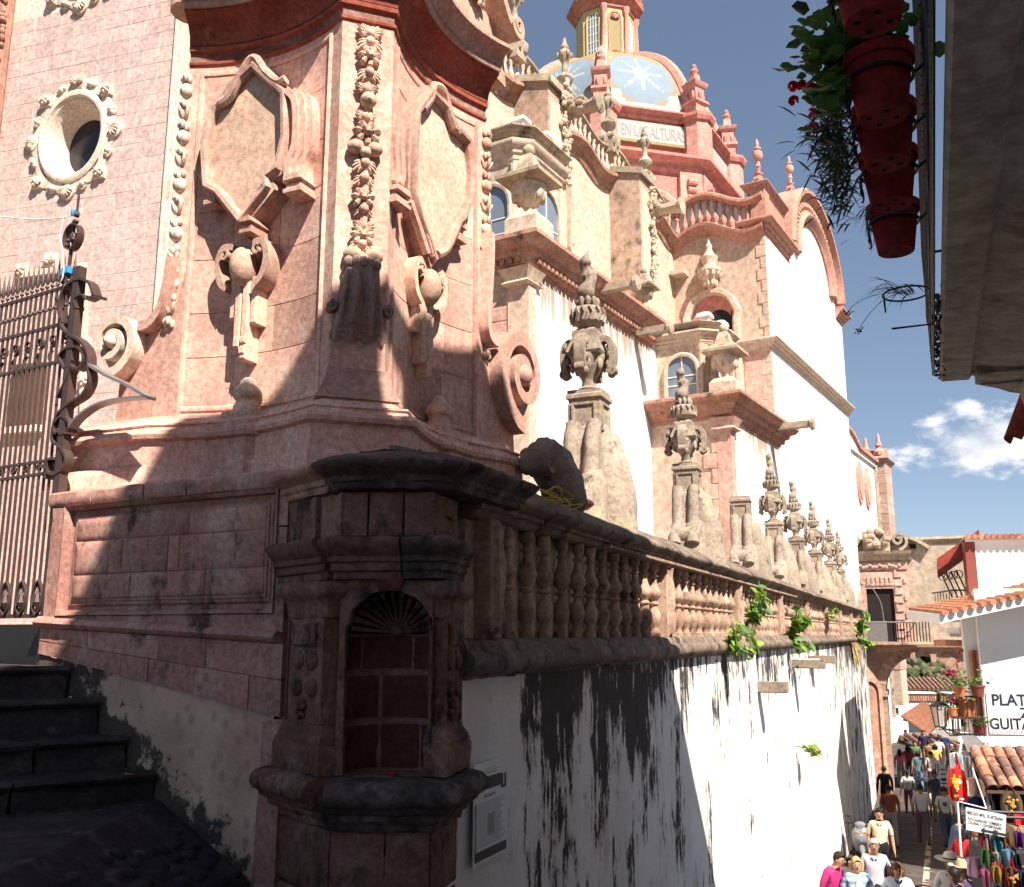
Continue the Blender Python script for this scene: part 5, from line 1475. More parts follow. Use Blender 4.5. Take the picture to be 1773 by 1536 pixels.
# finial ring with bud, and its spear
fx, fz = G(127, 411)
mb = MB(); mb.tube([(fx-0.02,0,post_t[1]-0.03),(fx-0.012,0,fz-0.09)], 0.016, 6)
mb.strip([(fx+0.092*cos(2*pi*i/26), fz+0.105*sin(2*pi*i/26)) for i in range(27)], -0.03, 0.03, 0.012)
mb.ell((fx,0,fz), (0.045,0.03,0.045)); mb.ell((fx-0.03,-0.02,fz-0.03), 0.02); mb.ell((fx+0.03,-0.02,fz-0.03), 0.02); mb.tube([(fx,0,fz-0.1),(fx,0,fz+0.1)], 0.012, 6)
mb.ell((fx+0.01,0,fz+0.13), (0.03,0.025,0.022)); mb.ell((fx+0.015,0,fz+0.19), 0.024); mb.tube([(fx+0.015,0,fz+0.19),(fx+0.02,0,fz+0.33),(fx+0.02,0,fz+0.42)], [0.01,0.012,0.001], 6)
mb.build('finial', M('iron'), gt)
# side bracket scrolls
def gs(pts, th=0.02, w=0.04, n=6, name='bracket_scroll', mat='iron'):
    q = smoothpath([G(*p) for p in pts], n)
    mb = MB(); mb.strip(q, -w, w, th); mb.build(name, M(mat), gt)
gs([(112,560),(108,530),(118,500),(140,485),(160,492),(168,512),(177,516)])
gs([(168,514),(155,520),(148,512),(135,520),(138,535)], 0.012)
gs([(112,552),(112,568),(125,580),(145,593),(157,612),(158,635)])
gs([(118,640),(108,622),(118,606),(138,602),(150,615),(148,632),(138,640),(128,634),(131,624)])
gs([(157,632),(160,660),(148,685),(125,700),(105,720),(98,745),(104,752)])
gs([(105,690),(120,660),(128,640)], 0.012)
gs([(100,735),(112,722),(124,730),(124,745),(112,752),(106,744)])
gs([(98,742),(97,765),(110,775),(120,795),(112,815),(95,822),(84,812),(88,798),(100,795)])
gs([(88,800),(85,830)], 0.02)
gs([(157,632),(190,652),(225,668),(262,690)], 0.02, 0.04, 6, 'pier_strap', 'iron_grey')
gs([(120,752),(135,728),(165,705),(205,693),(262,688)], 0.016, 0.04, 6, 'pier_strap', 'iron_grey')
# white cord and blue tape tied to the gate
q0 = at_y(0, 375, 7.3) ; q1 = GT.W(*((lambda p: (p[0], -0.05, p[1]))(G(121, 381))))
pts = [at_y(-60, 371, 7.45), at_y(0,375,7.35), at_y(60,380,7.2), q1]
cordp = [(121,381),(114,410),(118,440),(120,470),(116,490),(104,500)]
pts += [GT.W(G(*p)[0], -0.05, G(*p)[1]) for p in cordp]
mb = MB(); mb.tube(smoothpath([tuple(p) for p in pts], 6), 0.005, 5); o = mb.build('cord', M('rope')); tag(o, 'thin white cord tied across the top of the iron gate', 'cord')
x, z = G(121, 470); mb = MB(); mb.box(x-0.045, x+0.03, -0.045, 0.045, z-0.025, z+0.025); mb.box(x-0.05,x-0.03,-0.05,0.03,z-0.04,z+0.01); o = mb.build('tape_wrap', M('blue_tape'), loc=GT.o, rz=GT.rz); tag(o, 'blue tape wrapped round the gate post top', 'tape')
x, z = G(131, 369); mb = MB(); mb.box(x-0.012, x+0.012, -0.03, 0.03, z-0.03, z+0.02); mb.ell((x,-0.03,z),(0.014,0.01,0.03),6,5); o = mb.build('tape_wrap', M('blue_tape'), loc=GT.o, rz=GT.rz); tag(o, 'small blue tape knot near the tip of the gate finial', 'tape')
# ------------------------------------------------------------------ church: side chapels, nave, transept, dome
CH_ = Frame((0.31, 17.0), 31.0)          # local x along the nave, local -y out towards the lane
ch = thing('church', 'pink and white baroque church with buttressed nave, chapels and tiled dome', 'church', CH_)
def part(name, mat, par=ch, ang=35):
    def deco(fn):
        mb = MB(); fn(mb); return mb.build(name, M(mat), par, ang)
    return deco
def bx(name, mat, x0, x1, y0, y1, z0, z1, par=ch):
    mb = MB(); mb.box(x0,x1,y0,y1,z0,z1); return mb.build(name, M(mat), par, 0)
def cornice(name, mat, path, z0, h, out, par=ch, back=-0.5):
    mb = MB()
    mb.sweep(path, [(back,z0),(0.02,z0),(0.03,z0+0.12*h),(out*0.25,z0+0.16*h),(out*0.28,z0+0.34*h),(out*0.5,z0+0.42*h),(out*0.55,z0+0.58*h),(out*0.85,z0+0.68*h),(out*0.95,z0+0.80*h),(out,z0+0.84*h),(out,z0+0.96*h),(out*0.9,z0+h),(back,z0+h*1.08)])
    return mb.build(name, M(mat), par)
ZA, ZB, ZC = 7.38, 5.32, 9.5
LA = 5.74; YB = -1.9; XBE = 9.72; XC = 15.36; YC = -0.32; LC = 11.5; YN = 2.95
# chapel A: side face white, west face tan
aw = bx('chapel_wall', 'church_white', 0.0, 15.3, 0.0, 4.0, -3.0, ZA-0.5)
mb = MB(); mb.box(-0.012, 0.35, 0.03, 4.0, -3.0, ZA-0.5); mb.build('west_face', M('tan'), aw, 0)
cornice('chapel_cornice', 'church_trim', [(-0.0,4.0),(0.0,0.0),(LA+0.2,0.0)], ZA-0.62, 0.62, 0.42)
mb = MB(); mb.vprism([(-0.2,-0.2),(LA,-0.2),(LA,3),(-0.2,3)], ZA-0.05, ZA+0.06); mb.build('chapel_roof', M('church_grey'), ch, 0)
dn = MB(); dn.box(-0.05,0.05,-0.2,0.0,0,0.10); dnm = dn.mesh('dentil', M('church_trim'), 0)
for i in range(34): mkobj('dentil', dnm, aw, (0.15+0.168*i, 0.02, ZA-0.50))
dn = MB(); dn.box(-0.2,0.0,-0.05,0.05,0,0.10); dnm2 = dn.mesh('dentil', M('church_trim'), 0)
for i in range(14): mkobj('dentil', dnm2, aw, (0.02, 0.15+0.168*i, ZA-0.50))
# corner pilaster of A with quoins on the west side
mb = MB(); mb.box(-0.06, 0.22, -0.04, 0.42, -3.0, ZA-0.95); mb.build('corner_pilaster', M('church_cream'), aw, 0)
mb = MB(); mb.sqlathe([(0.22,ZA-0.95),(0.30,ZA-0.9),(0.24,ZA-0.84),(0.30,ZA-0.70),(0.34,ZA-0.62)], (0.1,0.2,0)); mb.build('pilaster_capital', M('church_cream'), aw)
rq = random.Random(2); z = -1.0; k = 0
while z < ZA-1.3:
    w = 0.75 if k % 2 else 0.5
    mb = MB(); mb.cbox(0.43, 0.43+w, -0.03, 0.03, z, z+0.30, 0.012); mb.v = [(-y_-0.02 if False else y_-0.012, x_, z_) for x_, y_, z_ in mb.v]
    mb.build('quoin', M('church_pink'), aw); z += 0.31; k += 1
z = -1.0; k = 0
while z < 4.2:                              # quoins where A meets B
    z += 0.4
# chapel B
bw = bx('chapel_wall', 'church_white', LA, XBE, YB, 0.3, -3.0, ZB-0.45)
mb = MB(); mb.box(LA-0.012, LA+0.3, YB+0.03, 0.3, -3.0, ZB-0.45); mb.build('west_face', M('tan'), bw, 0)
cornice('chapel_cornice', 'church_trim', [(LA,0.2),(LA,YB),(XBE+0.1,YB),(XBE+0.1,0.3)], ZB-0.55, 0.55, 0.42)
mb = MB(); mb.vprism([(LA-0.2,YB-0.2),(XBE,YB-0.2),(XBE,0.3),(LA-0.2,0.3)], ZB-0.05, ZB+0.06); mb.build('chapel_roof', M('church_grey'), ch, 0)
mb = MB(); mb.box(LA-0.05, LA+0.22, YB-0.035, YB+0.3, -3.0, ZB-0.85); mb.build('corner_pilaster', M('church_pink'), bw, 0)
mb = MB(); mb.sqlathe([(0.18,ZB-0.85),(0.27,ZB-0.8),(0.22,ZB-0.74),(0.3,ZB-0.55)], (LA+0.1,YB+0.12,0)); mb.build('pilaster_capital', M('church_pink'), bw)
z = -1.6; k = 0
while z < ZB-1.1:
    w = 0.34 if k % 2 else 0.14
    mb = MB(); mb.cbox(YB+0.3, YB+0.3+w, -0.035, 0.03, z, z+0.34, 0.015); mb.v = [(LA+y_-0.012, x_, z_) for x_, y_, z_ in mb.v]
    mb.build('quoin', M('church_pink'), bw); z += 0.35; k += 1
mb = MB(); mb.prism([(0,0),(1,0),(1,1),(0,1)], 0, 1); 
mb = MB(); mb.box(LA-0.03, LA, YB+0.3, -0.25, -3.0, 0.4); mb.build('dado', M('church_pink'), bw, 0)
# stone spouts on the chapel cornices
def spout(x, y, z, L, r=0.11, mat='church_grey', name='water_spout'):
    m2 = MB(); m2.T = TR(x, y, z)
    m2.sweep([(0,0.2),(0,-L)], [(-r,-r*0.7),(r,-r*0.7),(r,r*0.7),(r*0.55,r*0.7),(r*0.5,0.0),(-r*0.5,0.0),(-r*0.55,r*0.7),(-r,r*0.7)])
    m2.lathe([(0.0,-0.0),(r*1.3,0.0)], 4) if False else None
    o = m2.build(name, M(mat), ch)
    m2 = MB(); m2.T = TR(x, y-L, z); 
    m2.lathe([(r*0.6,-0.05),(r*1.45,-0.03),(r*1.5,0.05),(r*0.8,0.08)], 10) ; m2.v = [(v[0], y-L + (v[2]-z)*1.0, z + (v[1]-(y-L))) for v in m2.v]
    m2.build('spout_mouth', M(mat), o)
spout(2.7, -0.3, ZA-0.22, 0.75); spout(8.9, YB-0.3, ZB-0.2, 0.8); spout(4.9, -0.3, ZA-0.55, 0.6)
# urns on the corners
def urn(x, y, z, h, mat='church_cream', par=ch, name='cornice_urn', moss=True):
    m2 = MB(); s = h/1.25
    m2.sqlathe([(0.16*s,0),(0.22*s,0.02*s),(0.22*s,0.22*s),(0.16*s,0.30*s),(0.10*s,0.33*s)], (x,y,z))
    m2.lathe([(0.07*s,0.33*s),(0.06*s,0.40*s),(0.10*s,0.44*s),(0.2*s,0.56*s),(0.23*s,0.66*s),(0.22*s,0.70*s)], 12, (x,y,z))
    u = m2.build(name, M(mat), par)
    m2 = MB(); m2.sqlathe([(0.22*s,0.70*s),(0.31*s,0.74*s),(0.31*s,0.79*s),(0.2*s,0.86*s),(0.13*s,0.9*s),(0.09*s,1.05*s),(0.06*s,1.12*s)], (x,y,z)); m2.ell((x,y,z+1.18*s), 0.085*s); m2.build('urn_lid', M('church_grey'), u)
    m2 = MB()
    for i in range(10):
        a = 2*pi*i/10; m2.ell((x+0.18*s*cos(a), y+0.18*s*sin(a), z+0.58*s), (0.045*s,0.045*s,0.10*s), 6, 5)
    m2.build('gadroon', M(mat), u)
urn(0.12, 0.05, ZA+0.02, 1.95); urn(5.45, -0.05, ZA-0.02, 1.25, 'church_grey'); urn(LA+0.35, YB+0.15, ZB+0.02, 1.75)
# small roof lanterns over the chapels
def lantern(x0, x1, y0, y1, z0, h, nx, nam='chapel_lantern'):
    mb = MB(); c = 0.22
    poly = [(x0+c,y0),(x1-c,y0),(x1,y0+c),(x1,y1),(x0,y1),(x0,y0+c)]
    mb.vprism(poly, z0, z0+h*0.80); lo = mb.build(nam, M('church_cream'), ch, 0)
    cornice('lantern_cornice', 'church_cream', [(x0,y1),(x0,y0+c),(x0+c,y0),(x1-c,y0),(x1,y0+c),(x1,y1)], z0+h*0.72, h*0.16, 0.20, lo, -0.3)
    cornice('lantern_parapet', 'church_grey', [(x0,y1),(x0,y0+c),(x0+c,y0),(x1-c,y0),(x1,y0+c),(x1,y1)], z0+h*0.88, h*0.10, 0.24, lo, -0.3)
    mb = MB(); mb.vprism([(p[0], p[1]) for p in poly], z0+h*0.80, z0+h*0.99); mb.build('lantern_roof', M('church_grey'), lo, 0)
    # windows: side faces
    def arched(xa, xb, za, zb, fn, nm):
        xm, r = (xa+xb)/2, (xb-xa)/2
        pts = [(xa,za),(xb,za)] + arc2(xm, zb-r, r, 0, pi, 10)
        m2 = MB(); m2.prism(pts, -0.03, 0.05); m2.v = [fn(*v) for v in m2.v]; w = m2.build(nm, M('blue_glass'), lo, 0)
        m2 = MB(); m2.sweep([(xb,za),] + arc2(xm, zb-r, r, 0, pi, 10) + [(xa,za)], [(0.0,0.0),(0.0,0.09),(0.06,0.10),(0.10,0.06),(0.10,0.0)], axes='xz'); m2.v = [fn(*v) for v in m2.v]; m2.build('window_arch', M('church_cream'), w)
        m2 = MB(); m2.box(xm-0.012,xm+0.012,-0.045,-0.02,za,zb); m2.box(xa,xb,-0.045,-0.02,(za+zb)/2-0.012,(za+zb)/2+0.012); m2.box(xa,xb,-0.044,-0.02,(za*.72+zb*.28)-0.012,(za*.72+zb*.28)+0.012)
        m2.v = [fn(*v) for v in m2.v]; m2.build('glazing_bar', M('white_frame'), w)
    n = nx
    for i in range(n):
        w = (x1-x0-2*c)/n; xa = x0+c + w*i + w*0.16; xb = x0+c+w*(i+1)-w*0.16
        arched(xa, xb, z0+h*0.08, z0+h*0.62, lambda a,b,cz: (a, y0+b, cz), 'arched_window')
    arched(-(y0+c+0.1+ (y1-y0-c)*0.55), -(y0+c+0.1), z0+h*0.08, z0+h*0.58, lambda a,b,cz: (x0+b, -a, cz), 'arched_window')
    for (px, py) in ((x0+c,y0),(x1-c,y0),(x0,y0+c),(x1,y0+c),((x0+x1)/2,y0)):
        if nx == 1 and px == (x0+x1)/2: continue
        m2 = MB(); m2.lathe([(0.10,0),(0.11,0.06),(0.075,0.09),(0.075,h*0.6),(0.10,h*0.63),(0.12,h*0.70)], 10, (px,py,z0)); m2.build('lantern_column', M('church_cream'), lo)
    for i, (px, py) in enumerate(((x0+c*.5,y0+c*.5),(x1-c*.5,y0+c*.5),((x0+x1)/2,y0))):
        m2 = MB(); m2.sqlathe([(0.12,0),(0.12,0.10),(0.17,0.13),(0.15,0.22),(0.02,0.28)], (px,py,z0+h*0.98)); m2.build('lantern_cap', M('white_plaster'), lo)
    return lo
lantern(1.0, 2.85, 0.7, 2.6, ZA+0.05, 3.05, 1)
lantern(LA+0.45, LA+2.25, YB+0.55, 0.2, ZB+0.05, 1.95, 2)
# nave wall, buttresses, cornice
nv = bx('nave_wall', 'church_cream', 1.2, XC+0.1, YN, 9.0, 5.0, 13.5)
mb = MB(); mb.box(5.3, 6.9, YN-0.03, YN+0.1, 7.5, 13.2); mb.build('wall_panel', M('church_pink'), nv, 0)
zb_ = 7.6; kk = 0
while zb_ < 13.0:
    for (xa, xb) in ((5.35,5.85),(5.87,6.35),(6.37,6.85)):
        mb = MB(); mb.cbox(xa, xb, YN-0.05, YN, zb_, zb_+0.34, 0.015); mb.build('wall_stone', M('church_pink'), nv)
    zb_ += 0.36
for xb_, yb_ in ((4.4,1.95),(10.1,1.95)):
    mb = MB(); mb.prism([(0,0)]*0 or [(yb_,6.5),(YN+0.1,6.5),(YN+0.1,14.0),(yb_+0.05,13.75),(yb_,13.6)], xb_, xb_+0.85); mb.v = [(y_, x_, z_) for x_, y_, z_ in mb.v]
    bt = mb.build('buttress', M('buttress'), ch, 0)
    mb = MB(); mb.box(xb_+0.05, xb_+0.87, yb_-0.03, yb_+0.02, 6.5, 13.3); mb.build('buttress_face', M('church_cream'), bt, 0)
    mb = MB(); mb.prism([(yb_-0.12,13.62),(YN+0.1,13.98),(YN+0.1,14.16),(yb_-0.12,13.82)], xb_-0.08, xb_+0.95); mb.v = [(y_, x_, z_) for x_, y_, z_ in mb.v]; mb.build('buttress_cap', M('church_grey'), bt, 0)
    if xb_ < 5:
        mb = MB(); mb.tube([(xb_-0.04,yb_+0.42,9.5),(xb_-0.04,yb_+0.42,12.3)], 0.05, 8); mb.build('drain', M('white_plaster'), bt)
        mb = MB(); mb.tube([(xb_-0.05,yb_+0.32,9.5),(xb_-0.05,yb_+0.32,12.3)] + [(xb_-0.05, yb_+0.42-0.10*cos(a), 12.3+0.12*sin(a)) for a in [pi*i/8 for i in range(1,9)]], 0.035, 6); mb.build('drain_moulding', M('church_cream'), bt)
# nave cornice and wavy balustrade
xs = [1.0 + i*0.30 for i in range(62)]; xs = [x for x in xs if x < XC+0.1]
def wave(x): 
    f = ((x-1.4)/2.85) % 1.0
    return 0.16*sin(2*pi*f)
def wavy(name, mat, y, z0, prof, par=ch):
    n = len(prof); vs = []
    for x in xs:
        for o, u in prof: vs.append((x, y-o, z0 + wave(x) + u))
    mb = MB(); fs = [(i*n+k, i*n+(k+1)%n, (i+1)*n+(k+1)%n, (i+1)*n+k) for i in range(len(xs)-1) for k in range(n)] + [list(range(n)), [(len(xs)-1)*n+k for k in range(n-1,-1,-1)]]
    mb.add(vs, fs); return mb.build(name, M(mat), par)
nc = wavy('nave_cornice', 'church_trim', YN, 13.3, [(-0.4,0),(0.05,0.0),(0.1,0.12),(0.12,0.22),(0.25,0.3),(0.34,0.38),(0.34,0.48),(0.25,0.53),(-0.4,0.53)])
bb = wavy('balustrade_rail', 'church_grey', YN, 14.65, [(-0.2,0),(0.08,0),(0.14,0.06),(0.14,0.13),(0.08,0.19),(-0.2,0.19)])
mb = MB(); mb.lathe([(0.07,0),(0.07,0.05),(0.045,0.08),(0.09,0.2),(0.095,0.28),(0.05,0.42),(0.04,0.55),(0.065,0.62),(0.06,0.68),(0.04,0.75),(0.07,0.86)], 8); nbm = mb.mesh('roof_baluster', M('church_cream'))
i = 0; x = 1.2
while x < XC-0.1:
    mkobj('roof_baluster', nbm, bb, (x, YN-0.03, 13.80+wave(x))); x += 0.30
def roof_pinnacle(x, y, z, h, mat='church_grey', par=ch):
    s = h/1.9; m2 = MB()
    m2.sqlathe([(0.2*s,-0.2*s),(0.2*s,0.2*s),(0.24*s,0.23*s),(0.24*s,0.3*s),(0.1*s,0.4*s)], (x,y,z))
    p = m2.build('roof_pinnacle', M(mat), par)
    m2 = MB(); m2.lathe([(0.09*s,0.4*s),(0.07*s,0.5*s),(0.2*s,0.62*s),(0.23*s,0.72*s),(0.18*s,0.82*s),(0.09*s,0.9*s),(0.07*s,1.15*s),(0.09*s,1.2*s),(0.15*s,1.3*s),(0.17*s,1.42*s),(0.1*s,1.55*s),(0.12*s,1.62*s),(0.07*s,1.72*s),(0.03*s,1.9*s),(0,1.92*s)], 10, (x,y,z)); m2.build('turned_finial', M(mat), p)
    m2 = MB()
    for i in range(6):
        a = 2*pi*i/6; m2.ell((x+0.17*s*cos(a), y+0.17*s*sin(a), z+1.4*s), (0.06*s,0.06*s,0.09*s), 6, 5); m2.ell((x+0.24*s*cos(a), y+0.24*s*sin(a), z+0.15*s), (0.09*s,0.09*s,0.16*s), 6, 5)
    m2.build('carved_leaf', M(mat), p)
for x in (4.35, 7.15, 10.05, 12.9): roof_pinnacle(x, YN-0.05, 14.7+wave(x), 2.1)
# gargoyle spouts with carved bosses on the buttress heads
for x, z in ((5.3,13.25),(11.0,12.75)):
    m2 = MB(); m2.tube([(x,YN,z),(x,YN-0.8,z+0.05),(x,YN-1.7,z-0.02),(x,YN-2.0,z-0.02)], [0.24,0.2,0.16,0.22], 10); sp_ = m2.build('gargoyle_spout', M('church_grey'), ch)
    m2 = MB(); r = random.Random(int(x))
    for i in range(16): 
        a = 2*pi*i/16; m2.ell((x+0.2*cos(a), YN-0.95-0.6*r.random(), z+0.05+0.2*sin(a)), (0.08,0.12,0.08), 6, 5)
    m2.lathe([(0.15,-0.04),(0.27,-0.02),(0.27,0.04),(0.15,0.06)], 12); m2.v[-48:] = [(v[0]+x, YN-2.0+v[2], z-0.02+v[1]) for v in m2.v[-48:]]
    m2.build('spout_carving', M('church_grey'), sp_)
    m2 = MB()
    for i in range(26):
        zz_ = z + 0.7 - i*0.11
        fruitlet(m2, x-0.12+0.1*sin(i), YN-1.08, zz_, 0.2, 4)
    m2.build('hanging_garland', M('church_cream'), bt if x > 8 else ch)
# slim wall mouldings on the clerestory
for x in (7.3, 12.6):
    m2 = MB(); q = [(x,12.6),(x+0.02,11.8),(x-0.06,11.2),(x-0.05,10.5),(x+0.06,10.1),(x-0.08,9.6),(x,9.0),(x,7.9)]
    m2.strip(smoothpath(q, 5), YN-0.16, YN+0.05, 0.16); o = m2.build('wall_scroll', M('church_cream'), nv)
    m2 = MB(); fruitlet(m2, x, YN-0.15, 10.0, 0.18, 10); leafy(m2, x, YN-0.1, 10.7, 0.25, -pi/2); m2.build('wall_carving', M('church_cream'), o)

# ---- transept C
ZT_ = 13.4
tr = bx('transept_wall', 'church_white', XC, XC+LC, YC, 9.0, -3.0, ZT_+0.3)
mb = MB(); mb.box(XC-0.012, XC+0.4, YC+0.02, 4.0, -3.0, ZT_+0.25); tface = mb.build('west_face', M('tan'), tr, 0)
mb = MB(); mb.box(XC-0.03, XC+0.02, YC-0.01, YC+0.9, -3.0, ZC-0.32); mb.build('pink_strip', M('church_pink'), tr, 0)
cornice('string_course', 'church_cream', [(XC,1.2),(XC,YC),(XC+LC+0.1,YC)], ZC-0.32, 0.34, 0.30, tr, -0.3)
# rim of stones up the corner
z = 0.5; k = 0
while z < ZT_-0.2:
    w = 0.34 if k % 2 else 0.2
    mb = MB(); mb.cbox(YC+0.0, YC+w, -0.03, 0.03, z, z+0.4, 0.015); mb.v = [(XC+y_-0.01, x_, z_) for x_, y_, z_ in mb.v]; mb.build('quoin', M('tan'), tr); z += 0.41; k += 1
# wavy parapet on the west return
def wv(y): 
    f = (y-YC)/(3.3); return 0.30*sin(pi*f*2+0.6)*(1 if f < 1 else 1) - 0.05
ys = [YC + 3.3*i/24 for i in range(25)]
def wavy_y(name, mat, z0, prof, par, x=XC):
    n = len(prof); vs = []
    for y in ys:
        for o, u in prof: vs.append((x-o, y, z0 + wv(y)*-1.0 + u))
    mb = MB(); fs = [(i*n+k, i*n+(k+1)%n, (i+1)*n+(k+1)%n, (i+1)*n+k) for i in range(len(ys)-1) for k in range(n)] + [list(range(n)), [(len(ys)-1)*n+k for k in range(n-1,-1,-1)]]
    mb.add(vs, fs); return mb.build(name, M(mat), par)
wavy_y('parapet_cornice', 'gable_pink', ZT_-0.2, [(-0.4,0),(0.03,0.0),(0.08,0.1),(0.2,0.18),(0.36,0.28),(0.38,0.38),(0.3,0.42),(-0.4,0.42)], tr)
wavy_y('parapet_wall', 'church_white', ZT_+0.15, [(-0.4,0),(-0.06,0.0),(-0.06,1.1),(-0.4,1.1)], tr)
pr_ = wavy_y('parapet_rail', 'gable_pink', ZT_+1.15, [(-0.4,0),(0.1,0.0),(0.24,0.1),(0.24,0.2),(0.1,0.28),(-0.4,0.28)], tr)
mb = MB(); mb.lathe([(0.09,0),(0.09,0.1),(0.06,0.14),(0.12,0.28),(0.12,0.36),(0.06,0.5),(0.055,0.72),(0.085,0.78),(0.05,0.85),(0.085,0.98),(0.085,1.02)], 8); pbm = mb.mesh('parapet_baluster', M('gable_pink'))
for i in range(10):
    y = YC + 0.55 + i*0.28
    mkobj('parapet_baluster', pbm, pr_, (XC-0.02, y, ZT_+0.17-wv(y)))
mb = MB(); mb.box(XC-0.08, XC+0.5, YC-0.08, YC+0.42, ZT_+0.0, ZT_+1.6); mb.build('corner_pier', M('gable_pink'), tr, 0)
cornice('corner_cornice', 'gable_pink', [(XC+0.2,YC+0.5),(XC,YC+0.5),(XC,YC),(XC+2.9,YC)], ZT_-0.2, 0.5, 0.36, tr, -0.3)
cornice('corner_cap', 'gable_pink', [(XC+0.2,YC+0.5),(XC-0.02,YC+0.5),(XC-0.02,YC-0.02),(XC+2.5,YC-0.02)], ZT_+1.3, 0.34, 0.22, tr, -0.3)
mb = MB(); mb.box(XC+0.5, XC+2.6, YC-0.03, YC+0.4, ZT_+0.2, ZT_+1.4); mb.build('corner_parapet', M('gable_pink'), tr, 0)
# arched gable on the side front
gc, gr, gz = XC+6.9, 3.75, 13.95
def earc(r, n=36): return [(x_, gz+(z_-gz)*0.80) for x_, z_ in arc2(gc, gz, r, 0, pi, n)]
mb = MB(); mb.prism([(gc-gr+0.2,gz-1.0),(gc+gr-0.2,gz-1.0)] + earc(gr-0.2, 32), YC+0.02, YC+0.6); gbl = mb.build('gable_wall', M('church_white'), tr, 0)
mb = MB(); mb.sweep(earc(gr), [(0.35,-0.6),(0.35,0.22),(0.25,0.34),(0.12,0.34),(0.05,0.2),(0.0,0.12),(-0.12,0.08),(-0.12,-0.6)], axes='xz'); mb.v = [(a, b+YC, c) for a, b, c in mb.v]; mb.build('gable_coping', M('gable_pink'), gbl)
mb = MB(); mb.sweep(earc(gr-1.05), [(0.3,-0.3),(0.3,0.16),(0.15,0.26),(0.0,0.2),(-0.08,0.1),(-0.2,0.06),(-0.2,-0.3)], axes='xz'); mb.v = [(a, b+YC, c) for a, b, c in mb.v]; mb.build('gable_archivolt', M('gable_pink'), gbl)
m2 = MB(); m2.T = None; m2.lathe([(0.10,0),(0.10,0.08),(0.06,0.12),(0.13,0.26),(0.08,0.42),(0.06,0.5),(0.09,0.58)], 8); gbm = m2.mesh('gable_baluster', M('gable_pink'))
for i in range(30):
    a = pi*(i+0.5)/30
    o = mkobj('gable_baluster', gbm, gbl, (gc+(gr-0.75)*cos(a), YC-0.06, gz+(gr-0.75)*0.80*sin(a))); o.rotation_euler = (0, pi/2-a, 0)
# gable shoulders
cornice('gable_shoulder', 'gable_pink', [(XC+LC-1.2,YC),(XC+LC+0.1,YC),(XC+LC+0.1,3)], ZT_-0.2, 0.5, 0.36, tr, -0.3)
# finials on the transept
def ball_finial(x, y, z, h):
    s = h/2.3; m2 = MB()
    m2.sqlathe([(0.28*s,-0.3*s),(0.28*s,0.1*s),(0.2*s,0.2*s),(0.14*s,0.45*s)], (x,y,z)); f = m2.build('ball_finial', M('gable_pink'), tr)
    m2 = MB(); m2.lathe([(0.12*s,0.45*s),(0.2*s,0.5*s),(0.22*s,0.56*s),(0.1*s,0.62*s),(0.09*s,0.8*s),(0.15*s,0.9*s),(0.09*s,1.0*s),(0.09*s,1.15*s),(0.2*s,1.28*s),(0.24*s,1.45*s),(0.2*s,1.62*s),(0.1*s,1.7*s),(0.17*s,1.76*s),(0.17*s,1.82*s),(0.07*s,1.9*s),(0.09*s,2.05*s),(0.05*s,2.2*s),(0,2.3*s)], 12, (x,y,z)); m2.build('turned_finial', M('drum_pink'), f)
    m2 = MB()
    for sx in (-1,1):
        m2.strip(spiral(x+sx*0.3*s, z+0.12*s, 0.16*s, 0.04*s, pi/2, pi/2-sx*2.2*pi, 14), y-0.1*s, y+0.1*s, 0.07*s); m2.ell((x+sx*0.18*s,y,z+0.3*s), 0.1*s)
    m2.build('scroll', M('gable_pink'), f)
ball_finial(XC+0.15, YC+0.15, ZT_+1.62, 1.75); ball_finial(gc-1.75, YC+0.3, gz+gr*0.78, 1.6)
for a in (0.62, 0.38, 0.2): roof_pinnacle(gc+(gr+0.3)*cos(a), YC+0.2, gz+(gr+0.3)*0.8*sin(a)+0.05, 1.0, 'gable_pink', tr)
# niche window of the west face with hood, and crowning ornament
WFt = Frame(CH_.W(XC, YC+3), CH_.az+90)       # looks at the west face: x runs from nave to the lane
def WFL(px, py): 
    x, z = WFt.L(px, py); return YC+3-x, z     # church-local y, z
y0w, z0w = WFL(1203, 640); y1w, _ = WFL(1275, 640); _, z1w = WFL(1240, 512)
hw = abs(y0w-y1w)/2; ym = (y0w+y1w)/2
def yz(mb, x0=XC): mb.v = [(x0+y_, -x_, z_) for x_, y_, z_ in mb.v]
spr = z1w-hw
mb = MB(); mb.prism([(-ym-hw,z0w-1.6),(-ym+hw,z0w-1.6)] + arc2(-ym, spr, hw, 0, pi, 14), -0.035, 0.01); yz(mb); wrec = mb.build('window_recess', M('drum_red'), tr, 0)
mb = MB(); mb.prism([(-ym-hw*0.35,z0w-1.6),(-ym+hw*0.95,z0w-1.6)] + [( -ym+hw*0.3+hw*0.65*cos(a), spr-0.35+hw*0.75*sin(a)) for a in [pi*i/12 for i in range(13)]], -0.05, -0.036); yz(mb); mb.build('window_glass', M('dark_glass'), wrec, 0)
mb = MB(); mb.sweep([(-ym+hw,z0w-1.6),(-ym+hw,spr-0.25),(-ym+hw+0.06,spr)] + arc2(-ym, spr, hw, 0.25, pi-0.25, 12) + [(-ym-hw-0.06,spr),(-ym-hw,spr-0.25),(-ym-hw,z0w-1.6)], [(0.0,0.0),(0.0,0.2),(0.06,0.26),(0.2,0.26),(0.24,0.14),(0.24,0.0)], axes='xz'); yz(mb); mb.build('window_frame', M('church_cream'), wrec)
for k in range(4):
    mb = MB(); mb.box(-ym-hw*0.3+k*hw*0.4, -ym-hw*0.3+k*hw*0.4+0.03, -0.06, -0.05, z0w-1.6, spr+0.1); yz(mb); mb.build('window_bar', M('iron_black'), wrec, 0)
yo, zo = WFL(1234, 500)
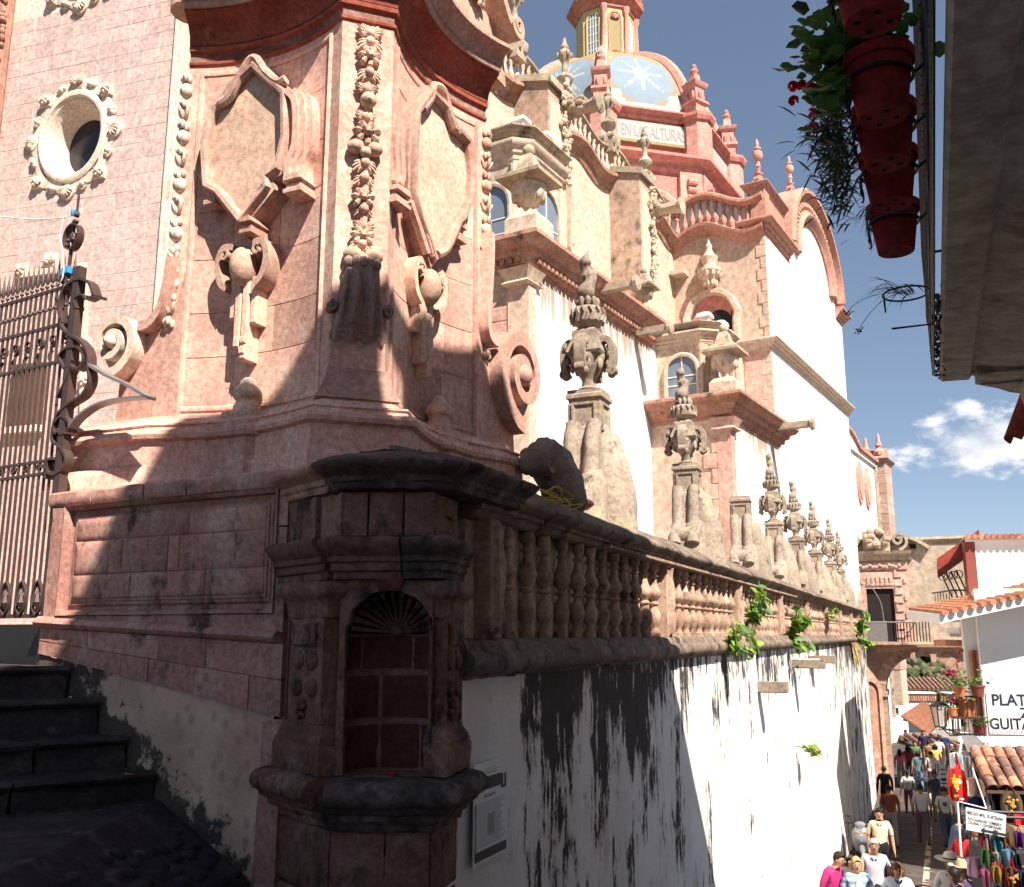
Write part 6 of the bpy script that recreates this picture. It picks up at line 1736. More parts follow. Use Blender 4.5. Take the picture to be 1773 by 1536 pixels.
mb = MB(); mb.T = TR(XC-0.22, yo, zo)
mb.lathe([(0.06,-0.1),(0.2,0.1),(0.26,0.3),(0.36,0.42),(0.42,0.5),(0.42,0.6),(0.25,0.68),(0.22,0.8),(0.28,0.95),(0.3,1.05),(0.18,1.15),(0.1,1.35),(0.12,1.45),(0.05,1.6),(0.0,1.75)], 12)
for i in range(10):
    a = 2*pi*i/10; mb.ell((0.33*cos(a), 0.33*sin(a), 0.42), (0.09,0.09,0.13), 6, 5); mb.ell((0.2*cos(a), 0.2*sin(a), 0.12), (0.07,0.07,0.13), 6, 5)
mb.build('crowning_ornament', M('church_cream'), wrec)
mb = MB(); mb.box(XC-0.5, XC, 2.4, 2.9, 12.2, 12.35); mb.build('ledge_bracket', M('church_cream'), tr)
# weathered band under the parapet (soft grey damp)
# ---- apse and rear tower
_y = YC+0.75
ap = bx('apse_wall', 'church_white', XC+LC, XC+LC+9.3, _y, 9.0, -4.0, 8.7)
mb = MB(); n = 20
crv = [(XC+LC+9.4*i/n, 8.65+0.55*max(0,sin(pi*i/n*2.0-0.3))*(1 if i < 12 else 0.3)) for i in range(n+1)]
mb.prism([(XC+LC,8.4)] + crv[::1] + [(XC+LC+9.4,8.4)], _y-0.12, _y+0.2); mb.build('apse_parapet', M('church_white'), ap, 0)
mb = MB(); mb.strip([(x,z+0.05) for x, z in crv], _y-0.25, _y+0.25, 0.16); mb.build('apse_coping', M('gable_pink'), ap)
urn(XC+LC+1.6, _y, 9.15, 1.6, 'drum_pink')
APF = Frame(CH_.W(0, _y), CH_.az)
for px, py in ((1487,836),(1500,845)):
    x, z = APF.L(px, py); n = 24
    mb = MB(); mb.prism([(x+0.62*cos(2*pi*i/n), z+1.02*sin(2*pi*i/n)) for i in range(n)], _y-0.10, _y+0.02); o = mb.build('oval_window', M('drum_pink'), ap)
    mb = MB(); mb.prism([(x+0.45*cos(2*pi*i/n), z+0.8*sin(2*pi*i/n)) for i in range(n)], _y-0.14, _y-0.099); mb.build('oval_pane', M('church_pink'), o)
mb = MB(); mb.tube([(XC+LC+9.38,_y-0.05,8.6),(XC+LC+9.38,_y-0.05,-4)], 0.12, 8); mb.build('down_pipe', M('church_grey'), ap)
_t = at_y(1531, 800, 56.0); tx, ty, _ = CH_.loc(_t); tw_ = 1.35
tz1 = at_y(1531, 795, 56.0).z
rt_ = bx('rear_tower', 'church_cream', tx, tx+2.0, ty, ty+1.9, -4.0, tz1)
z = -2.0; k = 0
while z < tz1-0.4:
    w = 0.75 if k % 2 else 0.4
    mb = MB(); mb.box(tx-0.03, tx+2.02, ty-0.03, ty+w, z, z+0.58); mb.build('quoin', M('church_pink'), rt_, 0); z += 0.6; k += 1
cornice('tower_cornice', 'church_pink', [(tx,ty+1.9),(tx,ty),(tx+2,ty),(tx+2,ty+1.9)], tz1-0.3, 0.4, 0.25, rt_)
mb = MB(); mb.prism([(tx-0.1,tz1+0.1),(tx+2.1,tz1+0.1),(tx+1.4,tz1+0.9),(tx+0.6,tz1+0.7)], ty, ty+1.5); mb.build('tower_gable', M('gable_pink'), rt_, 0)
for dx, dy in ((0.3,0.3),(1.2,1.2)):
    mb = MB(); mb.lathe([(0.3,0),(0.33,0.2),(0.16,0.45),(0.22,0.6),(0.12,0.8),(0.08,1.2),(0.0,1.4)], 10, (tx+dx,ty+dy,tz1+0.3)); mb.build('tower_finial', M('drum_pink'), rt_)

# ---- dome on its octagonal drum
_d = at_y(1051, 200, 40.5); dxl, dyl, _ = CH_.loc(_d)
dm = MB(); RA = 5.05; RC = RA/cos(pi/8)
def octv(r, k): a = -pi/2 + pi/8 + k*pi/4; return (dxl + r*cos(a), dyl + r*sin(a))
def octp(r): return [octv(r/cos(pi/8), k) for k in range(8)]
dr = MB(); dr.vprism(octp(RA-0.55), 10.0, 20.6); drum = dr.build('drum', M('drum_red'), ch, 0)
ZD0, ZD1, ZD2, ZD3 = 12.5, 18.35, 19.0, 20.75
def ofr(k):
    """frame of octagon side k: origin mid-side, returns fn local(x along, y out(-), z) -> church coords"""
    a = -pi/2 + k*pi/4; n = Vector((cos(a), sin(a))); t = Vector((-sin(a), cos(a)))
    return lambda x, y, z: (dxl + n.x*(RA - y) + t.x*x, dyl + n.y*(RA - y) + t.y*x, z)
HS = RA*math.tan(pi/8)
def oc(name, mat, z0, h, out, par=drum, r=RA):
    mb = MB(); mb.sweep([p for p in octp(r)], [(-0.9,z0),(0.02,z0),(out*0.3,z0+h*0.2),(out*0.35,z0+h*0.5),(out*0.8,z0+h*0.7),(out,z0+h*0.8),(out,z0+h),(-0.9,z0+h)], closed=True); return mb.build(name, M(mat), par)
for k in range(8):
    if k in (3,4,5): continue
    f = ofr(k)
    # wall with arched opening
    ow, sp_z = HS*0.52, 16.2
    mb = MB(); pts = [(-HS+0.02,ZD0-2.5),(-ow,ZD0-2.5),(-ow,sp_z)] + arc2(0, sp_z, ow, pi, 0, 14)[1:] + [(ow,ZD0-2.5),(HS-0.02,ZD0-2.5),(HS-0.02,ZD1),(-HS+0.02,ZD1)]
    mb.prism(pts, 0.0, 0.5); mb.v = [f(*v) for v in mb.v]; w = mb.build('drum_bay', M('drum_red'), drum, 0)
    mb = MB(); mb.sweep([(ow,ZD0)] + arc2(0, sp_z, ow, 0, pi, 14) + [(-ow,ZD0)], [(0.0,0.0),(0.02,0.12),(0.18,0.16),(0.28,0.10),(0.30,0.0)], axes='xz'); mb.v = [f(*v) for v in mb.v]; mb.build('arch_moulding', M('drum_pink'), w)
    mb = MB(); mb.prism([(-ow*0.6,ZD0-2),(ow*0.6,ZD0-2)] + arc2(0, sp_z-0.3, ow*0.6, 0, pi, 12), 0.46, 0.54); mb.v = [f(*v) for v in mb.v]; wi = mb.build('drum_window', M('blue_glass'), w, 0)
    for q in range(5):
        mb = MB(); xx = -ow*0.6 + ow*1.2*(q+0.5)/5; mb.box(xx-0.04,xx+0.04,0.42,0.46,ZD0-2,sp_z+0.3); mb.v = [f(*v) for v in mb.v]; mb.build('window_bar', M('iron_grey'), wi, 0)
    # attic panel
    mb = MB(); mb.box(-HS+0.55, HS-0.55, -0.04, 0.3, ZD2+0.62, ZD3-0.30); mb.v = [f(*v) for v in mb.v]; mb.build('inscription_band', M('tile_white'), w, 0)
    mb = MB(); mb.box(-HS+0.45, HS-0.45, -0.06, 0.3, ZD2+0.50, ZD2+0.60); mb.v = [f(*v) for v in mb.v]; mb.build('band_edge', M('tile_yellow'), w, 0)
    for s in (-1, 1):
        mb = MB(); mb.box(s*(HS-0.45)-0.5, s*(HS-0.45)+0.5 if s < 0 else s*(HS-0.45)+0.45, -0.22, 0.2, ZD0-2.5, ZD1); mb.v = [f(min(max(v[0],-HS-0.08),HS+0.08), v[1], v[2]) for v in mb.v]; pl = mb.build('drum_pilaster', M('drum_pink'), w, 0)
        xm = s*(HS-0.45)
        mb = MB(); mb.box(xm-0.32,xm+0.32,-0.25,-0.21,ZD0,ZD1-1.7); mb.v = [f(*v) for v in mb.v]; mb.build('pilaster_panel', M('drum_pink'), pl, 0)
        mb = MB()
        for j in range(3): mb.tube([(xm-0.2,-0.3+0.05*j,ZD1-0.45-0.3*j),(xm+0.2,-0.3+0.05*j,ZD1-0.45-0.3*j)], 0.13-0.02*j, 8)
        for j in range(3): mb.ell((xm-0.16+0.16*j,-0.24,ZD1-1.35), 0.07)
        mb.v = [f(*v) for v in mb.v]; mb.build('pilaster_scroll', M('drum_pink'), pl)
oc('drum_cornice', 'drum_red', ZD1, 0.62, 0.55)
mb = MB(); mb.sweep(octp(RA-0.15), [(-0.9,ZD2-0.05),(0.0,ZD2-0.05),(0.0,ZD3-0.1),(-0.9,ZD3-0.1)], closed=True); mb.build('attic', M('drum_red'), drum, 0)
oc('attic_cornice', 'drum_red', ZD3-0.15, 0.35, 0.30)
for k in range(8):
    if k in (3,4): continue
    x, y = octv(RC-0.05, k)
    mb = MB(); mb.lathe([(0.62,ZD2-0.02),(0.62,ZD3-0.12)], 8, (x,y,0), a0=pi/8); mb.build('attic_pier', M('drum_pink'), drum, 0)
    mb = MB(); mb.lathe([(0.72,ZD3-0.15),(0.8,ZD3+0.02),(0.8,ZD3+0.15),(0.62,ZD3+0.2)], 8, (x,y,0), a0=pi/8); mb.build('attic_pier_cap', M('drum_red'), drum, 0)
    # pinnacle pillar at the foot of each rib
    m2 = MB(); m2.sqlathe([(0.30,ZD3+0.15),(0.30,ZD3+0.7),(0.40,ZD3+0.8),(0.40,ZD3+0.9),(0.26,ZD3+1.0),(0.26,ZD3+1.5),(0.36,ZD3+1.6),(0.40,ZD3+1.75),(0.18,ZD3+1.85),(0.14,ZD3+2.2)], (x,y,0), rot=-pi/2+pi/8+k*pi/4); pn = m2.build('rib_pinnacle', M('drum_pink'), drum)
    m2 = MB(); m2.lathe([(0.13,ZD3+2.2),(0.2,ZD3+2.35),(0.1,ZD3+2.5),(0.12,ZD3+2.6),(0.0,ZD3+2.75)], 8, (x,y,0))
    for q in range(6):
        a = 2*pi*q/6; m2.ell((x+0.3*cos(a), y+0.3*sin(a), ZD3+1.15), (0.1,0.1,0.22), 6, 5)
    m2.build('pinnacle_tip', M('drum_red'), pn)
# dome shell: eight tiled webs, each cell coloured after the tile pattern
DR, DH = RA-0.35, 5.1
def web_pt(k, u, v):
    """u -1..1 across, v 0..1 up"""
    e = v*pi/2*0.93
    r = DR*cos(e)**0.92; z = ZD3 + 0.1 + DH*sin(e)
    a = -pi/2 + k*pi/4
    n = Vector((cos(a), sin(a))); t = Vector((-sin(a), cos(a)))
    return (dxl + n.x*r + t.x*u*r*math.tan(pi/8), dyl + n.y*r + t.y*u*r*math.tan(pi/8), z)
tiles = [M('tile_blue'), M('tile_white'), M('tile_yellow'), M('tile_green'), M('tile_peach')]
def tile_at(u, v):
    w = (1-0.6*v)
    if v < 0.025: return 2
    if v < 0.065:
        q = 0.028 + 0.032*abs(((u*9)%2)-1); return 1 if v > q else (3 if v > q-0.018 else 2)
    if v < 0.09: return 1
    if abs(u) > 0.86:
        q = (v*26) % 2
        return 3 if abs(q-1) < (abs(u)-0.86)/0.14 else 1
    if abs(u) > 0.80: return 4
    # blue oval field with eight-point star
    X, Y = u/0.80, (v-0.33)/0.235
    rr = hypot(X, Y)
    if rr < 1.0:
        a = atan2(Y, X); s = abs(((a/(pi/4)) + 0.5) % 1.0 - 0.5)*2
        longp = (int(((a/(pi/4))+0.5)) % 2 == 0)
        if rr < 0.16 + (0.80 if longp else 0.66)*(max(0, 1-1.9*s))**2.0 or (rr < 0.24): 
            return 1
        return 0
    if abs(abs(u)-0.62) < 0.1 and abs(v-0.135) < 0.03: return 1
    return 4 if rr < 1.12 else (1 if v < 0.5 else 2)
NU, NVV = 56, 52
for k in range(8):
    if k in (3,4,5): nu, nvv = 8, 8
    else: nu, nvv = NU, NVV
    mb = MB(); vs = [web_pt(k, -1+2*i/nu, j/nvv) for j in range(nvv+1) for i in range(nu+1)]; fs = []
    mb.add(vs, [(j*(nu+1)+i, j*(nu+1)+i+1, (j+1)*(nu+1)+i+1, (j+1)*(nu+1)+i) for j in range(nvv) for i in range(nu)])
    mb.mi = [tile_at(-1+2*(i+0.5)/nu, (j+0.5)/nvv) for j in range(nvv) for i in range(nu)]
    mb.build('dome_web', tiles, drum, 60)
    mb = MB(); mb.tube([(lambda p: (p[0], p[1], p[2]))(web_pt(k, 1.0, j/14)) for j in range(15)], 0.24, 6); mb.build('dome_rib', M('drum_pink'), drum)
# lantern on the dome
ZL0 = ZD3 + DH*0.985; RL = 1.28
def octl(r): return [(dxl + r/cos(pi/8)*cos(-pi/2+pi/8+k*pi/4), dyl + r/cos(pi/8)*sin(-pi/2+pi/8+k*pi/4)) for k in range(8)]
mb = MB(); mb.vprism(octl(RL), ZL0-0.3, ZL0+3.3); ln = mb.build('dome_lantern', M('yellow_plaster'), drum, 0)
mb = MB(); mb.sweep(octl(RL), [(-0.3,ZL0-0.3),(0.25,ZL0-0.3),(0.25,ZL0-0.05),(0.1,ZL0+0.05),(-0.3,ZL0+0.05)], closed=True); mb.build('lantern_base', M('drum_red'), ln)
mb = MB(); mb.sweep(octl(RL), [(-0.3,ZL0+2.65),(0.08,ZL0+2.65),(0.1,ZL0+2.85),(0.25,ZL0+2.95),(0.4,ZL0+3.1),(0.42,ZL0+3.25),(-0.3,ZL0+3.35)], closed=True); mb.build('lantern_cornice', M('drum_red'), ln)
hsl = RL*math.tan(pi/8)
for k in range(8):
    if k in (3,4,5): continue
    a = -pi/2 + k*pi/4; n = Vector((cos(a), sin(a))); t = Vector((-sin(a), cos(a)))
    f = lambda x, y, z: (dxl + n.x*(RL-y) + t.x*x, dyl + n.y*(RL-y) + t.y*x, z)
    ow = hsl*0.5
    win = k in (0,2,6)
    mb = MB(); mb.prism([(-ow,ZL0+0.25),(ow,ZL0+0.25)] + arc2(0, ZL0+2.1, ow, 0, pi, 10), -0.03, 0.05); mb.v = [f(*v) for v in mb.v]; w = mb.build('lantern_window' if win else 'lantern_niche', M('blue_glass' if win else 'tile_yellow'), ln, 0)
    mb = MB(); mb.sweep([(ow,ZL0+0.25)] + arc2(0, ZL0+2.1, ow, 0, pi, 10) + [(-ow,ZL0+0.25)], [(0,0),(0,0.06),(0.07,0.07),(0.09,0)], axes='xz'); mb.v = [f(*v) for v in mb.v]; mb.build('window_arch', M('drum_pink' if not win else 'yellow_plaster'), w)
    if win:
        for q in (-1,0,1):
            mb = MB(); mb.box(q*ow*0.5-0.015,q*ow*0.5+0.015,-0.05,-0.03,ZL0+0.25,ZL0+2.4); mb.v = [f(*v) for v in mb.v]; mb.build('glazing_bar', M('white_frame'), w, 0)
        for q in range(5):
            mb = MB(); zq = ZL0+0.5+0.4*q; mb.box(-ow,ow,-0.048,-0.03,zq,zq+0.03); mb.v = [f(*v) for v in mb.v]; mb.build('glazing_bar', M('white_frame'), w, 0)
    else:
        mb = MB(); shell(mb, 0, -0.05, ZL0+2.05, ow*0.95, pi/2, 7, 1.35, 0.5); mb.lathe([(0.0,ZL0+0.0),(ow*0.6,ZL0+0.15),(ow*0.9,ZL0+0.3)], 10, (0,-0.02,0)); mb.v = [f(*v) for v in mb.v]; mb.build('niche_shell', M('drum_pink'), w)
    x, y = octv(RL/cos(pi/8)+0.05, k)
    mb = MB(); mb.lathe([(0.17,ZL0+0.0),(0.18,ZL0+0.4),(0.11,ZL0+0.5),(0.13,ZL0+1.2),(0.10,ZL0+2.3),(0.17,ZL0+2.45),(0.18,ZL0+2.65)], 8, (x,y,0)); mb.build('lantern_column', M('drum_pink'), ln)
    x, y = octv(RL/cos(pi/8)+0.25, k)
    mb = MB(); mb.lathe([(0.16,ZL0+3.3),(0.2,ZL0+3.45),(0.1,ZL0+3.55),(0.17,ZL0+3.7),(0.2,ZL0+3.82),(0.08,ZL0+3.95),(0.06,ZL0+4.15),(0.0,ZL0+4.3)], 8, (x,y,0)); mb.build('lantern_pinnacle', M('drum_red'), ln)
mb = MB(); prof = [(RL*1.05*cos(pi/2*i/10), ZL0+3.3+1.35*sin(pi/2*i/10)) for i in range(11)]; mb.lathe(prof, 32, (dxl,dyl,0))
mb.mi = []
for i in range(32):
    for kk in range(10): mb.mi.append(1 if (kk + (i % 4 in (1,2))) % 4 < 2 else (3 if kk % 2 else 2))
mb.mi += [1]*(len(mb.f)-len(mb.mi))
mb.build('lantern_dome', tiles, ln, 60)
# inscription
def text_mesh(txt, size, mat, fn=None, name='lettering', par=None, depth=0.0, align='CENTER', sx=1.0, bold=0.0):
    cu = bpy.data.curves.new('t', 'FONT'); cu.body = txt; cu.size = size; cu.align_x = align; cu.extrude = depth; cu.offset = bold*size
    ob = bpy.data.objects.new('t', cu); COL.objects.link(ob)
    dg = bpy.context.evaluated_depsgraph_get(); me = bpy.data.meshes.new_from_object(ob.evaluated_get(dg))
    bpy.data.objects.remove(ob); me.name = name
    for v in me.vertices:
        p = (v.co.x*sx, 0.0, v.co.y)
        v.co = fn(*p) if fn else p
    me.materials.clear(); me.materials.append(M(mat)); me.update()
    return mkobj(name, me, par)
f0 = ofr(7)
text_mesh('EN LAS ALTURAS', 0.74, 'ink_grey', lambda x, y, z: f0(x+0.1, -0.052, ZD2+0.78+z), 'inscription', drum, sx=0.50)
# ------------------------------------------------------------------ pinnacles along the balustrade
def make_pinnacle(first, label, finial=True):
    p = thing('wall_pinnacle', label, 'pinnacle', loc=(0,0,0), group='stone pinnacles along the retaining wall')
    mb = MB()
    side = [(0.16,0.84),(0.22,0.74),(0.28,0.58),(0.30,0.40),(0.35,0.27),(0.44,0.19),(0.52,0.10),(0.56,0.0)]
    poly = [(-x, z) for x, z in reversed(side)][0:] + [(x, z) for x, z in side]
    mb.prism([(-0.56,-0.35)] + poly + [(0.56,-0.35)], -0.13, 0.15)
    for s in (-1, 1):
        for y in (-0.11, 0.11):
            mb.tube([(s*x, y*(1 if z > 0.25 else 1.15), z) for x, z in smoothpath(side, 3)], [0.09]*(len(smoothpath(side,3))-5)+[0.10]*5, 9)
        mb.strip(spiral(s*0.47, 0.11, 0.12, 0.03, pi/2, pi/2 - s*2.2*pi, 18), -0.19, 0.19, 0.045)
    mb.tube([(0.02,-0.06,0.84),(0.02,-0.15,0.68),(0,-0.2,0.42),(-0.02,-0.22,0.15),(-0.02,-0.22,-0.3)], [0.10,0.16,0.21,0.25,0.28], 12)
    mb.tube([(-0.24,-0.1,0.36),(-0.34,-0.13,0.22),(-0.42,-0.12,-0.3)], [0.09,0.16,0.2], 9); mb.tube([(0.24,-0.1,0.40),(0.33,-0.12,0.2),(0.42,-0.1,-0.3)], [0.1,0.17,0.2], 9)
    weather(mb.build('scroll_base', M('grey_stone'), p), 0.07, 0.014, 6.0, 2)
    mb = MB(); mb.sqlathe([(0.165,0.65),(0.165,1.10),(0.19,1.115),(0.19,1.15),(0.175,1.165),(0.175,1.20),(0.12,1.215)]); ped = mb.build('pedestal', M('grey_stone'), p)
    mb = MB()
    for r in (0, pi/2, pi, 3*pi/2):
        mb.T = RZ(r); mb.sweep([(-0.13,0.78),(0.13,0.78),(0.13,1.07),(-0.13,1.07)], [(0.0,0.16),(0.0,0.185),(-0.025,0.185),(-0.035,0.16)], closed=True, axes='xz')
    mb.T = None; mb.build('panel_frame', M('grey_stone'), ped)
    if finial:
        mb = MB(); mb.lathe([(0.10,1.215),(0.12,1.23),(0.075,1.26),(0.07,1.32),(0.085,1.35),(0.15,1.45),(0.185,1.53),(0.19,1.58)], 14); ur = mb.build('urn', M('grey_stone'), p)
        mb = MB(); mb.sqlathe([(0.17,1.57),(0.185,1.60),(0.175,1.64),(0.13,1.76),(0.135,1.78),(0.13,1.83),(0.09,1.86)]); mb.build('urn_shoulder', M('grey_stone'), ur)
        h = MB()
        h.strip(smoothpath([(0.13,1.72),(0.20,1.74),(0.255,1.68),(0.27,1.56),(0.25,1.44),(0.22,1.38)], 4), -0.055, 0.055, 0.06)
        for k in range(7): h.ell((0.235+0.02*sin(k*1.7), 0.045*cos(k*2.1), 1.38+0.05*k), (0.045,0.04,0.04), 6, 5)
        h.strip(spiral(0.255,1.40,0.055,0.015,pi*0.5,-1.4*pi,14), -0.05, 0.05, 0.022)
        hm = h.mesh('scroll_handle', M('grey_stone'))
        for k in range(4): mkobj('scroll_handle', hm, ur, (0,0,0), pi/4*0 + k*pi/2)
        l = MB(); l.ell((0,-0.165,1.47), (0.035,0.03,0.065), 7, 6); lm = l.mesh('urn_leaf', M('grey_stone'))
        for k in range(8): mkobj('urn_leaf', lm, ur, (0,0,0), k*pi/4+0.3)
        mb = MB(); mb.lathe([(0.08,1.86),(0.10,1.89),(0.155,1.93),(0.165,1.97),(0.165,2.06),(0.14,2.09),(0.07,2.10)], 16); rg_ = mb.build('crown_ring', M('grey_stone'), p)
        mb = MB()
        for k in range(14):
            a = 2*pi*k/14; mb.tube([(0.16*cos(a),0.16*sin(a),1.93),(0.178*cos(a+0.2),0.178*sin(a+0.2),2.0),(0.165*cos(a),0.165*sin(a),2.07)], 0.022, 5)
        mb.build('ring_carving', M('grey_stone'), rg_)
        mb = MB(); n = 34; pts = []; rs = []
        for i in range(n+1):
            f = i/n; a = f*2*pi*1.7; q = 0.034*(1-0.5*f)
            pts.append((q*cos(a), q*sin(a), 2.10+0.62*f)); rs.append((0.092-0.035*f)*(1+0.20*cos(f*2*pi*3.4+0.6))*(1 if f < 0.8 else max(0.12, (1-f)/0.2)))
        mb.tube(pts, rs, 9); tp = mb.build('twisted_tip', M('grey_stone'), p)
        mb = MB()
        for k in range(9):
            a = 2*pi*k/9; mb.ell((0.10*cos(a), 0.10*sin(a), 2.15), (0.035,0.035,0.055), 6, 5)
        mb.build('leaf_collar', M('grey_stone'), tp)
    return p
PZ = 1.20
sp = [3.29, 7.65, 11.85, 15.85, 19.7, 23.9, 28.1, 32.2, 36.15]
plab = ['tall twisted stone pinnacle on a scrolled base next to the gate pier, half in shade',
        'mossy twisted pinnacle on the wall, second from the gate pier',
        'broken pinnacle base without its urn on the retaining wall',
        'twisted stone pinnacle directly beyond the broken base on the retaining wall',
        'stone pinnacle on the retaining wall, fifth pedestal from the gate pier',
        'stone pinnacle on the retaining wall, sixth pedestal from the gate pier',
        'stone pinnacle on the retaining wall, seventh pedestal from the gate pier',
        'stone pinnacle, second to last before the archway end of the wall',
        'last stone pinnacle at the archway end of the retaining wall']
proto = make_pinnacle(True, plab[0])
stub = make_pinnacle(False, plab[2], False)
for i, t in enumerate(sp):
    o = proto if i == 0 else (stub if i == 2 else copy_tree(proto))
    o['label'] = plab[i]
    o.location = WALL.W(t, 0.42, PZ); o.rotation_euler = (RNG.gauss(0,0.012), RNG.gauss(0,0.012), WALL.rz + (0.0 if i == 0 else RNG.uniform(-0.1,0.1))); o.scale = (1,1,RNG.uniform(0.97,1.05))
# dark crouched stone lion-like scroll mass next to the pier end
x, z = WALL.L(955, 835, 0.35)
mb = MB()
mb.tube([(x-0.30,0.4,z+0.12),(x-0.18,0.36,z+0.20),(x-0.02,0.33,z+0.14),(x+0.12,0.3,z-0.02),(x+0.3,0.28,z-0.2)], [0.14,0.19,0.2,0.2,0.17], 14)
mb.strip(spiral(x-0.28, z+0.12, 0.16, 0.04, 0, 2.4*pi, 20), 0.22, 0.5, 0.06)
o = mb.build('scroll_stone', M('ring_stone'), loc=WALL.o, rz=WALL.rz); tag(o, 'dark curled scroll stone on the coping between pier and first pinnacle', 'stone'); weather(o, 0.06, 0.022, 7.0)
# tangle of yellow twine on the coping
mb = MB(); r = random.Random(3); x, z = WALL.L(952, 866, -0.02)
for k in range(5):
    pts = [(x + r.gauss(0,0.12) + 0.05*k, -0.10 + r.gauss(0.06,0.05), z + 0.02 + abs(r.gauss(0,0.05)) - 0.3*0.1*k) for i in range(7)]
    mb.tube(smoothpath(pts, 4), 0.005, 4)
o = mb.build('twine', M('twine'), loc=WALL.o, rz=WALL.rz); tag(o, 'tangle of yellow twine lying on the dark coping', 'twine')

# ------------------------------------------------------------------ stone water spouts on the white wall
slab_ = ['stone water spout low on the white wall, below the leafy tufts', 'stone water spout with litter in it, under the leafy bush on the wall', 'stone water spout further along the white wall, beyond the littered one']
for k, (px, py, L, lab) in enumerate(((1312,1180,0.46,slab_[0]),(1372,1142,0.62,slab_[1]),(1402,1135,0.55,slab_[2]))):
    x, z = WALL.L(px, py)
    m2 = MB(); m2.sweep([(x,0.15),(x,-L)], [(-0.13,-0.15),(-0.06,-0.17),(0.06,-0.17),(0.13,-0.15),(0.14,0.0),(0.075,0.0),(0.06,-0.08),(-0.06,-0.08),(-0.075,0.0),(-0.14,0.0)])
    o = m2.build('water_spout', M('grey_stone'), loc=WALL.o, rz=WALL.rz); tag(o, lab, 'water spout', 'spouts on the white wall')
    if k == 1:
        m2 = MB(); m2.box(x-0.06,x+0.06,-L+0.1,-L+0.5,z-z+0.0,0.02); m2.v = [(a,b,c+0) for a,b,c in m2.v]
        q = m2.build('crumpled_paper', M('paper'), loc=WALL.W(0,0,z+0.0), rz=WALL.rz); tag(q, 'scrap of pale paper lying in the stone spout', 'litter')
    o.location = WALL.W(0,0,z)
# ------------------------------------------------------------------ plants rooted in the wall
def wall_plant(name, label, px, py, h, n, seed, lean=0.2, leafr=0.085, mat='leaf_bright', down=0.3, grp=None):
    x, z = WALL.L(px, py, -0.15); r = random.Random(seed)
    p = thing(name, label, 'plant', loc=WALL.W(x, -0.12, z), rz=WALL.rz, group=grp)
    st = MB(); lf = []
    n = int(n*1.7); leafr *= 0.82; k = max(2, n//10)
    for i in range(k):
        top = Vector((r.gauss(0,h*0.28), -r.uniform(0.02,lean), h*r.uniform(0.45,1.0)))
        if r.random() < down: top = Vector((r.gauss(0.05,h*0.3), -r.uniform(0.05,lean), -h*r.uniform(0.1,0.45)))
        mid = top*0.5 + Vector((r.gauss(0,0.04), -0.06, 0.03))
        pts = bez((0,0.12,0), tuple(mid*0.6), tuple(mid), tuple(top), 6); st.tube(pts, 0.011, 5)
        for j in range(n//k):
            f = r.uniform(0.25,1.0); c = Vector(pts[min(6,int(f*6))]) + Vector((r.gauss(0,0.05), r.gauss(-0.03,0.04), r.gauss(0,0.04)))
            nr = Vector((r.gauss(0,0.5), -r.uniform(0.2,1.0), r.uniform(0.2,1.0)))
            lf.append((c, nr, leafr*r.uniform(0.5,1.15)))
    st.build('stem', M('leaf'), p)
    # a few leaf meshes shared by all leaves
    for c, nr, rr in lf:
        o = mkobj('leaf', LEAF[r.randrange(3)] if mat == 'leaf_bright' else LEAFD[r.randrange(2)], p, c)
        o.rotation_mode = 'QUATERNION'; o.rotation_quaternion = Vector((0,0,1)).rotation_difference(nr) @ Matrix.Rotation(r.uniform(0,6.28),3,'Z').to_quaternion(); o.scale = (rr*r.uniform(0.75,1.0), rr*1.1, rr)
    return p
def leaf_mesh(mat, w=0.75, bend=0.2):
    mb = MB(); n = 7; vs = []
    for i in range(n+1):
        f = i/n; ww = w*sin(pi*(0.04+0.93*f))**0.8*(1.0-0.25*f); y = 2.2*f - 0.6
        vs += [(-ww, y, 0.10*ww - bend*f*f), (0, y, -0.08 - bend*f*f), (ww, y, 0.10*ww - bend*f*f)]
    fs = []
    for i in range(n): a = i*3; fs += [(a,a+3,a+4,a+1),(a+1,a+4,a+5,a+2)]
    mb.add(vs, fs); return mb.mesh('leaf', M(mat), 60)
LEAF = [leaf_mesh('leaf_bright',0.75,0.25), leaf_mesh('leaf_bright',0.85,0.5), leaf_mesh('leaf',0.7,0.3)]
LEAFD = [leaf_mesh('leaf_dry',0.7,0.5), leaf_mesh('leaf_bright',0.8,0.4)]
gp = 'wild plants rooted in the wall'
wall_plant('wild_plant', 'tallest bright green wild plant growing up over the balusters', 1303, 1088, 0.78, 44, 1, 0.25, 0.10, down=0.1, grp=gp)
wall_plant('wild_plant', 'leafy tuft hanging over the ledge left of the tallest wild plant', 1268, 1118, 0.42, 34, 2, 0.3, 0.085, down=0.6, grp=gp)
wall_plant('wild_plant', 'dense leafy bush on the ledge above the littered spout', 1375, 1105, 0.72, 60, 3, 0.35, 0.12, down=0.25, grp=gp)
wall_plant('wild_plant', 'small leafy plant at the far end of the ledge by the archway', 1487, 1107, 1.1, 34, 5, 0.5, 0.19, down=0.2, grp=gp)
wall_plant('wild_plant', 'sparse pale sprig sticking out of the middle of the white wall', 1390, 1292, 0.45, 12, 8, 0.9, 0.12, 'dry', down=0.3, grp=gp)
wall_plant('wild_plant', 'tiny sprout among the distant balusters', 1437, 1065, 0.4, 14, 9, 0.2, 0.1, down=0.1, grp=gp)
x, z = WALL.L(1478, 1130, -0.05); mb = MB(); r = random.Random(6)
for i in range(160):
    b = Vector((x+r.gauss(0,0.45), -0.05, z+0.35)); blade(mb, b, b+Vector((r.gauss(0,0.2), -r.uniform(0.05,0.3), -r.uniform(0.2,1.0))), 0.03, 0.4, 3)
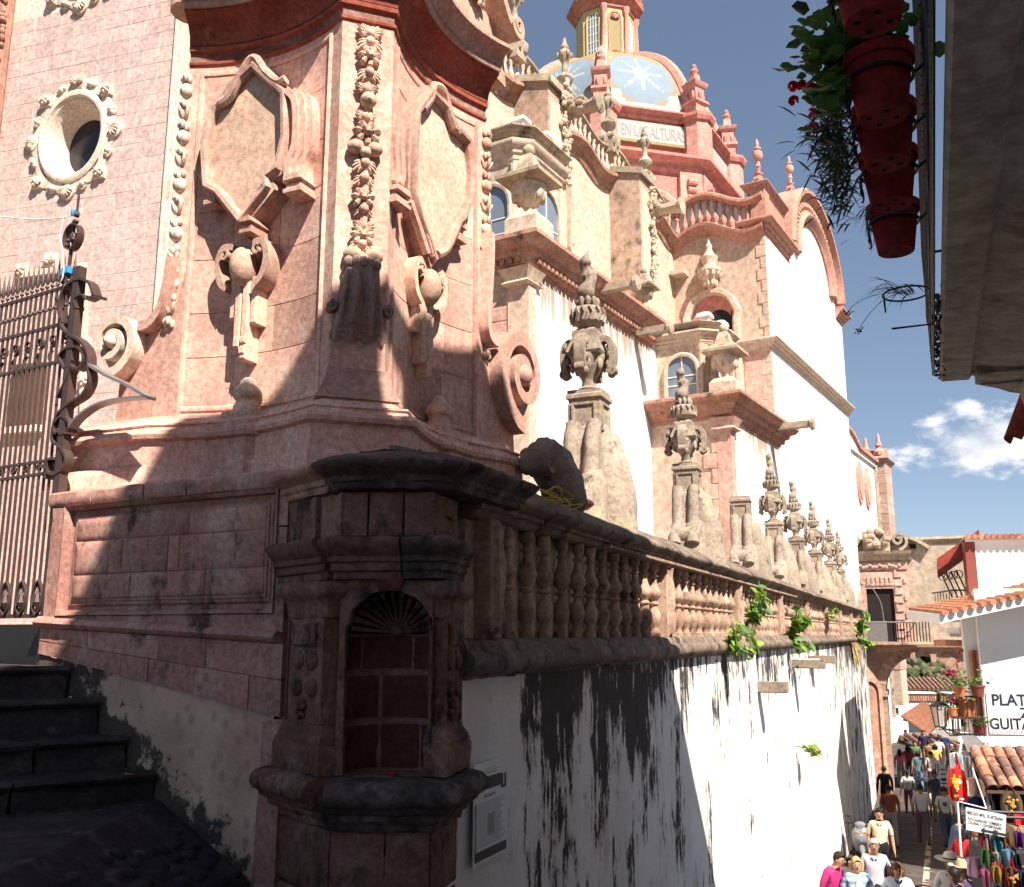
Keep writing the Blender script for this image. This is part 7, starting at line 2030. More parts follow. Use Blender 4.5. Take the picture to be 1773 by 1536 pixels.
o = mb.build('dry_grass', M('grass_dry'), loc=WALL.o, rz=WALL.rz, ang=0); tag(o, 'tuft of dry straw-coloured grass hanging from the far ledge', 'grass')

# ------------------------------------------------------------------ poster pasted on the wall
c = [WALL.L(px, py) for px, py in ((814,1322),(874,1308),(866,1477),(807,1500))]
x0 = (c[0][0]+c[3][0])/2; x1 = (c[1][0]+c[2][0])/2; z1 = (c[0][1]+c[1][1])/2; z0 = (c[2][1]+c[3][1])/2
po = thing('poster', 'white printed programme poster pasted on the shaded wall beside the niche', 'poster', WALL)
mb = MB(); mb.box(x0, x1, -0.034, -0.031, z0, z1); mb.build('sheet', M('paper'), po, 0)
PW_, PHh = x1-x0, z1-z0
def pbox(a, b, c_, d, mat, name='print', k=0):
    mb = MB(); y = -0.036-0.0015*k; mb.box(x0+PW_*a, x0+PW_*b, y, y+0.001, z0+PHh*c_, z0+PHh*d); return mb.build(name, M(mat), po, 0)
pbox(0.04,0.96,0.03,0.125,'paper_dark','footer_band'); pbox(0.04,0.96,0.68,0.90,'paper_dark','photo_band'); pbox(0.03,0.10,0.125,0.60,'paper_mid','side_band'); pbox(0.40,0.60,0.25,0.47,'paper_mid','picture')
pbox(0.04,0.80,0.845,0.945,'paper','title_box',1); pbox(0.04,0.78,0.66,0.715,'paper','title_box',1); pbox(0.80,0.95,0.83,0.90,'paper','emblem',1); pbox(0.86,0.885,0.71,0.83,'paper','statue',1)
for i in range(26):
    zz_ = 0.59 - i*0.0172
    r = random.Random(i); a, b = 0.13, r.uniform(0.72,0.95)
    if 0.25 < zz_ < 0.47: pbox(0.13, 0.38, zz_, zz_+0.005, 'ink_grey', 'print_line'); pbox(0.62, b, zz_, zz_+0.005, 'ink_grey', 'print_line')
    else: pbox(a, b, zz_, zz_+0.005, 'ink_grey', 'print_line')
text_mesh('PROGRAMA', 0.032, 'ink', lambda x, y, z: (x0+PW_*0.45+x, -0.0395, z0+PHh*0.635+z), 'title', po)
text_mesh('Domingo de 2007', 0.02, 'ink', lambda x, y, z: (x0+PW_*0.40+x, -0.0395, z0+PHh*0.675+z), 'date', po) if False else None
for i, (a, b) in enumerate(((0.35,0.6),(0.2,0.72),(0.3,0.66))): pbox(a, b, 0.925-0.024*i, 0.931-0.024*i, 'ink_grey' if i < 2 else 'ink', 'print_line', 2)
x, z = WALL.L(876, 1415); mb = MB(); mb.prism([(x-0.03,z-0.05),(x+0.01,z-0.02),(x+0.03,z+0.05),(x-0.01,z+0.055)], -0.035, -0.03); o = mb.build('torn_paper', M('paper'), loc=WALL.o, rz=WALL.rz); tag(o, 'torn white scrap pasted next to the poster', 'paper scrap')
x, z = WALL.L(888, 1465); mb = MB(); mb.prism([(x-0.02,z-0.06),(x+0.015,z-0.05),(x+0.02,z+0.09),(x-0.01,z+0.02)], -0.035, -0.03); o = mb.build('torn_paper', M('paper'), loc=WALL.o, rz=WALL.rz); tag(o, 'narrow torn paper strip at the edge of the black wall stain', 'paper scrap')
# ------------------------------------------------------------------ building bridging the lane on an arch
_f = at_y(1600, 1199, 40.9)
AF = Frame((_f.x, _f.y), 113.0)
A_ = lambda px, py, yo=0.0: AF.L(px, py, yo)
ab = thing('arch_building', 'weathered tan stone building bridging the lane on a round arch', 'building', AF)
xl = A_(1484, 1000)[0]; xr = A_(1720, 1000)[0]; ztp = A_(1590, 933)[1]; zc = A_(1590, 1117)[1]; spz = A_(1600, 1199)[1]
xa = A_(1538, 1250)[0]; R_ = abs(xa); gz_ = -6.7; DEP = 2.0
mb = MB(); mb.box(xl, xr, 0.0, DEP, zc, ztp); mb.build('upper_wall', M('far_wall'), ab, 0)
arc_ = arc2(0, spz, R_, pi, 0, 24)
mb = MB(); mb.prism([(xl+0.55,gz_),(-R_,gz_)] + arc_ + [(R_,gz_),(xr,gz_),(xr,zc-0.002),(xl+0.55,zc-0.002)], 0.03, DEP); low = mb.build('arch_wall', M('far_stone'), ab, 0)
# voussoirs
nvz = 17
for i in range(nvz):
    a0, a1 = pi - pi*i/nvz, pi - pi*(i+1)/nvz + 0.012
    q = [(R_*cos(a0),spz+R_*sin(a0)), ((R_+0.42)*cos(a0),spz+(R_+0.42)*sin(a0)), ((R_+0.42)*cos(a1),spz+(R_+0.42)*sin(a1)), (R_*cos(a1),spz+R_*sin(a1))]
    mb = MB(); mb.prism(q, -0.05-RNG.uniform(0,0.02), 0.1); mb.build('voussoir', M('far_stone'), low)
# jamb stones and imposts
for s in (-1, 1):
    z = gz_; k = 0
    while z < spz-0.25:
        w = 0.55 if k % 2 else 0.42
        mb = MB(); mb.box(min(s*R_, s*(R_+w)), max(s*R_, s*(R_+w)), -0.05, 0.2, z+0.01, min(z+0.42, spz-0.22)); mb.build('jamb_stone', M('far_stone'), low, 0); z += 0.43; k += 1
    mb = MB(); mb.sweep([(s*(R_+0.75),0.1),(s*(R_+0.75),-0.08),(s*(R_-0.02),-0.08),(s*(R_-0.02),DEP)][::s], [(-0.05,spz-0.2),(0.04,spz-0.2),(0.06,spz-0.12),(0.12,spz-0.08),(0.14,spz),(-0.05,spz)]); mb.build('impost', M('far_stone'), low)
mb = MB(); mb.cbox(xl+0.6, -R_-0.55, -0.45, 0.1, gz_, gz_+0.75, 0.05); mb.build('plinth', M('far_stone'), low)
mb = MB(); mb.sweep([(xl-0.1,0.02),(xr,0.02)], [(-0.2,zc-0.3),(0.05,zc-0.3),(0.12,zc-0.15),(0.3,zc-0.08),(0.32,zc+0.04),(0.2,zc+0.12),(-0.2,zc+0.12)]); mb.build('string_course', M('far_stone'), ab)
for (px, py) in ((1581,1140),(1617,1145)):
    x, z = A_(px, py); mb = MB(); mb.prism([(x-0.09,z-0.02),(x+0.09,z-0.02),(x+0.12,z+0.3),(x-0.12,z+0.3)], -0.16, 0.05); mb.build('stone_corbel', M('far_stone'), low)
mb = MB(); mb.sweep([(xl-0.05,0.0),(xr,0.0)], [(-0.3,ztp-0.25),(0.0,ztp-0.25),(0.06,ztp-0.15),(0.14,ztp-0.05),(0.1,ztp+0.06),(-0.3,ztp+0.06)]); mb.build('parapet', M('church_grey'), ab)
# blind side arch on the lane wall, left of the archway
SF = Frame(AF.W(xl+0.62, -0.02), 74.0)
mb = MB(); x0_, x1_ = -2.2, 0.75
def to_ab(F): 
    x, y, z = AF.loc(F.o); return TR(x, y, 0) @ RZ(F.rz-AF.rz)
T = to_ab(SF)
mb.T = T; mb.box(-1.6, 0.1, 0.0, 0.6, gz_, zc+0.05); sw = mb.build('side_wall', M('far_stone'), ab, 0)
xm_ = -0.62
mb = MB(); mb.T = T; mb.prism([(xm_-0.42,gz_+0.6),(xm_+0.42,gz_+0.6)] + arc2(xm_, spz, 0.42, 0, pi, 12), -0.03, 0.0); rec = mb.build('blind_arch', M('church_trim'), sw, 0)
mb = MB(); mb.T = T; mb.sweep([(xm_+0.42,gz_+0.6)] + arc2(xm_, spz, 0.42, 0, pi, 12) + [(xm_-0.42,gz_+0.6)], [(0,0),(0,0.14),(0.16,0.16),(0.2,0.0)], axes='xz'); mb.build('arch_moulding', M('far_stone'), rec)
# balcony door with carved surround, pediment above
dx0, dz0 = A_(1504, 1078); dx1, dz1 = A_(1547, 1019)
mb = MB(); mb.box(dx0, dx1, -0.02, 0.0, zc+0.1, dz1); dr_ = mb.build('balcony_door', M('dark_inside'), ab, 0)
ow_ = 0.62
for nm, b in (('surround',(dx0-ow_,dx0,zc+0.12,dz1+0.7)),('surround',(dx1,dx1+ow_,zc+0.12,dz1+0.7)),('surround',(dx0,dx1,dz1,dz1+0.7))):
    mb = MB(); mb.box(b[0], b[1], -0.14, 0.0, b[2], b[3]); mb.build(nm, M('church_pink'), dr_, 0)
# fret blocks on the surround
zf = zc+0.3; k = 0
while zf < dz1+0.5:
    for xx in (dx0-ow_+0.06, dx1+0.06):
        mb = MB(); mb.cbox(xx, xx+0.30, -0.19, -0.13, zf, zf+0.09, 0.012); mb.cbox(xx+(0.0 if k % 2 else 0.36), xx+(0.10 if k % 2 else 0.46), -0.19, -0.13, zf+0.11, zf+0.32, 0.012); mb.build('fret_block', M('church_pink'), dr_)
    zf += 0.36; k += 1
for i in range(6):
    xx = dx0 + (dx1-dx0)*i/6; mb = MB(); mb.cbox(xx+0.03, xx+0.19, -0.19, -0.13, dz1+0.12, dz1+0.22, 0.012); mb.cbox(xx+0.05, xx+0.13, -0.19, -0.13, dz1+0.26, dz1+0.5, 0.012); mb.build('fret_block', M('church_pink'), dr_)
mb = MB()
for i in range(14): mb.ell((dx0-0.3+(dx1-dx0+0.6)*i/13, -0.14, dz1+0.95+0.05*sin(i*2)), (0.10,0.08,0.09), 6, 5)
mb.box(dx0-ow_, dx1+ow_, -0.12, 0.0, dz1+0.8, dz1+1.12); mb.build('frieze', M('church_pink'), dr_)
zp = A_(1525, 957)[1]
mb = MB(); mb.sweep([(dx0-ow_-0.2,0.0),(dx1+ow_+0.2,0.0)], [(-0.1,zp-0.35),(0.1,zp-0.35),(0.16,zp-0.2),(0.4,zp-0.08),(0.45,zp+0.05),(-0.1,zp+0.08)]); mb.build('pediment_cornice', M('church_grey'), dr_)
for s, xx in ((-1,dx0-0.35),(1,dx1+0.35)):
    mb = MB(); mb.strip(spiral(xx, zp+0.5, 0.42, 0.08, -pi/2, -pi/2+s*3.2*pi, 24), -0.35, 0.0, 0.12); mb.strip(smoothpath([(xx+s*0.35,zp+0.62),(xx+s*0.75,zp+0.45),(xx+s*1.2,zp+0.12)],4), -0.3, 0.0, 0.14); mb.build('pediment_scroll', M('church_grey'), dr_)
xm = (dx0+dx1)/2
mb = MB(); mb.box(xm-0.55, xm+0.55, -0.28, 0.0, zp+0.05, zp+0.9); fruitlet(mb, xm, -0.3, zp+0.55, 0.5, 22); mb.build('pediment_crest', M('church_grey'), dr_)
mb = MB(); mb.box(dx0-0.9, dx1+0.75, -0.85, 0.0, zc+0.02, zc+0.14); bs = mb.build('balcony_slab', M('far_stone'), ab, 0)
mb = MB(); zt_ = A_(1520,1078)[1]
mb.box(dx0-0.9, dx0+0.75, -0.83, -0.80, zc+0.14, zt_+0.05); mb.build('balcony_panel', M('iron_grey'), bs, 0)
for i in range(14):
    xx = dx0+0.8+i*0.12; mb = MB(); mb.tube([(xx,-0.82,zc+0.14),(xx,-0.82,zt_)], 0.022, 5); mb.build('balcony_bar', M('iron_black'), bs)
mb = MB(); mb.tube([(dx0-0.9,-0.82,zt_),(dx1+0.75,-0.82,zt_),(dx1+0.75,0,zt_)], 0.03, 5)
for s in (0, 0.85): mb.tube(smoothpath([(dx0-0.2+s,-0.8,zt_),(dx0-0.3+s,-0.9,zt_+0.9),(dx0-0.8+s,-1.1,zt_+1.7),(dx0-1.6+s,-1.2,zt_+2.1)],5), 0.02, 5)
mb.build('balcony_rail', M('iron_grey'), bs)
x, z = A_(1580, 942); mb = MB(); mb.lathe([(0.0,0),(0.14,0)], 10); mb.box(-0.13,0.13,-0.02,0.0,-0.2,0.2); mb.v = [(a+x,b,c+z) for a,b,c in mb.v]; mb.build('small_opening', M('dark_inside'), ab, 0)

# ------------------------------------------------------------------ street and houses seen through the arch
def tiled_roof(mb, p0, p1, p2, nrow, ncol, r):
    """ridge tiles from eave p0->p1, slope to p2 (above p0)"""
    p0, p1, p2 = Vector(p0), Vector(p1), Vector(p2); e = (p1-p0); s = (p2-p0); nrm = e.cross(s).normalized()
    if nrm.z < 0: nrm = -nrm
    mb.add([p0-nrm*.05, p1-nrm*.05, p1+s-nrm*.05, p2-nrm*.05], [(0,1,2,3)])
    for i in range(ncol):
        a = p0 + e*((i+0.5)/ncol)
        mb.tube([a - s.normalized()*0.05 + nrm*0.0, a + s], r, 6)
hm_ = 'far houses seen through the archway'
def far_house(px0, px1, py_t, py_b, Y, roof, label, windows=(), az_=97.0):
    pa = at_y(px0, py_b, Y); F = Frame((pa.x, pa.y), az_); x1, zt = F.L(px1, py_t); zb = F.L(px0, py_b)[1]
    h = thing('house', label, 'house', F, group=hm_)
    mb = MB(); mb.box(0, x1, 0, 5.0, zb-6, zt); w = mb.build('wall', M('house_white'), h, 0)
    if roof:
        mb = MB(); zz = zt
        tiled_roof(mb, (-0.4,-0.5,zz-0.1), (x1+0.4,-0.5,zz-0.1), (-0.4,2.6,zz+roof), 1, max(6,int(x1/0.35)), 0.16); mb.build('tile_roof', M('old_tile'), h)
        mb = MB(); mb.box(-0.3,x1+0.3,2.6,5.0,zz-0.1,zz+roof-0.1); mb.build('roof_back', M('old_tile'), h, 0)
    for (a, b, c_, d) in windows:
        xa_, z0_ = F.L(a, d); xb_, z1_ = F.L(b, c_)
        mb = MB(); mb.box(xa_, xb_, -0.06, 0.0, z0_, z1_); wd = mb.build('window', M('white_frame'), w, 0)
        mb = MB(); mb.box(xa_+0.12*(xb_-xa_), xb_-0.12*(xb_-xa_), -0.08, -0.058, z0_+0.1*(z1_-z0_), z1_-0.1*(z1_-z0_)); mb.build('pane', M('dark_glass'), wd, 0)
    return h, F, x1, zt, zb
h1, F1, X1_, ZT1, ZB1 = far_house(1556, 1650, 1191, 1215, 92, 0.75, 'white far house with brown tiled roof at the top of the archway view', ((1596,1608,1195,1201),(1612,1622,1195,1201)))
h2, F2, X2_, ZT2, ZB2 = far_house(1540, 1660, 1214, 1262, 78, 0, 'broad white flat-roofed house with a pierced parapet seen through the archway', ((1585,1590,1226,1240),(1548,1556,1224,1236)))
mb = MB()
mb.box(-0.2, X2_, -0.25, 0.05, ZT2+0.55, ZT2+0.7); pp = mb.build('parapet_rail', M('white_plaster'), h2, 0)
for i in range(30):
    mb = MB(); xx = X2_*i/30; mb.lathe([(0.07,0),(0.1,0.2),(0.06,0.4),(0.09,0.56)], 6, (xx,-0.1,ZT2)); mb.build('parapet_baluster', M('terracotta'), pp)
# gabled house: broad tiled slope falling to the left front
pa = at_y(1568, 1240, 66); F3 = Frame((pa.x, pa.y), 97.0)
h3 = thing('house', 'gabled house with a pinkish tiled slope in the middle of the archway', 'house', F3, group=hm_)
q = [F3.L(*p) for p in ((1567,1242),(1590,1262),(1652,1238),(1622,1225))]
mb = MB()
A3 = Vector((q[0][0], 0.8, q[0][1])); B3 = Vector((q[1][0], -1.8, q[1][1]-0.15)); C3 = Vector((q[2][0], 0.2, q[2][1])); D3 = Vector((q[3][0], 3.0, q[3][1]+0.1))
mb.add([A3, B3, C3, D3], [(0,1,2,3)])
for i in range(26):
    f = (i+0.5)/26; a = A3*(1-f)+D3*f; b = B3*(1-f)+C3*f; mb.tube([a, b], 0.11, 5)
mb.build('tile_roof', M('terracotta'), h3)
mb = MB(); mb.add([B3+Vector((0.1,0.1,-0.12)), C3+Vector((0,0.1,-0.12)), C3+Vector((0,0.1,-6)), B3+Vector((0.1,0.1,-6))], [(0,1,2,3)])
mb.add([A3+Vector((0.1,0.1,-0.12)), B3+Vector((0.1,0.1,-0.12)), B3+Vector((0.1,0.1,-6)), A3+Vector((0.1,0.1,-6))], [(0,1,2,3)]); mb.build('wall', M('house_white'), h3, 0)
h4, F4, X4_, ZT4, ZB4 = far_house(1600, 1665, 1290, 1304, 58, 0.3, 'low house with orange tiled eave just beyond the archway steps', (), 95.0)
h5, F5, X5_, ZT5, ZB5 = far_house(1500, 1572, 1250, 1300, 60, 0, 'plain white house side with small awnings at the left of the archway view', ((1563,1569,1262,1270),(1566,1572,1272,1280)), 60.0)
# wooded hill
mb = MB(); r = random.Random(9)
nxh, nyh = 70, 26; vs = []
for j in range(nyh+1):
    for i in range(nxh+1):
        x = 60 + 560*i/nxh; y = 330 + 420*j/nyh
        z = -42 + 40*sin(pi*min(1, j/nyh*0.62+0.02)) * (0.82 + 0.3*mnoise.noise(Vector((x*0.012, y*0.012, 1)))) + 5*mnoise.noise(Vector((x*0.05,y*0.05,3)))
        vs.append((x, y, min(z, -4.0 + 2*mnoise.noise(Vector((x*0.02, 0, 7))))))
mb.add(vs, [(j*(nxh+1)+i, j*(nxh+1)+i+1, (j+1)*(nxh+1)+i+1, (j+1)*(nxh+1)+i) for j in range(nyh) for i in range(nxh)])
hill = mb.build('hill', M('hill_wood'), kind='structure')
mb = MB()
near_ = [v_ for v_ in vs if 0.40 < v_[0]/v_[1] < 0.47]
for k in range(900):
    x, y, z = r.choice(near_); x += r.uniform(-5,5); y += r.uniform(-9,9)
    s = r.uniform(2.0, 5.5)
    for q in range(3):
        mb.ell((x+r.gauss(0,s*0.5), y+r.gauss(0,s*0.5), z+s*0.4+r.gauss(0,s*0.3)), (s*r.uniform(0.4,0.7), s*r.uniform(0.4,0.7), s*r.uniform(0.35,0.6)), 6, 5, M=Matrix.Rotation(r.uniform(0,3),3,'X'))
mb.build('hillside_wood', M('hill_wood'), kind='stuff', ang=0)
# ------------------------------------------------------------------ white house with the shop sign
_g = at_y(1703, 1200, 24.0)
GF = Frame((_g.x, _g.y), 99.0)
G_ = lambda px, py, yo=0.0: GF.L(px, py, yo)
gh = thing('shop_house', 'white house with a tiled shed roof and a painted shop sign', 'house', GF)
zg = -6.2
zroof = G_(1703, 1062)[1]
mb = MB(); mb.vprism([(0,0),(6,0),(8,8),(2.1,8)], zg, zroof+0.6); lw = mb.build('lower_wall', M('house_white'), gh, 0)
# shed roof with overhang, white fascia and a row of tiles
a = G_(1628, 1078, -0.9); b = G_(1773, 1047, -0.9)
sl = (b[1]-a[1])/(b[0]-a[0])
L0, L1 = a[0]-0.02, 6.4
zf = lambda x: a[1] + sl*(x-a[0])
vs = []
for x in (L0, L1):
    for y, dz in ((-0.95,-0.02),(-0.95,0.20),(2.2,0.36),(2.2,0.14)): vs.append((x, y, zf(x)+dz))
mb = MB(); mb.add(vs, [(0,1,2,3),(7,6,5,4),(0,4,5,1),(1,5,6,2),(2,6,7,3),(3,7,4,0)]); sr = mb.build('shed_roof', M('white_plaster'), gh, 0)
nT = 34
for i in range(nT):
    x = L0 + (L1-L0)*(i+0.5)/nT
    m2 = MB(); m2.tube([(x,-1.06,zf(x)+0.215),(x,0.2,zf(x)+0.28),(x,2.2,zf(x)+0.38)], [0.075,0.07,0.065], 7); m2.build('roof_tile', M('terracotta'), sr)
# upper storey set back, with red eave on its lane side
_u = at_y(1692, 1000, 26.0); ux, uy, _ = GF.loc(_u)
zu = GF.L(1692, 938, uy)[1]; zu2 = GF.L(1692, 924, uy)[1]
mb = MB(); mb.vprism([(ux,uy),(6,uy),(7,uy+5.5),(ux+1.45,uy+5.5)], zroof, zu); uw = mb.build('upper_wall', M('house_white'), gh, 0)
mb = MB(); mb.vprism([(ux-0.25,uy-0.15),(6.2,uy-0.15),(7,uy+5.5),(ux+1.2,uy+5.5)], zu, zu+0.10); rf = mb.build('roof_slab', M('white_plaster'), gh, 0)
for i in range(40):
    m2 = MB(); x = ux-0.2+0.16*i; m2.tube([(x,uy-0.25,zu+0.12),(x+0.6,uy+2.5,zu+0.16)], 0.075, 6); m2.build('roof_tile', M('terracotta'), rf)
mb = MB(); mb.box(ux-0.25, ux+0.01, uy-0.02, uy+0.25, zroof, zu); mb.build('corner_post', M('wood_red'), uw, 0)
# eave falling towards the lane, seen from below
e0 = (GF.L(1624, 990, uy+1.0)); e1 = GF.L(1682, 940, uy+1.0)
mb = MB(); vs = []
for y in (uy+0.3, uy+4.5):
    sh_ = 0.26*(y-uy-1.0)
    for (x, z, d) in ((e0[0],e0[1],0),(e1[0]+0.2,e1[1],0),(e1[0]+0.2,e1[1]+0.3,0),(e0[0],e0[1]+0.32,0)): vs.append((x+sh_, y, z))
mb.add(vs, [(0,1,2,3),(7,6,5,4),(0,4,5,1),(1,5,6,2),(2,6,7,3),(3,7,4,0)]); ev = mb.build('lane_eave', M('red_eave'), gh, 0)
for i in range(4):
    y = uy+0.5+0.5*i
    m2 = MB(); m2.tube([(ux-0.1,y,e0[1]-0.75),(e0[0]+0.35,y,e0[1]+0.02)], 0.022, 5); m2.strip([(e0[0]+0.40+0.11*cos(q), e0[1]-0.10+0.11*sin(q)) for q in [2*pi*k/14 for k in range(15)]], y-0.015, y+0.015, 0.02); m2.build('iron_strut', M('iron_black'), ev)
# narrow lane-side wall behind: column, door and ledges
mb = MB(); x0_, _ = G_(1672, 1140, 1.4); x1_, _ = G_(1690, 1140, 1.4); mb.box(x0_, x1_, 1.4, 1.6, G_(1680,1285,1.4)[1], zroof+0.1); mb.build('white_pillar', M('white_plaster'), gh, 0)
mb = MB(); mb.box(x1_, 0.0, 1.2, 1.3, G_(1695,1275,1.2)[1], zroof+0.1); mb.build('door_recess', M('white_plaster'), gh, 0)
for k, m_ in enumerate(('wood_red','church_trim','wood_red','terracotta')):
    mb = MB(); xx = x1_ + (0-x1_)*k/4; mb.tube([(xx+0.05,1.1,G_(1695,1250,1.1)[1]),(xx+0.03,1.1,G_(1695,1126,1.1)[1])], 0.05, 6); mb.build('door_curtain', M(m_), gh, 0)
for (px0, px1, py, m_) in ((1627,1662,1113,'terracotta'),(1655,1695,1098,'house_white'),(1650,1690,1092,'house_white')):
    xa, za = G_(px0, py, 2.4); xb, _ = G_(px1, py, 2.4)
    mb = MB(); mb.box(xa, xb, 1.8, 3.0, za-0.08, za+0.08); mb.build('lane_ledge', M(m_), gh, 0)
# lane-side balconies
def iron_balcony(px0, px1, pyt, pyb, y0, y1, name):
    xa, zt = G_(px0, pyt, y0); xb, zb = G_(px1, pyb, y0)
    mb = MB(); mb.box(xa-0.05, xb+0.05, y0-0.05, y1, zb-0.12, zb); s = mb.build(name, M('house_white'), gh, 0)
    mb = MB()
    for z in (zb+0.06, zt): mb.tube([(xb,y0,z),(xa,y0,z),(xa,y1,z)], 0.022, 5)
    r_ = mb.build('balcony_rail', M('iron_black'), s)
    n = max(4, int((xb-xa)/0.11))
    for i in range(n+1):
        m2 = MB(); x = xa+(xb-xa)*i/n; m2.tube([(x,y0,zb),(x,y0,zt)], 0.011, 5); m2.build('balcony_bar', M('iron_black'), r_)
    for i in range(6):
        m2 = MB(); y = y0+(y1-y0)*(i+1)/7; m2.tube([(xa,y,zb),(xa,y,zt)], 0.011, 5); m2.build('balcony_bar', M('iron_black'), r_)
    return xa, xb, zb, zt
iron_balcony(1648, 1690, 1022, 1068, 2.6, 4.6, 'upper_balcony')
xa, xb, zb, zt = iron_balcony(1656, 1705, 1206, 1276, -0.6, 1.4, 'lower_balcony')
# plant pots on the lower balcony
def pot_plant(F, x, y, z, r, hgt, label, flower, seed, mat='orange_pot', n=50):
    W = F.W(x, y, z); rr = random.Random(seed)
    p = thing('potted_plant', label, 'potted plant', loc=W, rz=F.rz, group='pots on the shop house balcony')
    mb = MB(); mb.lathe([(0.0,0),(r*0.7,0),(r*0.95,r*1.3),(r*1.05,r*1.32),(r*1.05,r*1.55),(r*0.9,r*1.5),(0,r*1.4)], 14); mb.build('pot', M(mat), p)
    fo = MB(); fl = MB()
    for i in range(n):
        c = Vector((rr.gauss(0,r*0.8), rr.gauss(0,r*0.8), r*1.5 + abs(rr.gauss(hgt*0.4,hgt*0.35)))); disc_leaf(fo, c, (rr.uniform(-.7,.7), rr.uniform(-.9,.5), 1), rr.uniform(0.03,0.065), 6)
    for i in range(flower): petals(fl, (rr.gauss(0,r*0.9), rr.gauss(-r*0.3,r*0.5), r*1.5+hgt*rr.uniform(0.4,1.0)), 0.07, 7, rr)
    fo.build('foliage', M('leaf'), p, 0)
    if fl.v: fl.build('blossom', M('petal_pink'), p, 0)
pl = ['orange pot of magenta geraniums standing on the balcony rail by the lamp', 'dark pot of leafy trailing plants on the rail beside the shop wall', 'large orange clay pot inside the lower balcony', 'red pot at the foot of the lower balcony railing', 'green plant in a small orange pot at the balcony corner near the lamp']
pot_plant(GF, G_(1662,1206,-0.65)[0], -0.65, zt, 0.15, 0.40, pl[0], 7, 1, n=70)
pot_plant(GF, G_(1694,1206,-0.6)[0], -0.6, zt, 0.17, 0.30, pl[1], 0, 2, 'wood_red')
pot_plant(GF, G_(1673,1240,-0.3)[0], -0.3, G_(1673,1240,-0.3)[1], 0.25, 0.35, pl[2], 1, 3)
pot_plant(GF, G_(1697,1270,-0.3)[0], -0.3, zb, 0.16, 0.2, pl[3], 0, 4, 'red_pot')
pot_plant(GF, G_(1650,1240,-0.5)[0], -0.5, G_(1650,1240,-0.5)[1], 0.13, 0.4, pl[4], 2, 5)
mb = MB(); x, z = G_(1673,1240,-0.3); mb.box(x-0.3, x+0.3, -0.55, -0.05, z-0.05, z-0.001)
for sx in (-1,1):
    for sy in (-0.5,-0.1): mb.tube([(x+sx*0.25,sy,z-0.03),(x+sx*0.28,sy,zb)], 0.02, 5)
o = mb.build('pot_stand', M('wood_brown'), loc=GF.o, rz=GF.rz); tag(o, 'dark wooden stand holding the large orange pot', 'stand')
# wreath of red flowers on the pillar
mb = MB(); x, z = G_(1668,1155,1.35)
for i in range(40):
    a = 2*pi*i/40; petals(mb, (x+0.14*cos(a), 1.34, z+0.42*sin(a)), 0.05, 3)
o = mb.build('flower_wreath', M('petal_red'), loc=GF.o, rz=GF.rz, ang=0); tag(o, 'oval red flower wreath hanging on the white pillar', 'wreath')
# street lantern on a bracket
x, z = G_(1627, 1236, -0.4)
lt = thing('street_lantern', 'dark iron wall lantern hanging over the lane by the potted plants', 'lantern', GF)
mb = MB(); mb.lathe([(0.0,0.42),(0.03,0.40),(0.06,0.30),(0.22,0.20),(0.24,0.17),(0.0,0.17)], 6, (x,-0.4,z)); mb.ell((x,-0.4,z+0.44), 0.04); mb.build('lantern_roof', M('iron_black'), lt)
mb = MB()
for k in range(6):
    a = 2*pi*k/6; mb.tube([(x+0.2*cos(a),-0.4+0.2*sin(a),z+0.18),(x+0.13*cos(a),-0.4+0.13*sin(a),z-0.30)], 0.014, 4)
mb.tube([(x+0.13*cos(2*pi*k/6),-0.4+0.13*sin(2*pi*k/6),z-0.30) for k in range(6)], 0.016, 4, True); mb.tube([(x,-0.4,z-0.3),(x+0.2,-0.4,z-0.5),(x+0.75,-0.4,z-0.45)], 0.02, 5); mb.build('lantern_cage', M('iron_black'), lt)
mb = MB(); mb.lathe([(0.125,-0.28),(0.19,0.17)], 6, (x,-0.4,z))
k = NT('lamp_glass'); k.done((0.75,0.72,0.66), 0.2, 0.5); k.b.inputs['Alpha'].default_value = 0.35
mb.build('lantern_glass', M('lamp_glass'), lt, 0)
# sign
sx0, sz1 = G_(1706, 1199); sx1, sz0 = G_(1773, 1272)
sg = thing('shop_sign', 'white painted shop sign reading PLAT and GUITAR in dark letters', 'sign', GF)
mb = MB(); mb.box(sx0, sx0+2.6, -0.03, -0.001, sz0, sz1); mb.build('board', M('paper'), sg, 0)
def sgt(txt, px, py, size, mat='ink_blue', sx=1.0):
    x, z = G_(px, py, -0.034); text_mesh(txt, size, mat, lambda a, b_, c_: (x+a, -0.034, z+c_), 'lettering', sg, align='LEFT', sx=sx, bold=0.028)
sgt('PLAT', 1717, 1221, 0.37, sx=0.95); sgt('Z', 1767, 1243, 0.34, sx=0.95); sgt('GUITAR', 1714, 1262, 0.36, sx=0.88)
for o_ in [o_ for o_ in bpy.data.objects if o_.parent == sg and o_.name.startswith('lettering')]:
    pass
for i in range(14):
    x, z = G_(1714+4.2*i, 1268, -0.034); mb = MB(); h = 0.06+0.03*((i*7) % 3)
    mb.box(x, x+0.012, -0.036, -0.034, z-0.04, z-0.04+h); mb.box(x, x+0.04, -0.036, -0.034, z-0.04+h*0.4, z-0.04+h*0.4+0.012); mb.build('small_letter', M('ink_grey'), sg, 0)
# conduit line on the wall
mb = MB(); z = G_(1720,1290)[1]; mb.tube([(0.02,-0.02,z-0.03),(3.0,-0.02,z)], 0.02, 5); mb.build('conduit', M('iron_grey'), gh)

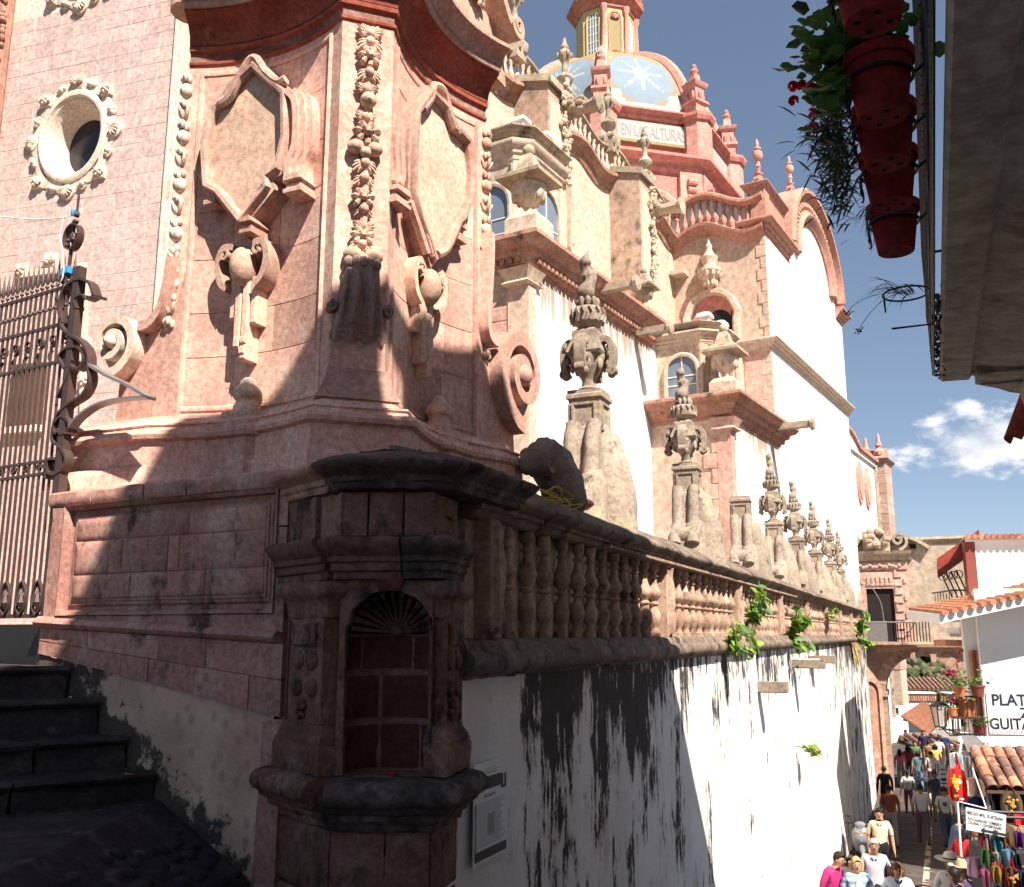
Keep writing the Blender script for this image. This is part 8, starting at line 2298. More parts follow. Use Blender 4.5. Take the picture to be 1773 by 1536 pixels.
# ------------------------------------------------------------------ market stall
_s = at_y(1735, 1340, 15.2)
SFm = Frame((_s.x, _s.y), 100.0)
S_ = lambda px, py, yo=0.0: SFm.L(px, py, yo)
zgr = street_z(15.2)
stl = thing('market_stall', 'market stall under a small canopy of old clay tiles', 'stall', SFm)
xa, zt = S_(1706, 1362); xb = xa + 2.6
mb = MB(); mb.add([(xa,-0.05,zt-0.05),(xb,-0.05,zt-0.05),(xb,0.75,zt+0.42),(xa,0.75,zt+0.42),(xa,-0.05,zt-0.09),(xb,-0.05,zt-0.09),(xb,0.75,zt+0.38),(xa,0.75,zt+0.38)], [(0,1,2,3),(7,6,5,4),(0,4,5,1),(1,5,6,2),(2,6,7,3),(3,7,4,0)]); cn = mb.build('canopy_board', M('wood_brown'), stl, 0)
til = MB(); til.lathe([(0.088,0),(0.078,0.27)], 10, a0=pi, arc=pi); til.lathe([(0.072,0.0),(0.064,0.27)], 10, a0=pi, arc=pi)
tlm = [til.mesh('clay_tile', M('old_tile'), 60), None]; t2 = til.mesh('clay_tile', M('terracotta'), 60); tlm[1] = t2
rr = random.Random(7)
ang = atan2(0.47, 0.8)
for c in range(15):
    for row in range(4):
        o = mkobj('clay_tile', tlm[1] if rr.random() < 0.22 else tlm[0], cn, (xa+0.09+0.172*c, -0.06+0.2*row, zt-0.03+0.118*row+0.01*rr.random()))
        o.rotation_euler = (-(pi/2-ang), 0, rr.uniform(-0.05,0.05))
for x in (xa+0.05, xa+2.2):
    mb = MB(); mb.tube([(x,0.1,zgr-0.02),(x,0.1,zt)], 0.03, 6); mb.build('stall_post', M('iron_grey'), stl)
mb = MB(); mb.box(xa-0.2, xb, -0.4, 1.0, zgr+0.75, zgr+0.80); mb.box(xa-0.15, xb, -0.35, -0.30, zgr, zgr+0.75); mb.build('stall_table', M('wood_brown'), stl, 0)
mb = MB(); mb.box(xa+0.1, xb, 0.85, 0.9, zgr+0.8, zt+0.3); mb.build('back_cloth', M('ink_blue'), stl, 0)
# leaning white display frame with grey awning behind the goods
fx, fz = S_(1672,1300,3.0)
fr_ = thing('display_frame', 'white pole frame with a grey sheet roof beside the stall', 'display frame', SFm)
mb = MB()
pA = S_(1655,1345,3.0); pB = S_(1665,1283,3.0); pC = S_(1706,1283,3.0); pD = S_(1712,1345,3.0)
for p, q in ((pA,pB),(pC,pD),(S_(1660,1302,3.0),S_(1705,1302,3.0))): mb.tube([(p[0],3.0,p[1]),(q[0],3.0,q[1])], 0.02, 6)
mb.tube([(pA[0],3.0,pA[1]),(pA[0]-0.05,3.0,street_z(18.3)-0.05)], 0.018, 6); mb.tube([(pD[0],3.0,pD[1]),(pD[0]+0.05,3.0,street_z(18.3)-0.05)], 0.018, 6)
mb.build('frame', M('paper'), fr_)
mb = MB(); q = [S_(*p, 3.1) for p in ((1664,1300),(1672,1286),(1700,1287),(1708,1300))]; mb.add([(q[0][0],2.6,q[0][1]),(q[1][0],3.4,q[1][1]+0.1),(q[2][0],3.4,q[2][1]+0.1),(q[3][0],2.6,q[3][1])], [(0,1,2,3)]); mb.build('sheet_roof', M('iron_grey'), fr_, 0)
def cloth(name, label, px0, py0, px1, py1, yo, mats, cat='garment', seed=0, group='goods hung at the market stall', kind='panel', spots=None):
    """hanging cloth with vertical folds"""
    r = random.Random(seed); x0, z1 = S_(px0, py0, yo); x1, z0 = S_(px1, py1, yo)
    mb = MB(); nx_, nz_ = 12, 8; vs = []
    for j in range(nz_+1):
        f = j/nz_
        for i in range(nx_+1):
            g = i/nx_; w = 1.0
            if kind == 'shirt': w = 1.0 if f < 0.35 else 0.72
            if kind == 'bag': w = 0.8+0.25*sin(pi*f*0.9)
            xx = (x0+x1)/2 + (g-0.5)*(x1-x0)*w
            vs.append((xx, 0.04*sin(g*9+seed)*(0.4+f) + r.uniform(-.006,.006), z1 + (z0-z1)*f + 0.02*sin(g*pi)*(1 if j == 0 else 0)))
    mb.add(vs, [(j*(nx_+1)+i, j*(nx_+1)+i+1, (j+1)*(nx_+1)+i+1, (j+1)*(nx_+1)+i) for j in range(nz_) for i in range(nx_)])
    mb.add([(v[0], v[1]+0.10, v[2]) for v in vs], [(j*(nx_+1)+i, (j+1)*(nx_+1)+i, (j+1)*(nx_+1)+i+1, j*(nx_+1)+i+1) for j in range(nz_) for i in range(nx_)])
    n1 = (nx_+1)*(nz_+1); rim = [i for i in range(nx_+1)] + [j*(nx_+1)+nx_ for j in range(1,nz_+1)] + [nz_*(nx_+1)+i for i in range(nx_-1,-1,-1)] + [j*(nx_+1) for j in range(nz_-1,0,-1)]
    mb.add([vs[i] for i in rim] + [(vs[i][0], vs[i][1]+0.10, vs[i][2]) for i in rim], [(i,(i+1)%len(rim),len(rim)+(i+1)%len(rim),len(rim)+i) for i in range(len(rim))])
    o = mb.build(name, mats, loc=SFm.W(0,yo), rz=SFm.rz, ang=60)
    tag(o, label, cat, group); return o, (x0,x1,z0,z1)
C = cmat
o, b = cloth('hanging_bag', 'bright red bag with yellow flower print hanging in front of the stall', 1643, 1333, 1676, 1388, -0.4, [C('c_red',(0.5,0.02,0.02))], 'bag', 1, kind='bag')
for i in range(22):
    r = random.Random(i); mb = MB(); x = b[0]+(b[1]-b[0])*r.uniform(0.12,0.6); z = b[2]+(b[3]-b[2])*r.uniform(0.08,0.85)
    mb.ell((x,-0.05,z), (r.uniform(0.015,0.04),0.015,r.uniform(0.015,0.035)), 6, 4); mb.build('printed_flower', C('c_yellow',(0.65,0.36,0.02)) if i % 5 else C('c_white',(0.7,0.7,0.68)), o)
mb = MB(); mb.tube([(b[0]+0.12,0.03,b[3]),((b[0]+b[1])/2,0.03,b[3]+0.25),(b[1]-0.06,0.03,b[3])], 0.018, 6); mb.tube([(b[0]+0.18,0.07,b[3]),((b[0]+b[1])/2+0.03,0.07,b[3]+0.24),(b[1]-0.1,0.07,b[3])], 0.018, 6); mb.build('strap', C('c_red',(0.5,0.02,0.02)), o)
o, b = cloth('printed_shirt', 'white shirt with a blue print hung above the red bag', 1647, 1306, 1668, 1334, 0.3, [C('c_white',(0.7,0.7,0.68))], 'shirt', 2)
mb = MB(); mb.ell(((b[0]+b[1])/2,-0.04,(b[2]+b[3])/2+0.05), (0.07,0.01,0.05)); mb.build('print', C('c_teal',(0.05,0.3,0.36)), o)
o, b = cloth('woven_bag', 'brown woven bag with pale sides hung under the display frame', 1667, 1350, 1706, 1380, 0.0, [C('c_brown',(0.12,0.07,0.055))], 'bag', 3, kind='bag')
mb = MB(); mb.box(b[0]-0.02,b[0]+0.06,-0.06,0.06,b[2]+0.02,b[3]-0.01); mb.build('bag_side', C('c_cream',(0.6,0.5,0.36)), o)
goods = [('dark_dress',1715,1366,1742,1430,0.35,'c_navy',(0.012,0.015,0.035),'dark navy dress hanging under the tiled canopy','dress'),
 ('dark_dress',1744,1362,1773,1420,0.4,'c_dark',(0.02,0.016,0.018),'black dress hanging at the outer end of the canopy','dress'),
 ('blue_cloth',1667,1380,1712,1402,0.25,'c_blue2',(0.015,0.04,0.12),'blue cloth folded below the brown woven bag','cloth'),
 ('grey_garment',1672,1312,1686,1350,1.2,'c_grey',(0.2,0.19,0.2),'grey top hanging inside the display frame','shirt'),
 ('grey_garment',1688,1310,1704,1352,1.2,'c_grey2',(0.13,0.12,0.13),'dark grey top hanging inside the display frame next to the grey one','shirt'),
 ('red_jacket',1700,1460,1742,1492,-1.2,'c_redd',(0.16,0.015,0.02),'dark red folded jacket under the direction sign','jacket'),
 ('embroidered_bag',1734,1375,1772,1412,-0.1,'c_olive',(0.09,0.06,0.035),'dark embroidered bag hanging below the canopy tiles','bag'),
 ('red_box_cloth',1757,1412,1790,1430,-0.8,'c_red2',(0.42,0.02,0.025),'bright red cloth on the box at the stall end','cloth'),
 ('blue_bag',1762,1452,1790,1478,-1.0,'c_blue3',(0.03,0.13,0.3),'small blue bag on the stall table end','bag'),
 ('striped_shawl',1700,1478,1735,1536,-1.5,'c_lilac',(0.25,0.28,0.5),'blue and lilac shawl draped below the direction sign','shawl'),
 ('pink_shawl',1677,1488,1712,1520,-1.4,'c_pink2',(0.45,0.25,0.38),'pale pink shawl draped in front of the stall table','shawl'),
 ('crimson_pouch',1716,1496,1740,1528,-1.7,'c_crim',(0.4,0.02,0.06),'crimson pouch with white string below the shawls','pouch'),
 ('black_backpack',1738,1470,1765,1515,-1.5,'c_dark2',(0.015,0.014,0.016),'black backpack hanging at the stall front','backpack'),
 ('red_bag',1742,1506,1770,1545,-1.8,'c_redk',(0.3,0.02,0.02),'black and red bag in the stall corner','bag'),
 ('navy_cloth',1695,1455,1716,1490,-1.1,'c_navy2',(0.03,0.03,0.08),'navy folded cloth beneath the sign post','cloth')]
for k, (nm, a, b_, c_, d, yo, cn_, col, lab, cat) in enumerate(goods):
    o, bb_ = cloth(nm, lab, a, b_, c_, d, yo, [C(cn_, col)], cat, 10+k, kind='shirt' if cat in ('shirt','dress','jacket') else ('bag' if cat in ('bag','pouch','backpack') else 'panel'))
    if cat in ('bag','backpack','pouch'):
        mb = MB(); mb.tube([(bb_[0]+0.05,0.05,bb_[3]-0.02),((bb_[0]+bb_[1])/2,0.05,bb_[3]+0.14),(bb_[1]-0.05,0.05,bb_[3]-0.02)], 0.014, 5); mb.build('strap', C(cn_, col), o)
    if nm in ('embroidered_bag','striped_shawl','red_bag'):
        for i in range(12):
            r = random.Random(i+k); m2 = MB(); x = bb_[0]+(bb_[1]-bb_[0])*r.uniform(0.15,0.85); z = bb_[2]+(bb_[3]-bb_[2])*r.uniform(0.1,0.9); m2.ell((x,-0.05,z),(0.025,0.012,0.02),5,4)
            m2.build('bead', C('c_ochre',(0.45,0.25,0.06)) if nm != 'striped_shawl' else C('c_white',(0.7,0.7,0.68)), o)
    # hook rod tying the garment to the stall
more = [('crimson','c_m1',(0.38,0.02,0.04),'bag'),('turquoise','c_m2',(0.03,0.25,0.3),'bag'),('orange','c_m3',(0.5,0.16,0.02),'scarf'),('purple','c_m4',(0.14,0.03,0.2),'scarf'),('green','c_m5',(0.05,0.16,0.05),'bag'),('white','c_m6',(0.6,0.58,0.55),'blouse'),
 ('sky-blue','c_m7',(0.2,0.36,0.55),'scarf'),('black','c_m8',(0.02,0.018,0.02),'bag'),('pink','c_m9',(0.5,0.12,0.25),'blouse'),('mustard','c_m10',(0.42,0.27,0.04),'bag'),('brown','c_m11',(0.14,0.07,0.035),'bag'),('navy','c_m12',(0.02,0.03,0.1),'blouse')]
rm = random.Random(21)
for k, (cn2, key, col, cat) in enumerate(more):
    px0 = 1700 + (k % 4)*19 + rm.uniform(-3,3); py0 = 1448 + (k//4)*30 + rm.uniform(-5,5); w_ = rm.uniform(14,21); h_ = rm.uniform(22,34)
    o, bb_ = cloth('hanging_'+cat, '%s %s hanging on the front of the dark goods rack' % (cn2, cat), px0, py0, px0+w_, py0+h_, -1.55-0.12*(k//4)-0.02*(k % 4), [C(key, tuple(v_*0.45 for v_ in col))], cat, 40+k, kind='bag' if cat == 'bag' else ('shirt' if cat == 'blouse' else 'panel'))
    m2 = MB(); m2.tube([(bb_[0]+0.03,0.05,bb_[3]-0.01),((bb_[0]+bb_[1])/2,0.05,bb_[3]+0.09),(bb_[1]-0.03,0.05,bb_[3]-0.01)], 0.009, 5); m2.build('strap', C(key, col), o)
# small crate of trinkets at the stall end
mb = MB(); x, z = S_(1765,1440,-0.8); mb.box(x-0.12,x+0.3,-1.0,-0.6,z-0.35,z+0.08); o = mb.build('trinket_box', C('c_tan',(0.35,0.22,0.12)), loc=SFm.o, rz=SFm.rz, ang=0); tag(o, 'tan box under the bright red cloth at the stall end', 'box')
# rack holding the lower goods
rk = thing('goods_rack', 'low dark metal rack carrying bags and shawls in front of the stall', 'rack', SFm)
x0_, z0_ = S_(1702,1500,-1.5); x1_ = x0_+1.5
for (yy, zz2) in ((-1.45,-0.9),(-1.45,-0.2),(-0.95,-0.35)):
    mb = MB(); mb.tube([(x0_,yy,z0_+zz2+0.9),(x1_,yy,z0_+zz2+0.9)], 0.02, 5); mb.build('rail', M('iron_black'), rk)
for xx in (x0_, x1_):
    mb = MB(); mb.tube([(xx,-1.45,street_z(13.6)-0.02),(xx,-1.45,z0_+0.7),(xx,-0.95,z0_+0.55)], 0.016, 5); mb.build('upright', M('iron_black'), rk)
mb = MB(); mb.box(x0_+0.1, x1_+1.2, -1.35, -0.5, street_z(13.8), z0_+0.15); mb.build('dark_drape', M('ink'), rk, 0)
# direction sign on a post
q = [S_(px, py, -1.6) for px, py in ((1671,1397),(1741,1411),(1739,1449),(1672,1436))]
ds = thing('direction_sign', 'tilted white board reading MERCADO with black arrows on a thin post', 'sign', SFm)
mb = MB(); mb.prism([(x, z) for x, z in q], -1.63, -1.6); mb.build('board', M('paper'), ds, 0)
mb = MB()
for i in range(4):
    a, b_ = q[i], q[(i+1)%4]; mb = MB(); mb.tube([(a[0],-1.615,a[1]),(b_[0],-1.615,b_[1])], 0.008, 5); mb.build('edge_strip', M('ink_blue'), ds)
sa = atan2(q[1][1]-q[0][1], q[1][0]-q[0][0]); wS = hypot(q[1][0]-q[0][0], q[1][1]-q[0][1]); hS = q[0][1]-q[3][1]
def dst(txt, u, v, size, sx=1.0):
    x = q[3][0] + wS*u*cos(sa) ; z = q[3][1] + wS*u*sin(sa) + hS*v
    text_mesh(txt, size, 'ink', lambda a, b_, c_: (x + a*cos(sa) - c_*sin(sa), -1.633, z + a*sin(sa) + c_*cos(sa)), 'lettering', ds, align='LEFT', sx=sx, bold=0.02)
dst('MERCADO MPAL. DE ARTESANIA', 0.05, 0.72, 0.062, 0.50); dst('PLATA GUARACHES Y SOMBREROS', 0.05, 0.46, 0.055, 0.50); dst('ZARAPES Y CONTEMPORANEOS', 0.05, 0.30, 0.05, 0.66) if False else dst('COLONIAL Y CONTEMPORANEO', 0.05, 0.30, 0.05, 0.58)
for u in (0.36, 0.68):
    mb = MB(); x = q[3][0]+wS*u*cos(sa); z = q[3][1]+wS*u*sin(sa)+hS*0.13
    mb.T = TR(x,0,z) @ RY(-sa); mb.prism([(0.0,0.0),(0.05,0.045),(0.05,0.015),(0.15,0.015),(0.19,0.05),(0.19,-0.05),(0.15,-0.015),(0.05,-0.015),(0.05,-0.045)], -1.636, -1.6305); mb.build('arrow', M('ink'), ds, 0)
px_, pz_ = S_(1707, 1440, -1.58)
mb = MB(); mb.tube([(px_,-1.575,street_z(13.4)-0.03),(px_,-1.575,pz_+0.05)], 0.018, 6); mb.build('post', M('iron_grey'), ds)
mb = MB(); a = S_(1660,1388,-1.4); b_ = S_(1706,1399,-1.5); c_ = S_(1684,1330,-0.6)
mb.tube([(a[0],-1.4,a[1]),(b_[0],-1.55,b_[1])], 0.009, 5); mb.tube([(b_[0],-1.55,b_[1]),(c_[0],-0.6,c_[1])], 0.009, 5); mb.build('stay_rod', M('paper'), ds)
# small notice board standing in the lane
x, z = S_(1632,1345,4.0); nb_ = thing('notice_board', 'small white notice board with black lines standing in the lane', 'notice', SFm)
_n0 = S_(1626,1325,20.0); _n1 = S_(1641,1365,20.0)
mb = MB(); mb.box(_n0[0], _n1[0], 20.0, 20.03, _n1[1], _n0[1]); mb.build('board', M('paper'), nb_, 0)
for i in range(5):
    zz2 = _n0[1]-0.12-0.15*i; mb = MB(); mb.box(_n0[0]+0.02, _n1[0]-0.02, 19.995, 20.0, zz2-(0.04 if i != 2 else 0.09), zz2); mb.build('print_line', M('ink'), nb_, 0)
mb = MB(); wp = SFm.W(_n0[0],20.0); mb.tube([(_n0[0]+0.05,20.03,_n1[1]),(_n0[0]+0.02,20.1,street_z(wp.y)-0.02)], 0.015, 5); mb.tube([(_n1[0]-0.05,20.03,_n1[1]),(_n1[0]-0.02,20.1,street_z(wp.y)-0.02)], 0.015, 5); mb.build('leg', M('iron_grey'), nb_)
# ------------------------------------------------------------------ people
SKIN = cmat('skin', (0.36,0.19,0.12), 0.6, 0.06); SKIN2 = cmat('skin_light', (0.46,0.28,0.2), 0.6, 0.06)
def solve_ground(px, py, h):
    r = ray(px, py); lo, hi = 6.0, 70.0
    f = lambda Y: r.z/r.y*Y - h - street_z(Y)
    # march to the first Y where the head-top ray minus the height meets the street
    Y = lo
    while Y < hi:
        if f(Y) <= 0: break
        Y += 0.05
    return Vector((r.x/r.y*Y, Y, street_z(Y)))
def make_body(pose, mats, h, build=1.0, sleeve='short', lower='trousers', fem=False):
    """one continuous skinned figure; pose gives joint offsets; faces +y local = facing direction -y"""
    s = h/1.72; V = []; E = []; R = []; LB = []
    def v(p, r, lb, par=None):
        V.append(Vector(p)*s); R.append((r*s*build if lb in ('shirt','pants') else r*s)); LB.append(lb)
        if par is not None: E.append((par, len(V)-1))
        return len(V)-1
    lean = pose.get('lean', 0.0); ly = lambda z: -lean*max(0, z-0.95)
    hx = pose.get('hx', 0.0)
    pel = v((0,0,0.95), 0.150, 'pants'); 
    w1 = v((0,ly(1.08),1.08), 0.140 if not fem else 0.125, 'shirt', pel)
    w2 = v((0,ly(1.24),1.24), 0.150, 'shirt', w1)
    ch_ = v((0,ly(1.38),1.37), 0.150, 'shirt', w2)
    nk = v((0,ly(1.47)-0.005,1.475), 0.060, 'skin', ch_)
    hd0 = v((hx*0.4,ly(1.54)-0.03+pose.get('hy',0)*0.5,1.535), 0.068, 'skin', nk)
    hd1 = v((hx,ly(1.60)-0.02+pose.get('hy',0),1.61-pose.get('hdrop',0)), 0.098, 'skin', hd0)
    hd2 = v((hx*1.2,ly(1.66)-0.005+pose.get('hy',0)*1.3,1.68-pose.get('hdrop',0)), 0.080, 'skin', hd1)
    for sd in (-1, 1):
        a = pose.get('arm_l' if sd < 0 else 'arm_r', {})
        sh = v((sd*0.175, ly(1.40), 1.405), 0.068, 'shirt', ch_)
        el = a.get('el', (0.25, 0.03, 1.12)); wr = a.get('wr', (0.26, -0.06, 0.88))
        m_ = v((sd*(0.175+el[0])*0.5+sd*0.02, (ly(1.4)+el[1]+ly(el[2]))/2, (1.405+el[2])/2), 0.056, 'shirt', sh)
        e_ = v((sd*el[0], el[1]+ly(el[2]), el[2]), 0.046, 'shirt' if sleeve == 'long' else 'skin', m_)
        w_ = v((sd*wr[0], wr[1]+ly(wr[2]), wr[2]), 0.032, 'shirt' if sleeve == 'long' else 'skin', e_)
        d = (Vector((sd*wr[0], wr[1], wr[2])) - Vector((sd*el[0], el[1], el[2]))).normalized()
        P = Vector((sd*wr[0], wr[1]+ly(wr[2]), wr[2])); side = d.cross(Vector((1,0,0)))
        side = side.normalized() if side.length > 1e-3 else Vector((0,1,0))
        pm = v(P + d*0.06, 0.026, 'skin', w_)
        for k, (o_, L_) in enumerate(((-0.028,0.075),(-0.010,0.085),(0.010,0.08),(0.027,0.065))):
            b = v(P + d*0.10 + side*o_, 0.0105, 'skin', pm); v(P + d*(0.10+L_*0.8) + side*o_*1.1 + Vector((0,-0.018,0)), 0.0085, 'skin', b)
        v(P + d*0.07 + side*-0.045 + Vector((0,-0.012,0)), 0.0105, 'skin', pm)
    st = pose.get('stride', 0.0)
    for sd in (-1, 1):
        q = st*sd
        hp = v((sd*0.09, 0.0, 0.88), 0.105, 'pants', pel)
        kn = v((sd*0.10, -0.03+q*0.5, 0.50), 0.075, 'pants', hp)
        an = v((sd*0.10, 0.01+q*1.0+(0.10 if q > 0.05 else 0), 0.10+(0.05 if q > 0.05 else 0)), 0.050, 'pants' if lower != 'skirt' else 'skin', kn)
        hl = v((sd*0.10, 0.02+q+(0.1 if q > 0.05 else 0), 0.045), 0.042, 'shoe', an)
        v((sd*0.115, -0.16+q+(0.1 if q > 0.05 else 0), 0.035), 0.036, 'shoe', hl)
    me = bpy.data.meshes.new('body'); me.from_pydata(V, E, [])
    ob = bpy.data.objects.new('tmpbody', me); COL.objects.link(ob)
    sk = ob.modifiers.new('s', 'SKIN'); sk.use_smooth_shade = True
    lay = me.skin_vertices[0].data if me.skin_vertices else None
    if lay is None:
        bm = bmesh.new(); bm.from_mesh(me); bm.verts.layers.skin.verify(); bm.to_mesh(me); bm.free(); lay = me.skin_vertices[0].data
    for i, r in enumerate(R):
        k = 1.0
        lay[i].radius = (r*(1.18 if LB[i] == 'shirt' and i in (w1,w2,ch_) else 1.0), r*(0.80 if LB[i] in ('shirt',) and i in (w1,w2,ch_) else 1.0))
        lay[i].use_root = (i == pel)
    sub = ob.modifiers.new('u', 'SUBSURF'); sub.levels = 1; sub.render_levels = 1
    dg = bpy.context.evaluated_depsgraph_get(); dg.update()
    m2 = bpy.data.meshes.new_from_object(ob.evaluated_get(dg)); bpy.data.objects.remove(ob)
    names = ['skin','shirt','pants','shoe']; m2.materials.clear()
    for n in names: m2.materials.append(mats[n])
    segs = [(V[a], V[b], LB[a], LB[b]) for a, b in E]
    shortz = 1.23*s
    for p in m2.polygons:
        c = Vector(p.center); best = 1e9; lb = 'skin'
        for a, b, la, lb_ in segs:
            ab = b-a; L2 = ab.length_squared
            t = 0.0 if L2 < 1e-9 else max(0, min(1, (c-a).dot(ab)/L2))
            d = (c-(a+ab*t)).length
            if d < best: best = d; lb = la if t < 0.5 else lb_
        if lb == 'skin' and c.z < 1.455*s and abs(c.x) < 0.16*s and c.z > 1.2*s: lb = 'shirt'
        p.material_index = names.index(lb); p.use_smooth = True
    return m2, s
def person(label, px, py, h, face, shirt, pants, hair, pose=None, sleeve='short', hairstyle='short', skin=SKIN, build=1.0, extra=None, fem=False, lower='trousers', group='people in the lane'):
    pose = pose or {}
    pos = solve_ground(px, py, h*(0.985 - pose.get('hdrop',0)/1.72))
    rz = radians(180 - face)                    # local -y looks along compass azimuth 'face'
    t = thing('person', label, 'person', loc=pos, rz=rz, group=group)
    # shift so that the head (not the feet) sits under the given pixel when leaning
    me, s = make_body(pose, {'skin':skin,'shirt':shirt,'pants':pants,'shoe':cmat('shoe',(0.03,0.025,0.022))}, h, build, sleeve, lower, fem)
    b = mkobj('body', me, t)
    lean = pose.get('lean', 0.0); hx = pose.get('hx',0.0); hc = Vector((hx, -lean*0.65-0.02+pose.get('hy',0), 1.62-pose.get('hdrop',0)))*s
    hm = MB(); hr = 0.094*s
    n_u, n_v = 14, 9; vs = []; fs = []
    r = random.Random(int(px))
    for j in range(n_v+1):
        e = pi/2 - j/n_v*(pi*0.62)
        for i in range(n_u):
            a = 2*pi*i/n_u                                  # a = -pi/2 is the face side
            front = max(0.0, -sin(a))
            ee = max(e, pi/2 - (pi/2-e)*(1-0.44*front))
            rad = hr*(1.0 + 0.13*r.random())
            if j == n_v: ee += r.uniform(-0.16,0.2)
            vs.append((hc.x + rad*cos(ee)*cos(a)*0.93, hc.y + 0.012*s + rad*cos(ee)*sin(a)*1.05, hc.z + 0.022*s + rad*sin(ee)*1.12))
    fs = [(j*n_u+i, j*n_u+(i+1)%n_u, (j+1)*n_u+(i+1)%n_u, (j+1)*n_u+i) for j in range(n_v) for i in range(n_u)]
    hm.add(vs, fs)
    if hairstyle in ('long','pony'):
        hm.tube([(hc.x,hc.y+0.07*s,hc.z+0.05*s),(hc.x,hc.y+0.10*s,hc.z-0.08*s),(hc.x,hc.y+0.10*s+lean*0.1,hc.z-(0.24 if hairstyle=='long' else 0.2)*s)], [0.07*s,0.085*s if hairstyle=='long' else 0.04*s,0.04*s if hairstyle=='long' else 0.015*s], 8)
        if hairstyle == 'long':
            for sd in (-1,1): hm.tube([(hc.x+sd*0.085*s,hc.y+0.03*s,hc.z+0.03*s),(hc.x+sd*0.095*s,hc.y+0.05*s,hc.z-0.15*s)], [0.03*s,0.025*s], 6)
    if hairstyle == 'bob':
        for sd in (-1,0,1): hm.tube([(hc.x+sd*0.07*s,hc.y+0.04*s,hc.z+0.03*s),(hc.x+sd*0.085*s,hc.y+0.05*s,hc.z-0.10*s)], [0.06*s,0.045*s], 7)
    hm.build('hair', hair, t, 60)
    # face: nose, eyes, brows, mouth, ears
    fm = MB(); fy = hc.y - 0.083*s
    fm.ell((hc.x, fy-0.012*s, hc.z-0.018*s), (0.013*s,0.018*s,0.022*s), 6, 5)
    for sd in (-1,1): fm.ell((hc.x+sd*0.089*s, hc.y+0.005*s, hc.z-0.01*s), (0.012*s,0.022*s,0.03*s), 6, 5)
    fm.build('nose_and_ears', skin, b, 60, kind='stuff')
    em = MB()
    for sd in (-1,1):
        em.ell((hc.x+sd*0.033*s, fy+0.002*s, hc.z+0.008*s), (0.012*s,0.007*s,0.006*s), 6, 4); em.ell((hc.x+sd*0.034*s, fy+0.002*s, hc.z+0.028*s), (0.02*s,0.006*s,0.004*s), 6, 4)
    em.build('eyes', cmat('eye',(0.02,0.015,0.012)), b, 60, kind='stuff')
    mm = MB(); mm.ell((hc.x, fy+0.006*s, hc.z-0.055*s), (0.024*s,0.008*s,0.006*s), 6, 4); mm.build('mouth', cmat('lip',(0.25,0.08,0.06)), b, 60)
    if extra: extra(t, s, hc)
    return t
H_BLACK = cmat('hair_black', (0.012,0.01,0.01), 0.5); H_GREY = cmat('hair_grey', (0.32,0.30,0.28)); H_BLOND = cmat('hair_blond', (0.42,0.29,0.14)); H_BROWN = cmat('hair_brown', (0.12,0.05,0.025)); H_DARK = cmat('hair_dark', (0.03,0.018,0.014))
c = cmat
walk = {'stride':0.17, 'arm_l':{'el':(0.25,0.06,1.12),'wr':(0.26,-0.03,0.88)}, 'arm_r':{'el':(0.25,0.0,1.12),'wr':(0.25,-0.14,0.90)}}
walk2 = {'stride':-0.17, 'arm_l':{'el':(0.26,0.0,1.12),'wr':(0.27,-0.12,0.9)}, 'arm_r':{'el':(0.26,0.07,1.12),'wr':(0.29,0.02,0.88)}}
k = NT('striped_jacket'); sep = k.n('ShaderNodeSeparateXYZ'); k.l(k.obj(), sep.inputs[0])
STRIPED = k.done(k.mix(k.ramp(k.math('SINE', k.math('MULTIPLY', sep.outputs['Z'], 62.0)), -0.2, 0.3), (0.50,0.58,0.66), (0.16,0.27,0.46)), 0.8, 0.2)
def collar(col, v=True):
    def f(t, s, hc):
        mb = MB()
        for sd in (-1,1): mb.prism([(sd*0.004*s,1.415*s),(sd*0.055*s,1.475*s),(sd*0.065*s,1.45*s),(sd*0.03*s,1.395*s)], -0.118*s, -0.085*s)
        mb.build('collar', col, t, 60)
    return f
person('man in a magenta T-shirt looking down, next to the blonde woman', 1432, 1478, 1.70, 140, c('p_mag',(0.42,0.03,0.15)), c('p_jean',(0.06,0.08,0.14)), H_DARK, {'lean':0.22,'hx':0.03,'hy':-0.05,'hdrop':0.03,'stride':0.1}, build=1.12)
def open_jacket(t, s, hc):
    mb = MB()
    mb.ell((0,-0.105*s,1.26*s), (0.062*s,0.055*s,0.19*s), 10, 8); mb.build('white_top', c('p_white',(0.68,0.67,0.66)), t)
person('blonde woman in a pale blue striped jacket over a white top', 1482, 1489, 1.60, 185, STRIPED, c('p_jean',(0.06,0.08,0.14)), H_BLOND, dict(walk), 'long', 'bob', SKIN2, 1.12, open_jacket, True)
person('grey-haired man in a pale lilac shirt', 1512, 1457, 1.68, 190, c('p_lilac',(0.46,0.42,0.47)), c('p_dk',(0.03,0.028,0.04)), H_GREY, dict(walk2), 'short', 'short', SKIN, 1.1, collar(c('p_lilac',(0.46,0.42,0.47))))
person('man in a cream button shirt and black trousers walking up the lane', 1521, 1403, 1.72, 190, c('p_cream',(0.62,0.50,0.36)), c('p_blk',(0.015,0.014,0.016)), H_BLACK, dict(walk), 'short', 'short', SKIN, 1.05, collar(c('p_cream',(0.62,0.50,0.36))))
person('woman with brown hair in a white and blue vest', 1553, 1498, 1.60, 195, c('p_vest',(0.50,0.56,0.64)), c('p_jean',(0.06,0.08,0.14)), H_BROWN, {'hdrop':0.02,'hy':-0.02}, 'long', 'bob', SKIN, 1.05, collar(c('p_navy',(0.03,0.04,0.14))), True)
